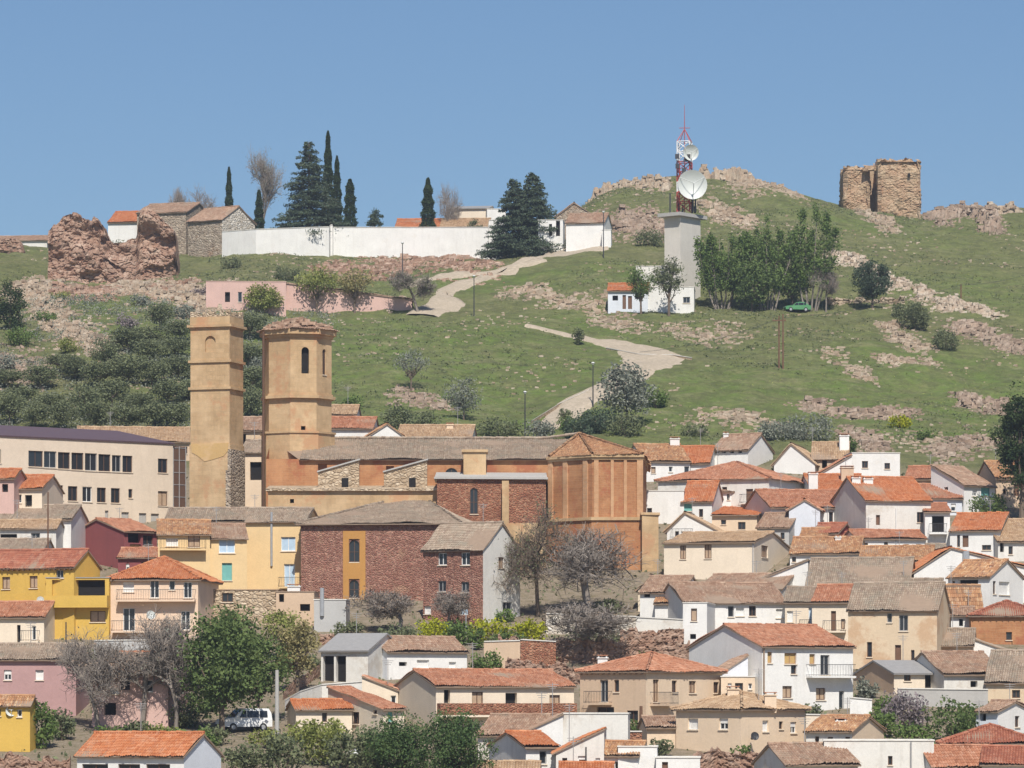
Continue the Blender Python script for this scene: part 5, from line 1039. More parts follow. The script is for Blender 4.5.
# ------------------------------------------------------------------ cemetery and hilltop buildings
def wallthing(label, pts, mat, name='wall', cat='wall', thick=.45, Yoff=0, cope=True, Yl=None, sink=1.2, group=None):
    """free standing wall along [(px, top row, foot row)]"""
    Yl = Yl or [gnd(p[0], p[2])[1]+Yoff for p in pts]; b = MB()
    c = [XY(p[0], y) for p, y in zip(pts, Yl)]; zt = [zz(p[1], y) for p, y in zip(pts, Yl)]; zb_ = [min(hgt(*q), zz(p[2], y))-sink for q, p, y in zip(c, pts, Yl)]
    for i in range(len(pts)-1):
        P, Q = c[i], c[i+1]; t_ = np.array((0, thick)); o3 = np.array((0,.08))
        V = [(*P,zb_[i]),(*Q,zb_[i+1]),(*(Q+t_),zb_[i+1]),(*(P+t_),zb_[i]),(*P,zt[i]),(*Q,zt[i+1]),(*(Q+t_),zt[i+1]),(*(P+t_),zt[i])]; b.hexa(V, 0)
        if cope: b.hexa([(*(P-o3),zt[i]+.005),(*(Q-o3),zt[i+1]+.005),(*(Q+t_+o3),zt[i+1]+.005),(*(P+t_+o3),zt[i]+.005),(*(P-o3),zt[i]+.1),(*(Q-o3),zt[i+1]+.1),(*(Q+t_+o3),zt[i+1]+.1),(*(P+t_+o3),zt[i]+.1)], 1)
    o = b.build(name, [MATS[mat], MATS['white_old']], loc=(*c[0], zb_[0])); return tag(o, label, cat, group)
wallthing('long bright white cemetery wall along the hilltop', [(222,232,260),(256,229.5,257),(329,227,257),(330.5,225,257),(332.5,225,257),(333.5,227.5,256),(488,227.5,254),(489,220.5,254),(502,219.5,253)], 'white', 'cemetery_wall', 'cemetery wall', .5, Yl=[656,662,668,670,670,670.5,671.5,671.8,671.8])
hh = dict(group='buildings on the hilltop')
house('old rubble house with mossy brown roof beside the castle wall', 137, 186, 212, 262, -14, 212, None, 'gx', 204, 'greystone', 'brownroof', Y0=674, **hh)
house('old stone house with flaking pale gable joining the cemetery wall', 188, 222, 219, 262, -36, 255, None, 'gx', 208, 'greystone', 'brownroof', Y0=664, side='stone_white', **hh)
house('white hilltop house with bright orange roof behind the castle wall', 108, 137, 222, 256, -8, None, None, 'gx', 212, 'white', 'orange', Y0=690, **hh)
house('low white hut with flat brown roof on the left skyline', 19, 47, 240, 262, -4, None, None, 'gx', 236.5, 'white_old', 'brownroof', Y0=700, **hh)
house('low white hut at the left edge of the skyline', -10, 18, 240, 262, -4, None, None, 'gx', 237, 'white_old', 'brownroof', Y0=704, **hh)
house('cream cemetery pavilion with flat roof behind the orange tiles', 452, 489, 208, 250, -8, None, 8, 'gx', 206.5, 'pale_cream', 'sheetroof', Y0=700, **hh)
house('white end pavilion of the cemetery beside the dark cypress group', 487, 506, 209, 250, 4, None, 8, 'flat', None, 'white', Y0=698, **hh)
house('long cemetery niche block with orange tiled roof', 395, 442, 228, 250, -3, None, None, 'gx', 219.5, 'white', 'orange', Y0=684, **hh)
house('cemetery chapel with brown tiled roof behind the white wall', 440, 488, 227, 250, -3, None, None, 'gx', 219, 'white', 'tanroof', Y0=680, **hh)
house('brown stone gabled chapel with crumbling roof', 556, 596, 216, 250, -4, None, 8, 'gy', 203, 'greystone', 'brownroof', Y0=672, apx=574, **hh)
house('white house with dark doorway in front of the brown stone chapel', 566, 604, 222, 245, -10, 612, None, 'gx', 214, 'white', 'brownroof', win=[(575,221,590,224,'k')], Y0=652, **hh)
house('white annex left of the brown stone chapel', 538, 563, 220, 246, -4, None, 5, 'flat', None, 'white', win=[(556,218,560,236,'k'),(549,224,552,236,'k')], Y0=660, **hh)
house('low white shed stepping down from the white chapel house', 602, 611, 230, 246, -4, None, 4, 'flat', None, 'white', Y0=650, name='shed', cat='shed', **hh)
house('pink hillside building with flat roof behind two blossom trees', 206, 286, 281.5, 308, 3, None, 6, 'flat', None, 'palepink', 'palepink', win=[(225,292,230,302,'k'),(238,292,242,302,'G')], Y0=589, **hh)
house('long pale pink wall building with brown slanting coping', 284, 412, 299, 314, 4, None, 6, 'slant', 283, 'palepink', 'brownroof', Y0=594, **hh)
# radio station
house('white radio station house with small blue shaded doors', 608, 648, 290.5, 312, -3, None, None, 'gx', 284, 'bluewhite', 'orange', win=[(612.5,295.5,618,300.5,'k'),(622.5,295,626,309,'d'),(628,296,632,309,'d'),(635,294,640,299,'k')], Y0=None, **hh)
house('taller white block of the radio station under the trees', 647, 694, 287, 313, -4, None, 7, 'flat', None, 'white', win=[(683,297,690,303,'G')], **hh)
house('pale upper annex at the foot of the concrete radio tower', 636, 690, 266, 300, -4, None, 5, 'flat', None, 'white_old', Y0=611, **hh)
rt = thing('radio_tower', 'square concrete tower topped by a red and white lattice with two dishes', 'radio tower', (*XY(680, 606), hgt(*XY(680,606))))
Yr = 606.; N0 = XY(680.5, Yr); ar = R(-38); u_ = np.array((math.cos(ar), math.sin(ar))); q_ = np.array((-math.sin(ar), math.cos(ar)))
k_ = (664.5-512)/FPX; wA = abs((k_*N0[1]-N0[0])/(u_[0]-k_*u_[1])); k2 = (700.5-512)/FPX; wB = abs((k2*N0[1]-N0[0])/(q_[0]-k2*q_[1]))
sq2 = [N0-u_*wA, N0, N0+q_*wB, N0-u_*wA+q_*wB]; zR = lambda py: zz(py, Yr)
b = MB(); b.prism(sq2, hgt(*N0)-2, zR(216)); b.build('shaft', MATS['paleconcrete'], rt)
b = MB(); b.prism(grow(sq2, 1.15), zR(216), zR(212.5), 0, True, True); b.build('platform', MATS['concrete'], rt)
cxr, cyr = np.mean(sq2, axis=0); cxr = XY(684.5, cyr)[0]
b = MB(); hw = 12.5/FPX*cyr*.72; zb0, zt0 = zz(212.5,cyr), zz(142,cyr); nseg = 7
cor2 = [(cxr+hw*math.cos(a+.55), cyr+hw*math.sin(a+.55)) for a in (0, math.pi/2, math.pi, -math.pi/2)]
for i in range(4):
    x, y = cor2[i]; x2, y2 = cor2[(i+1)%4]
    for s in range(nseg):
        za, zc = zb0+(zt0-zb0)*s/nseg, zb0+(zt0-zb0)*(s+1)/nseg; mi = 0 if s in (0,1,3,4) else 1
        if s == 6: mi = 1
        b.tube((x,y,za),(x,y,zc),.10,k=5,mi=mi); b.tube((x,y,za),(x2,y2,zc),.06,k=4,mi=mi); b.tube((x2,y2,za),(x,y,zc),.06,k=4,mi=mi); b.tube((x,y,zc),(x2,y2,zc),.075,k=4,mi=mi)
    b.tube((x,y,zt0),(cxr,cyr,zz(129,cyr)),.08,.05,k=4,mi=0)
b.tube((cxr,cyr,zz(130,cyr)),(cxr,cyr,zz(105,cyr)),.07,.03,k=5,mi=0); b.tube((cxr,cyr,zb0),(cxr,cyr,zz(130,cyr)),.06,k=4,mi=0)
b.tube((cxr-.8,cyr,zz(128,cyr)),(cxr+.8,cyr,zz(128,cyr)),.05,k=4); b.build('lattice_mast', [MATS['redpaint'], MATS['whitepaint']], rt)
b = MB(); rg = np.random.default_rng(9)
for k in range(9): x = cxr+rg.uniform(-2.2,2.2); y = cyr+rg.uniform(-2,1); b = MB(); b.tube((x,y,zb0),(x,y,zb0+rg.uniform(1,3)),.12,k=5); b.build('antenna', MATS['iron'], rt)
for k in range(6): x = cxr+rg.uniform(-1.3,.6); z = zz(rg.uniform(155,195),cyr); b = MB(); b.box(x-.3,x+.3,cyr-hw-.4,cyr-hw,z,z+.7); b.build('antenna', MATS['iron'], rt)
def dish(root, px, py, Y, r, aim, name='dish'):
    c = np.array((*XY(px, Y), zz(py, Y))); f = np.array(aim, float); f /= np.linalg.norm(f); a = np.cross(f, (0,0,1)); a /= np.linalg.norm(a); c2 = np.cross(a, f); b = MB(); V = []; nr, na = 6, 28
    for sgn in (0, .06):
        for i in range(nr+1):
            rr = r*i/nr; dpt = .32*r*(1-(i/nr)**2)
            for k in range(na): t_ = 2*math.pi*k/na; V.append(c-f*(dpt+sgn*(1 if i < nr else .0))+(a*math.cos(t_)+c2*math.sin(t_))*rr)
    F = [[i*na+k, i*na+(k+1)%na, (i+1)*na+(k+1)%na, (i+1)*na+k] for i in range(nr) for k in range(na)]; o_ = (nr+1)*na; F += [[q+o_ for q in f_[::-1]] for f_ in F]
    b.add(V, F); 
    for k in range(3): t_ = 2*math.pi*k/3+.5; b.tube(c+(a*math.cos(t_)+c2*math.sin(t_))*r*.95, c+f*r*.55, .035*r/2+.012, k=4)
    b.tube(c+f*r*.45, c+f*r*.62, .12*r/2+.02, k=6); b.tube(c-f*.34*r, c-f*(.34*r+.6), .12, k=6)
    return b.build(name, MATS['dish'], root, smooth=True)
dish(rt, 692.5, 184.5, cyr-hw-1.3, 15/FPX*602, (.12,-1,.06)); dish(rt, 691, 152.5, cyr-hw-.6, 8/FPX*602, (.2,-1,-.1))
# ------------------------------------------------------------------ vegetation
def leaves(b, C, size, rg, up=0.0, tv=None, mi=0, asp=.6):
    C = np.asarray(C, float); n = len(C); nv_ = rg.normal(0,1,(n,3)); nv_[:,2] += up; nv_ /= np.linalg.norm(nv_,axis=1)[:,None]
    a = np.cross(nv_, rg.normal(0,1,(n,3))); a /= np.linalg.norm(a,axis=1)[:,None]; c = np.cross(nv_, a); s = size*rg.uniform(.6,1.3,(n,1))
    V = np.stack([C-a*s, C+c*s*asp, C+a*s, C-c*s*asp], 1).reshape(-1,3)
    b.add(V, np.arange(4*n).reshape(n,4), mi, rg.uniform(0,1,n) if tv is None else tv)
def pts_in(n, rg, shell=.35):
    d = rg.normal(0,1,(n,3)); d /= np.linalg.norm(d,axis=1)[:,None]; return d*(rg.uniform(shell,1,(n,1))**.5)
def limb_skeleton(b, base, H_, r0, rg, lev=3, spread=.7, nb=4, start=.35, mi=0, minr=.02, lean=0., up=.35, tips=None):
    def grow_(p, d, L, r, k):
        nseg = 3; q = p
        for i in range(nseg):
            d2 = d+rg.normal(0,.13,3); d2[2] += .05; d2 /= np.linalg.norm(d2); q2 = q+d2*L/nseg; b.tube(q, q2, max(minr, r*(1-.25*i/nseg)), max(minr, r*(1-.25*(i+1)/nseg)), 5 if r > .06 else 3, mi, cap=False); q = q2; d = d2
            if k > 0 and i >= (0 if k < lev else 1):
                for _ in range(nb if k < lev else max(2, nb-1)):
                    t_ = rg.normal(0,1,3); t_ -= d*(t_@d); t_ /= np.linalg.norm(t_); dd = d*(1-spread)+t_*spread; dd[2] += up*rg.uniform(0,1); dd /= np.linalg.norm(dd); grow_(q, dd, L*rg.uniform(.5,.75), r*.5, k-1)
        if tips is not None and k <= 1: tips.append(q)
    grow_(np.array(base, float), np.array((lean,0,1.)), H_, r0, lev)
def put(px, base, Y0=None):
    if Y0: p = XY(px, Y0); return np.array((p[0], Y0, hgt(*p)))
    return np.array(gnd(px, base))
TREES = []
def finish(name, label, cat, loc, trunk, crown, leafmat, barkmat='bark', group=None):
    rt_ = thing(name, label, cat, tuple(loc), 0, group)
    if trunk is not None and trunk.n: trunk.build('trunk', MATS[barkmat], rt_)
    if crown is not None and crown.n: crown.build('crown', MATS[leafmat], rt_)
    return rt_
def broad(label, px, base, wpx, hpx, leaf='leaf_green', seed=0, dens=1.0, Y0=None, name='tree', cat='tree', trunk=.28, leafs=None, group=None, clumps=None, bark='bark', low=.0, open_=.35):
    rg = np.random.default_rng(seed+300); g = put(px, base, Y0); k = g[1]/FPX; w = wpx*k; H_ = hpx*k; top = (HZ-(base-hpx))*k if Y0 is None else None
    ch = H_*(1-trunk*(1-low)); zc = g[2]+H_-ch/2; t_ = MB(); c = MB(); rx = w/2; rz_ = ch/2
    nc = clumps or int(16+10*w); P = pts_in(nc, rg, .25)*np.array((rx*.8, rx*.75, rz_*.82)); P = P+np.array((g[0],g[1],zc)); P[:,0] += rg.normal(0,.06*w,nc)
    ls = leafs or min(.30, max(.13, w/34)); t_.tube(g-np.array((0,0,.6)), g+np.array((rg.normal(0,.1),0,H_*.45)), max(.1,H_*.025), max(.06,H_*.015), 7)
    for p in P[rg.choice(nc, min(nc, 12), replace=False)]:
        q0 = g+np.array((0,0,H_*rg.uniform(.2,.45))); mdl = (q0+p)/2+np.array((0,0,-.1*H_*rg.uniform(0,1))); t_.tube(q0, mdl, H_*.012+.02, H_*.008+.015, 5, cap=False); t_.tube(mdl, p, H_*.008+.015, .015, 4, cap=False)
    per = int(dens*w*ch/(ls*ls)*open_*9/nc)+6; cr = w*.15+.22
    for p in P:
        r_ = cr*rg.uniform(.6,1.25); q = p+pts_in(per, rg, .1)*np.array((r_,r_,r_*.8)); base_t = np.clip(rg.normal(.5,.2),.1,.9); leaves(c, q, ls, rg, .5, np.clip(rg.normal(base_t,.2,per),0,1))
    stray = g+np.array((0,0,zc-g[2]))+pts_in(per*3, rg, .8)*np.array((rx*1.05,rx,rz_*1.05)); leaves(c, stray, ls, rg, .5)
    return finish(name, label, cat, g, t_, c, leaf, bark, group)
def cypress(label, px, base, wpx, toppy, leaf='leaf_cypress', seed=0, Y0=None, group='cypresses of the hilltop cemetery', shape=.55, name='cypress', cat='cypress', slack=.12):
    rg = np.random.default_rng(seed+400); g = put(px, base, Y0); H_ = zz(toppy, g[1])-g[2]; w = wpx*g[1]/FPX; t_ = MB(); c = MB(); t_.tube(g-np.array((0,0,.5)), g+np.array((0,0,H_*.9)), .18, .04, 6)
    n = int(260*H_*w*.9)+800; f = rg.uniform(.02,1,n); prof = np.minimum(1, (f/.12)**.5)*np.clip(1-f,0,1)**shape*(.85+.15*np.sin(f*40+rg.uniform(0,6))); th = rg.uniform(0,2*math.pi,n); rr = w/2*prof*(rg.uniform(.45,1.0,n)**.35+rg.normal(0,slack,n))
    C = np.stack([g[0]+rr*np.cos(th), g[1]+rr*np.sin(th), g[2]+f*H_], 1); leaves(c, C, .17, rg, .2, np.clip(rg.normal(.45,.25,n),0,1), asp=.45); return finish(name, label, cat, g, t_, c, leaf, 'bark', group)
def conifer(label, px, base, wpx, toppy, leaf='leaf_cedar', seed=0, Y0=None, layers=26, droop=.12, name='cedar', cat='cedar', group=None, irr=.3, k_=1.0, low=.04):
    rg = np.random.default_rng(seed+500); g = put(px, base, Y0); H_ = zz(toppy, g[1])-g[2]; w = wpx*g[1]/FPX; t_ = MB(); c = MB(); t_.tube(g-np.array((0,0,.5)), g+np.array((0,0,H_*.97)), .32*w/10+.06, .03, 7)
    for i in range(layers):
        f = low+(.97-low)*(i+rg.uniform(-.3,.3))/layers; f = min(max(f, .03), .98); R_ = w/2*(1-f)**.85*k_
        for j in range(int(5+6*(1-f))):
            th = rg.uniform(0,2*math.pi); L = R_*rg.uniform(1-irr*1.6,1.08)+.25; z0_ = g[2]+f*H_; d = np.array((math.cos(th), math.sin(th), 0)); p1 = np.array((g[0],g[1],z0_)); p2 = p1+d*L+np.array((0,0,L*(.10-droop*2)+rg.normal(0,.15))); t_.tube(p1, p2, .035+.01*L, .012, 4, cap=False)
            n = int(16+26*L); s = rg.uniform(.15,1.02,n)**.8; side = rg.normal(0,.20*L*(1-s*.5)+.1); q = p1+(p2-p1)*s[:,None]; prp = np.array((-d[1],d[0],0)); q = q+prp*rg.normal(0,1,(n,1))*(.16*L+.1)*(1.1-s[:,None]*.6)+np.array((0,0,1))*rg.normal(.05,.13,(n,1)); leaves(c, q, .19, rg, 1.2, np.clip(rg.normal(.3+.4*s,.18),0,1), asp=.5)
    return finish(name, label, cat, g, t_, c, leaf, 'bark', group)
def bare(label, px, base, wpx, hpx, seed=0, Y0=None, name='bare_tree', group=None, bark='bark_grey', lev=4, nb=3, leaf=None, nl=0, spread=.62, up=.3, r=.013, fork=.0, cat='bare tree'):
    rg = np.random.default_rng(seed+600); g = put(px, base, Y0); H_ = hpx*g[1]/FPX; w = wpx*g[1]/FPX; t_ = MB(); c = MB(); tips = []
    limb_skeleton(t_, (0,0,0), H_*.45, H_*.022+.03, rg, lev, spread, nb, minr=r, tips=tips, up=up)
    V = np.concatenate(t_.v); ex = np.percentile(np.abs(V[:,0]), 97); zt_ = np.percentile(V[:,2], 99.5); S_ = np.array((w/2/ex, w/2/ex, H_/zt_)); t_.v = [v*S_+g for v in t_.v]; tips = np.array(tips)*S_+g
    t_.tube(g-np.array((0,0,.6)), g+np.array((0,0,.15)), H_*.022*S_[0]+.05, H_*.02*S_[0]+.04, 7)
    if leaf and nl: i = rg.integers(0, len(tips), nl); leaves(c, tips[i]+rg.normal(0,.32,(nl,3)), .11, rg, .3)
    return finish(name, label, cat, g, t_, c if leaf else None, leaf or 'leaf_brown', bark, group)
def shrub(label, px, base, wpx, hpx, leaf='leaf_mid', seed=0, Y0=None, group=None, name='shrub', cat='shrub', dens=1.0, leafs=None):
    rg = np.random.default_rng(seed+700); g = put(px, base, Y0); k = g[1]/FPX; w, H_ = wpx*k, hpx*k; c = MB(); t_ = MB(); nc = int(7+6*w); ls = leafs or .15
    for i in range(5): d = rg.normal(0,1,3); d[2] = 2; d /= np.linalg.norm(d); t_.tube(g-np.array((0,0,.3)), g+d*np.array((w*.3,w*.3,H_*.7)), .05, .02, 4)
    P = pts_in(nc, rg, .2)*np.array((w*.42, w*.35, H_*.42)); P[:,2] = np.abs(P[:,2]+H_*.42); P += g; per = int(dens*w*H_/(ls*ls)*2.0/nc)+8
    for p in P:
        r_ = rg.uniform(.14,.26)*w*.6+.22; leaves(c, p+pts_in(per, rg, .1)*r_, ls, rg, .4, np.clip(rg.normal(rg.uniform(.25,.75),.2,per),0,1))
    root_ = thing(name, label, cat, tuple(g), 0, group); t_.build('stem', MATS['bark'], root_); c.build('foliage', MATS[leaf], root_); return root_
def poplar(label, px, base, wpx, hpx, leaf='leaf_mid', seed=0, Y0=None, stems=6, group='poplars around the radio station', dens=1.5):
    rg = np.random.default_rng(seed+800); g = put(px, base, Y0); k = g[1]/FPX; w = wpx*k; H_ = hpx*k; t_ = MB(); c = MB()
    for s in range(stems):
        dx = (s/(stems-1)-.5)*w*.78+rg.normal(0,.05*w); hh_ = H_*rg.uniform(.84,1.02)*(1-.15*abs(2*s/(stems-1)-1)); tip = g+np.array((dx, rg.normal(0,w*.16), hh_)); b0 = g+np.array((dx*.25, 0, 0)); p_ = b0-np.array((0,0,.4))
        for i in range(1, 7): f = i/6; q = b0+(tip-b0)*np.array((f**.75, f**.75, f))+rg.normal(0,.12,3)*(f < 1); t_.tube(p_, q, .17*(1-f*.85)+.02, .17*(1-(f+.12)*.85)+.02 if f < 1 else .02, 5, cap=False); p_ = q
        for i in range(26):
            f = rg.uniform(.24, .99); ctr = b0+(tip-b0)*np.array((f**.75, f**.75, f)); rad = w*.15*math.sin(min(1, (1-f)*1.5+.12)*math.pi*.5)*rg.uniform(.6,1.25); L_ = rad*rg.uniform(.5,1.1); th = rg.uniform(0,6.28); e = ctr+np.array((math.cos(th)*L_, math.sin(th)*L_, L_*.9)); t_.tube(ctr, e, .03, .012, 3, cap=False)
            n = int(46*dens); q = e+rg.normal(0,1,(n,3))*np.array((.36,.36,.62))*(.5+rad*.35); leaves(c, q, .17, rg, .5, np.clip(rg.normal(rg.uniform(.25,.75),.18,n),0,1))
    return finish('poplar', label, 'poplar', g, t_, c, leaf, 'bark_grey', group)
# hilltop, left to right
bare('bare round tree on the skyline behind the rubble house', 169, 205, 36, 68, 1, 690); bare('bare spreading tree on the skyline left of the thin cypress', 208, 210, 40, 71, 2, 690)
cypress('thin dark cypress standing alone beside the stone houses', 229, 225, 13, 167, seed=3, Y0=690)
bare('tall leafless poplar tree between the thin cypress and the cedar', 264, 228, 30, 99, 4, 686, leaf='leaf_grey', nl=1600, spread=.5, up=.55)
cypress('slim faded cypress at the foot of the leafless poplar', 259, 232, 16, 190, seed=5, Y0=684, leaf='leaf_cypress')
conifer('broad dark blue cedar towering over the cemetery wall', 309, 254, 92, 137, seed=6, Y0=672.5, layers=36, irr=.35, k_=1.1, low=.20)
cypress('tallest cypress, rising behind the cedar', 328, 232, 17, 131, seed=7, Y0=682); cypress('tall narrow cypress just right of the tallest one', 337, 232, 15, 156, seed=8, Y0=680); cypress('shorter column cypress at the end of the cedar group', 350, 232, 17, 179, seed=9, Y0=678, shape=.35)
broad('small round evergreen peeping over the white wall', 375, 245, 17, 45, 'leaf_cedar', 10, Y0=678, trunk=.1)
cypress('stout pointed cypress standing alone behind the white wall', 428, 232, 21, 178, seed=11, Y0=677, shape=.5); bare('bare bushy tree beside the stout cypress', 442, 232, 34, 74, 12, 686)
broad('small round bush above the orange tiled cemetery roof', 474, 235, 17, 37, 'leaf_olive', 13, Y0=676, trunk=.05)
conifer('blue green fir with pointed top at the cemetery corner', 532, 250, 52, 170, 'leaf_cedar', 14, Y0=664, layers=40, irr=.2, name='fir', cat='fir', k_=1.75); conifer('shorter blue green fir merging with the pointed one', 514, 250, 44, 176, 'leaf_cedar', 15, Y0=663, layers=32, irr=.2, name='fir', cat='fir', k_=1.8)
# radio station trees
poplar('large green poplar against the concrete radio tower', 722, 309, 64, 84, 'leaf_mid', 20, stems=7)
poplar('tallest poplar in the middle of the radio station grove', 768, 310, 60, 98, 'leaf_mid', 21, stems=7); poplar('wide poplar at the right end of the radio station grove', 810, 311, 56, 106, 'leaf_mid', 22, stems=6)
broad('dark lower tree in the shade between the poplars', 752, 311, 50, 52, 'leaf_green', 23, trunk=.1); broad('dark bushy tree above the parked green car', 792, 306, 44, 46, 'leaf_green', 26, trunk=.2, Y0=604)
broad('small grey green tree before the white radio block', 669, 316, 34, 60, 'leaf_olive', 24, trunk=.3, dens=.6); broad('small light tree left of the concrete radio tower', 641, 314, 28, 50, 'leaf_mid', 25, dens=.6)
bare('thin leafless tree beside the parked green car', 826, 312, 26, 46, 27, leaf='leaf_brown', nl=200); broad('dark round conifer on the slope below the castle tower', 872, 308, 38, 54, 'leaf_cedar', 28, trunk=.06, dens=1.1, leafs=.16)
# blossom / shrubs on hill
broad('gnarled fruit tree with pale new leaves before the pink building', 317, 313, 42, 46, 'leaf_light', 30, trunk=.35, dens=.5); broad('second fruit tree with sparse yellowish leaves by the pink wall', 355, 313, 40, 46, 'leaf_tan', 31, trunk=.4, dens=.4)
broad('low round light green tree at the left end of the pink building', 263, 314, 40, 30, 'leaf_light', 32, trunk=.1); bare('brown leafless bush at the end of the pink wall', 418, 313, 48, 40, 33, leaf='leaf_olive', nl=1300, cat='bush', name='bare_bush'); shrub('grey bush in the rubble above the fruit trees', 285, 280, 30, 16, 'leaf_olive', 34)
broad('thin sparse tree alone in the green field above the church roof', 411, 391, 36, 42, 'leaf_grey', 35, trunk=.35, dens=.22); broad('loose grey green shrub tree on the field right of the thin tree', 464, 420, 40, 44, 'leaf_grey', 36, trunk=.1, dens=.35)
broad('big silvery grey shrub by the road with dark shrubs at its foot', 627, 425, 58, 64, 'leaf_grey', 37, trunk=.05, dens=.8)
for k, (px, base, w_, h_, lf, lab) in enumerate([(598,432,50,28,'leaf_cedar','dark evergreen shrub covering the road bend'),(580,440,36,26,'leaf_cedar','dark evergreen shrub at the road edge above the apse roof'),(625,436,42,24,'leaf_olive','low olive shrub below the silvery shrub'),(656,408,26,26,'leaf_mid','green shrub right of the silvery shrub'),
    (540,440,34,24,'leaf_grey','pale dry shrub at the lower end of the road'),(400,428,40,26,'leaf_olive','dark shrub behind the pale tiled roof'),(425,432,36,22,'leaf_olive','low shrub behind the nave roof'),(352,408,22,14,'leaf_mid','small shrub right of the octagonal tower'),(500,436,46,20,'leaf_olive','long low shrub behind the nave ridge'),(565,430,22,14,'leaf_mid','small shrub between road and nave'),
    (805,440,66,26,'leaf_grey','wide grey shrub behind the tan chimney house'),(770,440,40,20,'leaf_grey','grey shrub behind the vented house'),(900,428,24,16,'leaf_yellow','bright yellow green bush on the right slope'),(925,440,20,12,'leaf_mid','small bush at the top of the right town'),(850,452,16,18,'leaf_mid','small bush behind the white flat block'),
    (10,330,36,60,'leaf_dark','tall dark shrub at the left edge of the slope'),(128,330,22,18,'leaf_purple','purplish dry bush below the castle wall'),(115,252,24,12,'leaf_olive','dark bush growing in the castle wall gap'),(915,330,36,34,'leaf_olive','loose green shrub in the middle of the right slope'),(945,350,34,22,'leaf_olive','low green shrub before the rock slab pile'),(905,318,30,16,'leaf_olive','low shrub under the terrace wall'),
    (578,345,12,20,'leaf_olive','small dark shrub above the road'),(650,245,40,14,'leaf_olive','low bushes beside the concrete tower foot'),(565,420,16,14,'leaf_olive','small grey bush at the road fence'),(695,436,30,12,'leaf_olive','low scrub behind the orange roofed house by the apse'),(230,268,26,12,'leaf_olive','dark scrub below the old stone houses')]):
    shrub(lab, px, base, w_, h_, lf, 60+k, group='shrubs on the hillside')
# olive grove on the left slope: a few kinds, copied
ol = [broad('grey green olive tree of the grove on the slope above the school', 120+30*i, 372, 34, 30, 'leaf_olive', 80+i, trunk=.18, name='olive_tree', cat='olive tree', group='olive trees on the slope behind the school', leafs=.14, dens=.9) for i in range(4)]
spots = [(10,425),(35,428),(62,430),(95,432),(125,432),(155,430),(180,428),(20,405),(52,412),(84,414),(112,408),(140,412),(168,408),(188,400),(40,388),(75,380),(100,388),(128,384),(152,386),(178,380),(62,372),(105,368),(150,362),(175,358),(8,388),(146,345),(180,340),(128,352),(160,330),(250,420),(252,395),(248,365),(250,340)]
rg = np.random.default_rng(77)
for i, (px, py) in enumerate(spots):
    g = put(px, py); o = ol[i] if i < 4 else None
    if i < 4: o.location = tuple(g); o.scale = (rg.uniform(.8,1.1),)*3
    else: o = copy_tree(ol[i % 4], tuple(g), rg.uniform(0,6.28), (rg.uniform(.85,1.5), rg.uniform(.85,1.3), rg.uniform(.6,1.05)))
    o.rotation_euler.z = rg.uniform(0, 6.28)
for k, (px, base, w_, h_, lf, lab) in enumerate([(20,345,40,20,'leaf_mid','green bramble patch left of the pale rock ridge'),(45,322,26,12,'leaf_mid','green bush on top of the pale rock ridge'),(70,352,30,14,'leaf_light','yellowish bush under the pale rock ridge'),(5,372,26,20,'leaf_grey','grey bush at the left edge of the olive grove'),(140,305,24,10,'leaf_grey','grey scrub on the ledge below the castle wall'),(205,300,30,14,'leaf_purple','dry purplish scrub left of the pink building'),(185,318,26,14,'leaf_grey','grey scrub just left of the square tower top'),(258,380,22,26,'leaf_grey','grey bush between the two towers'),(60,300,24,9,'leaf_light','low yellow green bush above the pale rock ridge')]):
    shrub(lab, px, base, w_, h_, lf, 170+k, group='shrubs on the hillside')
# town
broad('big dense dark green tree filling the street beside the pale yellow house', 222, 735, 92, 130, 'leaf_green', 40, trunk=.12, dens=.95, leafs=.17); broad('second big green tree leaning over the parked white van', 258, 722, 72, 92, 'leaf_green', 41, trunk=.2, dens=.9, leafs=.16); broad('upper green tree under the stone basement house', 232, 690, 66, 88, 'leaf_green', 38, trunk=.1, dens=.9, leafs=.17)
broad('slender tan leaved tree beside the pale green wall', 297, 693, 42, 82, 'leaf_tan', 42, trunk=.12, dens=.7); broad('yellowish green tree behind the tan leaved tree', 283, 660, 44, 52, 'leaf_light', 43, trunk=.2, dens=.6)
bare('grey leafless tree with two trunks before the mauve pink house', 98, 730, 72, 96, 44, lev=4, nb=3, leaf='leaf_brown', nl=250); bare('larger leafless tree with bent trunk before the mauve pink house', 142, 728, 96, 112, 45, lev=4, nb=3, leaf='leaf_brown', nl=250); bare('leafless grey tree between the bent trunk and the green tree', 176, 730, 66, 104, 47, lev=4, nb=3, leaf='leaf_grey', nl=500)
bare('tall dark half bare tree in front of the church apse', 538, 616, 66, 110, 46, lev=4, nb=3, leaf='leaf_olive', nl=1300, bark='bark'); bare('reddish bare tree beside the tall one before the apse', 586, 620, 84, 92, 48, lev=4, nb=3, leaf='leaf_brown', nl=250, spread=.7); bare('grey thicket of bare twigs on the stone terrace below the apse', 588, 662, 74, 58, 49, lev=4, nb=3, leaf='leaf_brown', nl=300, cat='bush', name='bare_bush')
bare('small bare shrub at the foot of the red stone convent', 398, 635, 66, 44, 50, leaf='leaf_brown', nl=1200, cat='bush', name='bare_bush'); bare('bare shrub tree before the three storey red stone house', 447, 628, 40, 36, 51, leaf='leaf_brown', nl=250, cat='bush', name='bare_bush')
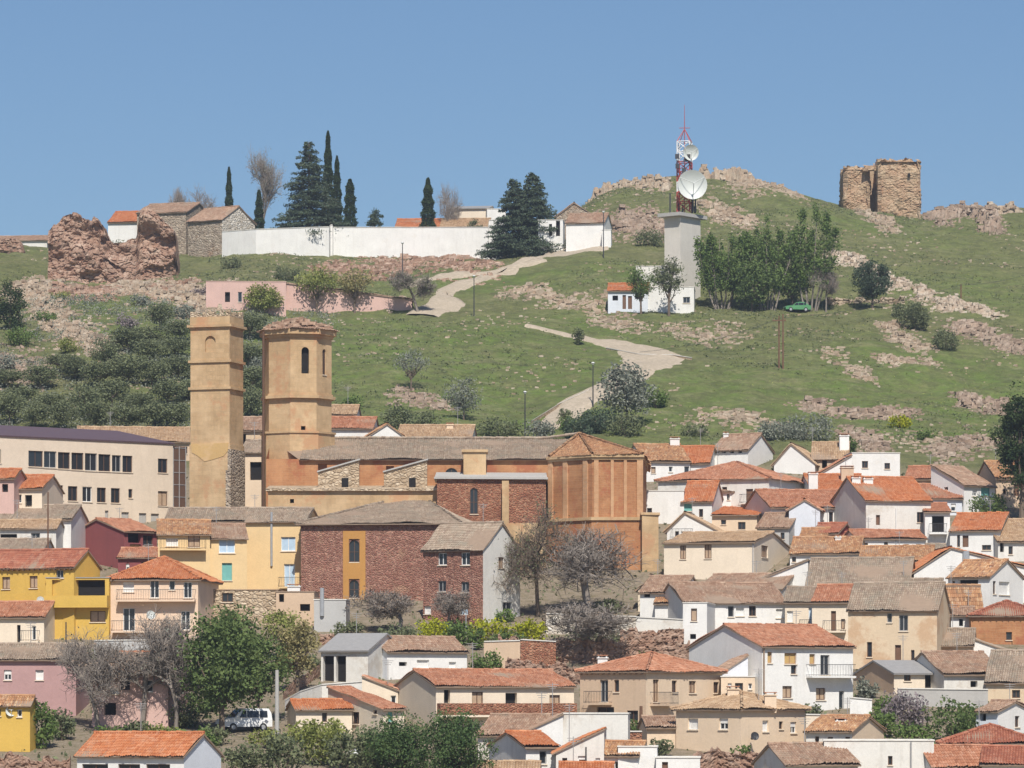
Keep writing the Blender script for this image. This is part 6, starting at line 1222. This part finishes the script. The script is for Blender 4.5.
for k, (px, base, w_, h_, lf, lab) in enumerate([(398,648,60,24,'leaf_olive','dry olive bush right of the pale green wall'),(432,642,50,24,'leaf_yellow','bright yellow green bush above the wavy brown roof'),(462,644,44,26,'leaf_mid','green bush between two yellow bushes'),(490,642,52,24,'leaf_yellow','large yellow flowering bush below the stone house'),(528,644,44,26,'leaf_yellow','yellow flowering bush beside the stone terrace wall'),(510,650,40,22,'leaf_green','dark green bush under the yellow flowering bushes'),(486,672,38,24,'leaf_mid','rounded bright green bush right of the white wavy roof house'),(478,650,14,30,'leaf_mid','climbing bush on the tan garden wall'),
    (866,698,30,24,'leaf_grey','pale blossoming bush beside the tall white house'),(905,728,52,42,'leaf_purple','purple grey shrub beside the green hedge'),(882,738,34,36,'leaf_mid','green hedge bush behind the white yard building'),(952,742,62,48,'leaf_green','large green leafy bush before the low white old roofed house'),(915,744,50,22,'leaf_mid','low green hedge above the white yard building'),(978,725,24,22,'leaf_mid','green bush beside the bluish gable house'),(743,761,28,15,'leaf_mid','round bush against the low cream house wall'),(661,756,26,19,'leaf_olive','round grey bush under the tan shed'),(636,735,22,14,'leaf_green','green creeper bush on the red brick wall'),
    (560,650,36,14,'leaf_olive','scrubby bush on top of the reddish terrace wall'),(612,645,34,14,'leaf_olive','olive scrub between the bare thicket and white balustrade'),(650,664,30,12,'leaf_mid','green bush on the rubble wall under the white balustrade'),(545,664,26,14,'leaf_olive','low bush below the terrace wall beside the brick garden wall'),(610,612,40,12,'leaf_olive','dry shrubs along the foot of the apse'),(505,622,24,12,'leaf_mid','small green bush at the whitewashed gable foot'),(350,634,30,14,'leaf_olive','scrub at the convent wall foot'),(110,740,44,14,'leaf_mid','green bushes along the garage house ridge'),(165,742,40,16,'leaf_light','light bush beside the leafless trees'),(230,700,36,22,'leaf_olive','shadowed bush under the big street tree'),(330,740,40,22,'leaf_light','yellow green bush below the small cream shed'),(90,660,30,10,'leaf_olive','scrub at the foot of the grey street wall'),
    (285,672,30,16,'leaf_tan','dry bush at the tan leaved tree foot'),(312,668,22,14,'leaf_olive','bush beside the porch house posts'),(300,652,24,16,'leaf_tan','tan scrub under the dark terrace house'),(140,738,36,18,'leaf_olive','dark undergrowth below the leafless trees'),(175,745,34,16,'leaf_mid','green undergrowth before the pale garage gable'),(205,712,40,26,'leaf_green','shadowy green bush under the street tree crown'),(885,715,30,20,'leaf_mid','hedge bush behind the purple grey shrub'),(580,640,34,12,'leaf_olive','dry scrub before the whitewashed garden wall'),(555,628,30,12,'leaf_brown','brown scrub at the tall half bare tree foot'),
    (988,520,44,28,'leaf_green','green bushes below the green shuttered house'),(794,641,34,10,'leaf_green','row of potted plants on the cream house terrace'),(812,723,18,22,'leaf_olive','small tree by the tall white house door'),(40,748,44,52,'leaf_mid','tangled green bush beside the small yellow house'),(62,740,34,34,'leaf_olive','dry bush left of the white garage house'),(200,762,44,40,'leaf_mid','leafy bush beside the white garage gable'),
    (245,772,50,34,'leaf_olive','olive green bush below the white van'),(285,775,60,48,'leaf_olive','wide olive shrub beside the concrete pole'),(320,765,54,50,'leaf_light','light olive shrub before the small cream shed'),(345,770,44,46,'leaf_olive','olive shrub right of the light one'),(300,742,46,22,'leaf_light','small light shrub on the slope by the shed'),(265,748,34,20,'leaf_light','light shrub right of the parked van'),(186,728,40,30,'leaf_olive','dark bush left of the white van'),(215,745,30,24,'leaf_olive','dark bush under the van')]):
    shrub(lab, px, base, w_, h_, lf, 120+k, group='garden bushes of the town')
broad('dark pine with rounded top at the bottom beside the cream row house', 400, 790, 72, 78, 'leaf_pine', 52, trunk=.05, leafs=.10, dens=1.0, name='pine_tree', cat='pine'); broad('taller dark pine at the bottom before the red brick parapet', 456, 795, 74, 88, 'leaf_pine', 53, trunk=.05, leafs=.10, dens=1.0, name='pine_tree', cat='pine')
broad('olive green tree rising left of the two dark pines', 372, 785, 50, 62, 'leaf_olive', 55, trunk=.1, name='tree')
broad('very dark evergreen tree at the right edge of the picture', 1022, 530, 52, 145, 'leaf_dark', 54, trunk=.1, dens=1.1, Y0=438)
# ------------------------------------------------------------------ lamps, poles, vehicles, garden walls, scrub
def lamp(label, px, base, toppy, Y0=None):
    g = put(px, base, Y0); zt_ = zz(toppy, g[1]); r_ = thing('street_lamp', label, 'street lamp', tuple(g), 0, 'street lamps of the hill road'); b = MB(); b.tube(g-np.array((0,0,.3)), (g[0],g[1],zt_-.35), .09, .06, 8); b.build('pole', MATS['iron'], r_)
    b = MB(); b.tube((g[0],g[1],zt_-.35), (g[0],g[1],zt_-.12), .10, .26, 10); b.tube((g[0],g[1],zt_-.12), (g[0],g[1],zt_), .27, .08, 10); b.build('lamp_head', MATS['frame_white'], r_)
lamp('street lamp before the rubble heap under the cemetery wall', 402.5, 277, 242); lamp('street lamp where the dirt path bends below the cemetery', 474, 316, 275); lamp('street lamp on the grass at the road fence', 593, 407, 362); lamp('street lamp at the lowest end of the hill road', 525, 436, 391); lamp('street lamp beside the white chapel house', 603.5, 258, 211)
def polething(label, px, base, toppy, r=.14, mat='galv', Y0=None, cross=False, name='utility_pole', cat='utility pole'):
    g = put(px, base, Y0); zt_ = zz(toppy, g[1]); r_ = thing(name, label, cat, tuple(g)); b = MB(); b.tube(g-np.array((0,0,.5)), (g[0],g[1],zt_), r, r*.7, 10); b.build('pole', MATS[mat], r_)
    if cross: b = MB(); b.box(g[0]-.9, g[0]+.9, g[1]-.3, g[1]-.17, zt_-.7, zt_-.55); [b.tube((g[0]+s,g[1]-.23,zt_-.55),(g[0]+s,g[1]-.23,zt_-.3),.05,k=6) for s in (-.8,0,.8)]; b.build('crossarm', MATS['wood'], r_)
    return r_
polething('pale concrete pole beside the white van', 277, 742, 670, .2, 'concrete'); polething('weathered wooden pole on the slope, left one of a close pair', 779, 368, 316, .13, 'wood', cross=True); polething('weathered wooden pole on the slope, right one of a close pair', 783, 369, 314, .13, 'wood')
polething('brown metal flue standing on the red brick wall', 641, 757, 706, .18, 'wood', Y0=318, name='flue', cat='flue'); polething('thin dark pole before the pale gabled wing at the bottom', 586, 790, 747, .07, 'iron'); polething('wooden pole on the slope below the terrace walls', 961, 298, 284, .12, 'wood'); polething('wooden pole in front of the school', 48, 525, 492, .1, 'wood', Y0=392); polething('dark lamp post on the street below the yellow terrace house', 66, 660, 622, .08, 'iron')
polething('thin green pole among the yellow bushes', 466, 645, 612, .06, 'galv')
# cables between poles
b = MB()
for (x0,y0,Y0_),(x1,y1,Y1_) in (((780,318,560),(961,285,600)),((961,285,600),(1060,262,606)),((780,318,560),(640,352,540))):
    A = np.array((*XY(x0,Y0_), zz(y0,Y0_))); B2 = np.array((*XY(x1,Y1_), zz(y1,Y1_))); pr = None
    for k in range(21):
        t_ = k/20; p = A+(B2-A)*t_-np.array((0,0,3.2*t_*(1-t_)*1.0))
        if pr is not None: b.tube(pr, p, .022, k=4, cap=False)
        pr = p
cb = b.build('power_cable', MATS['iron'], loc=(0,560,30)); tag(cb, 'thin sagging power cable strung across the right slope', 'cable')
# vehicles
def vehicle(label, px, base, rz, kind, body, Y0=None, L=4.1, Wd=1.72, group=None):
    g = put(px, base, Y0); r_ = thing('parked_'+kind, label, kind, tuple(g), rz, group); c, s = math.cos(rz), math.sin(rz); T = lambda x, y, z: (g[0]+x*c-y*s, g[1]+x*s+y*c, g[2]+z)
    prof = [(-L/2,.35),(-L/2,.75),(-L/2+.1,.95),(-L/2+.95,1.08),(-L/2+1.55,1.72),(-L/2+2.0,1.82),(L/2-.25,1.80),(L/2-.05,1.45),(L/2,.9),(L/2,.35)] if kind == 'van' else [(-L/2,.32),(-L/2,.68),(-L/2+.15,.82),(-L/2+1.05,.95),(-L/2+1.7,1.40),(-L/2+2.1,1.47),(L/2-1.0,1.45),(L/2-.35,1.0),(L/2,.9),(L/2,.32)]
    b = MB(); ys_ = [(-Wd/2,1),(-Wd/2+.06,1),(Wd/2-.06,1),(Wd/2,1)]; inset = lambda z: .0 if z < 1.0 else .16*(z-1.0)/.8
    Lf = [T(x, -Wd/2+inset(z), z) for x, z in prof]; Rf = [T(x, Wd/2-inset(z), z) for x, z in prof]; n = len(prof); b.poly(Lf[::-1]); b.poly(Rf)
    for i in range(n): j = (i+1) % n; b.poly([Lf[i], Lf[j], Rf[j], Rf[i]])
    b.build('body', MATS[body], r_)
    wz0, wz1 = (1.10, 1.62) if kind == 'van' else (.98, 1.34)
    for sd in (-1, 1):
        for x0, x1, cut in ((-L/2+1.35,-L/2+1.95,.32),(-L/2+2.03,L/2-1.15,0),(L/2-1.07,L/2-.4 if kind == 'van' else L/2-.75,0)):
            b = MB(); yy = lambda z: sd*(Wd/2-inset(z)+.012); q = [T(x0,yy(wz0),wz0),T(x1,yy(wz0),wz0),T(x1,yy(wz1),wz1),T(x0+cut,yy(wz1),wz1)]; b.poly(q); b.build('window', MATS['glass'], r_)
        for x in (-L/2+.78, L/2-.8):
            b = MB(); b.tube(T(x, sd*(Wd/2-.2), .32), T(x, sd*(Wd/2+.02), .32), .32, k=16); w_ = b.build('wheel', MATS['tyre'], r_); b = MB(); b.tube(T(x, sd*(Wd/2+.0), .32), T(x, sd*(Wd/2+.03), .32), .19, k=12); b.build('hubcap', MATS['galv'], r_).parent = w_
        b = MB(); b.box(0,0,0,0,0,0); b = MB(); p0 = [T(-L/2-.01, sd*(Wd/2-.42), z) for z in (.66,.84)]; p1 = [T(-L/2-.01, sd*(Wd/2-.08), z) for z in (.66,.84)]; b.poly([p0[0],p1[0],p1[1],p0[1]]); b.build('headlight', MATS['frame_white'], r_)
    i0 = 3; a0, a1 = prof[i0], prof[i0+1]; b = MB(); f = lambda k_: (a0[0]+(a1[0]-a0[0])*k_-.02, a0[1]+(a1[1]-a0[1])*k_+.012); x0, z0_ = f(.08); x1, z1_ = f(.92); b.poly([T(x0,-Wd/2+.15,z0_),T(x0,Wd/2-.15,z0_),T(x1,Wd/2-.25,z1_),T(x1,-Wd/2+.25,z1_)]); b.build('windscreen', MATS['glass'], r_)
    b = MB(); p = [T(-L/2-.02,-Wd/2+.05,.36),T(-L/2-.02,Wd/2-.05,.36),T(-L/2-.02,Wd/2-.05,.56),T(-L/2-.02,-Wd/2+.05,.56)]; b.poly(p); b.build('bumper', MATS['tyre'], r_)
    return r_
vehicle('white van parked under the big green trees beside the concrete pole', 244, 731, R(28), 'van', 'carwhite', L=4.2)
plain('carlime', (.09,.26,.11), .3, .5, 0, .1); plain('cargrey', (.30,.33,.36), .3, .5, 0, .1)
vehicle('small green car parked under the hilltop trees', 797, 312, R(10), 'car', 'carlime', L=3.9); vehicle('white car half hidden behind the olive shrubs and pines', 371, 762, R(60), 'car', 'carwhite')
# satellite dishes on house fronts
for lab, px, py, Y_, r in (('white satellite dish on the peach house wall', 151, 615, 367, .42),('grey satellite dish on the small yellow house', 11, 711, 309, .42),('dark satellite dish on the low cream house wall', 755, 736, 306.5, .33),('white satellite dish by the yellow terrace house', 40.5, 600, 372, .36)):
    rr_ = thing('satellite_dish', lab, 'satellite dish', (*XY(px,Y_), zz(py,Y_)), 0, 'satellite dishes'); dd_ = dish(rr_, px, py, Y_-.35, r, (.3,-1,.3)); dd_.data.materials[0] = MATS['iron' if lab.startswith('dark') else 'dish']
# garden and retaining walls
def lowruin(label, pts, hp, seed, mat='tanstone', st=.4, **k):
    Yl = [gnd(x, y)[1] for x, y in pts]; xs_ = [p[0] for p in pts]; return ruin(label, [(x, y-hp) for x, y in pts], pts, lambda px: float(np.interp(px, xs_, Yl)), .6, 'rubble', st=st, seed=seed, rough=.12, name='retaining_wall', cat='stone wall', group='garden and retaining walls', **k)
lowruin('reddish stone terrace wall directly below the church apse', [(498,660),(540,662),(590,664),(640,662),(690,662)], 22, 70); lowruin('lower stone terrace wall between the cream row house and corner house', [(505,676),(540,680),(590,686)], 16, 71); lowruin('rubble stone wall at the bottom in front of the low cream house', [(692,782),(720,778),(760,780),(786,776)], 26, 72); lowruin('stone wall below the bare shrubs by the pale green wall', [(318,645),(350,646),(385,646)], 10, 73)
lowruin('old stone wall at the bottom left behind the garage house', [(-5,775),(30,776),(70,776)], 18, 74); lowruin('upper rubble wall beside the row house box', [(620,650),(650,650),(684,650)], 20, 75)
wallthing('tan plaster garden wall beside the green climbing bush', [(484,642,668),(520,641,668)], 'tan', 'garden_wall', 'garden wall', .3); wallthing('red brick garden wall piece right of the tan garden wall', [(520.5,640,668),(556,642,668)], 'redbrick', 'garden_wall', 'garden wall', .3)
wallthing('low grey retaining wall under the shed with the grey sheet roof', [(898,689,706),(988,690,708)], 'concrete', 'retaining_wall', 'retaining wall', .4); wallthing('white balustrade wall before the whitewashed cottage', [(628,617,632),(684,620,634)], 'white_old', 'garden_wall', 'garden wall', .3); wallthing('red brick wall under the creeper bush and flue', [(626,732,752),(642,732,752)], 'redbrick', 'garden_wall', 'garden wall', .3)
wallthing('curved white edged street wall below the porch house', [(285,701,712),(300,692,706),(322,685,700),(362,682,698)], 'white_old', 'garden_wall', 'garden wall', .3); wallthing('grey street wall below the peach house balconies', [(94,641,660),(170,640,660)], 'grey_plaster', 'retaining_wall', 'retaining wall', .4); wallthing('cream yard wall beside the tall white house', [(806,715,735),(872,716,735)], 'pale_cream', 'garden_wall', 'garden wall', .3)
wallthing('long whitewashed stone garden wall at the apse foot', [(546,614,634),(636,617,636)], 'stone_white', 'garden_wall', 'garden wall', .3)
lowruin('rubble retaining wall on the slope under the tan leaved tree', [(283,700),(300,690),(320,676)], 13, 76)
wallthing('white yard wall stepping down right of the tall white house', [(850,698,718),(872,700,718)], 'white', 'garden_wall', 'garden wall', .3)
wallthing('low fence wall along the left edge of the hill road', [(531,421.5,424),(560,403.5,406),(590,389.5,392)], 'tanstone', 'roadside_wall', 'wall', .3, sink=.6); wallthing('kerb wall along the upper edge of the road bend', [(606,348,350),(640,354.5,356.5),(672,355,357),(692,358,360)], 'tanstone', 'roadside_wall', 'wall', .3, sink=.6)
# low scrub over the hill, countless
rg = np.random.default_rng(42); b = MB(); C = []; n_ = 11000; X_ = rg.uniform(-95,95,n_*3); Y_ = rg.uniform(482,745,n_*3); dn = vnoise(X_,Y_,26,4,12)+vnoise(X_,Y_,5,3,14)*.6; ok = np.where((dn > .02) & off_road(X_, Y_))[0][:n_]
P = np.array([(X_[i], Y_[i], hgt(X_[i], Y_[i])) for i in ok]); C = (P[:,None,:]+rg.normal(0,1,(len(P),5,3))*np.array((.28,.28,.10))+np.array((0,0,.10))).reshape(-1,3); leaves(b, C, .15, rg, 1.0, np.repeat(rg.uniform(0,1,len(P)),5)); sc_ = b.build('low_scrub', MATS['leaf_olive']); sc_['kind'] = 'stuff'
b = MB(); n_ = 3600; X_ = rg.uniform(-72,-26,n_); Y_ = rg.uniform(484,600,n_); dn = vnoise(X_,Y_,9,3,44); ok = np.where(dn > -.1)[0]; P = np.array([(X_[i], Y_[i], hgt(X_[i], Y_[i])) for i in ok])
C = (P[:,None,:]+rg.normal(0,1,(len(P),14,3))*np.array((.5,.5,.28))+np.array((0,0,.3))).reshape(-1,3); leaves(b, C, .14, rg, .6, np.repeat(rg.uniform(0,1,len(P)),14)); sc2 = b.build('slope_undergrowth', MATS['leaf_grey']); sc2['kind'] = 'stuff'
b = MB(); n_ = 2600; X_ = rg.uniform(-95,95,n_*3); Y_ = rg.uniform(482,735,n_*3); dn = vnoise(X_,Y_,14,4,52); ok = np.where((dn > .12) & off_road(X_, Y_))[0][:n_]; C = np.array([(X_[i], Y_[i], hgt(X_[i], Y_[i])+.03) for i in ok]); S_ = rg.uniform(.12,.42,len(C)); stones(b, C, np.stack([S_*1.4,S_,S_*.7],1), rg); st_ = b.build('scattered_stones', MATS['rock']); st_['kind'] = 'stuff'
lx = np.interp; b = MB(); n_ = 26000; X_ = rg.uniform(-95,95,n_); Y_ = rg.uniform(480,735,n_); ok = off_road(X_, Y_); X_ = X_[ok]; Y_ = Y_[ok]; n_ = len(X_); P = np.array([(x, y, hgt(x,y)+.08) for x, y in zip(X_,Y_)]); leaves(b, P, .13, rg, 1.6, rg.uniform(0,1,n_), asp=.5); g1 = b.build('grass_tufts', MATS['leaf_light']); g1['kind'] = 'stuff'
n_ = 9000; b = MB(); X_ = rg.uniform(-60,60,n_); Y_ = rg.uniform(290,474,n_); P = np.array([(x, y, hgt(x,y)+.12) for x, y in zip(X_,Y_)]); leaves(b, P, .22, rg, .1); g2 = b.build('street_weeds', MATS['leaf_olive']); g2['kind'] = 'stuff'
# haze over the valley
HAZE = 0.00018
if HAZE:
    b = MB(); b.box(-2600, 2600, -450, 4100, -16, 104); m, t, n, l = nt('haze'); v_ = t.nodes.new('ShaderNodeVolumePrincipled'); v_.inputs['Color'].default_value = (.80,.88,1,1); v_.inputs['Density'].default_value = HAZE; v_.inputs['Anisotropy'].default_value = .3
    o_ = t.nodes.new('ShaderNodeOutputMaterial'); l.new(v_.outputs[0], o_.inputs['Volume']); hz = b.build('haze', m); hz['kind'] = 'stuff'
for o in ROOTS:
    for k in ('_l','_r','_w','_d'):
        if k in o: del o[k]
import os
if os.environ.get('DBG'):
    for i in INFO: print('H', *i)
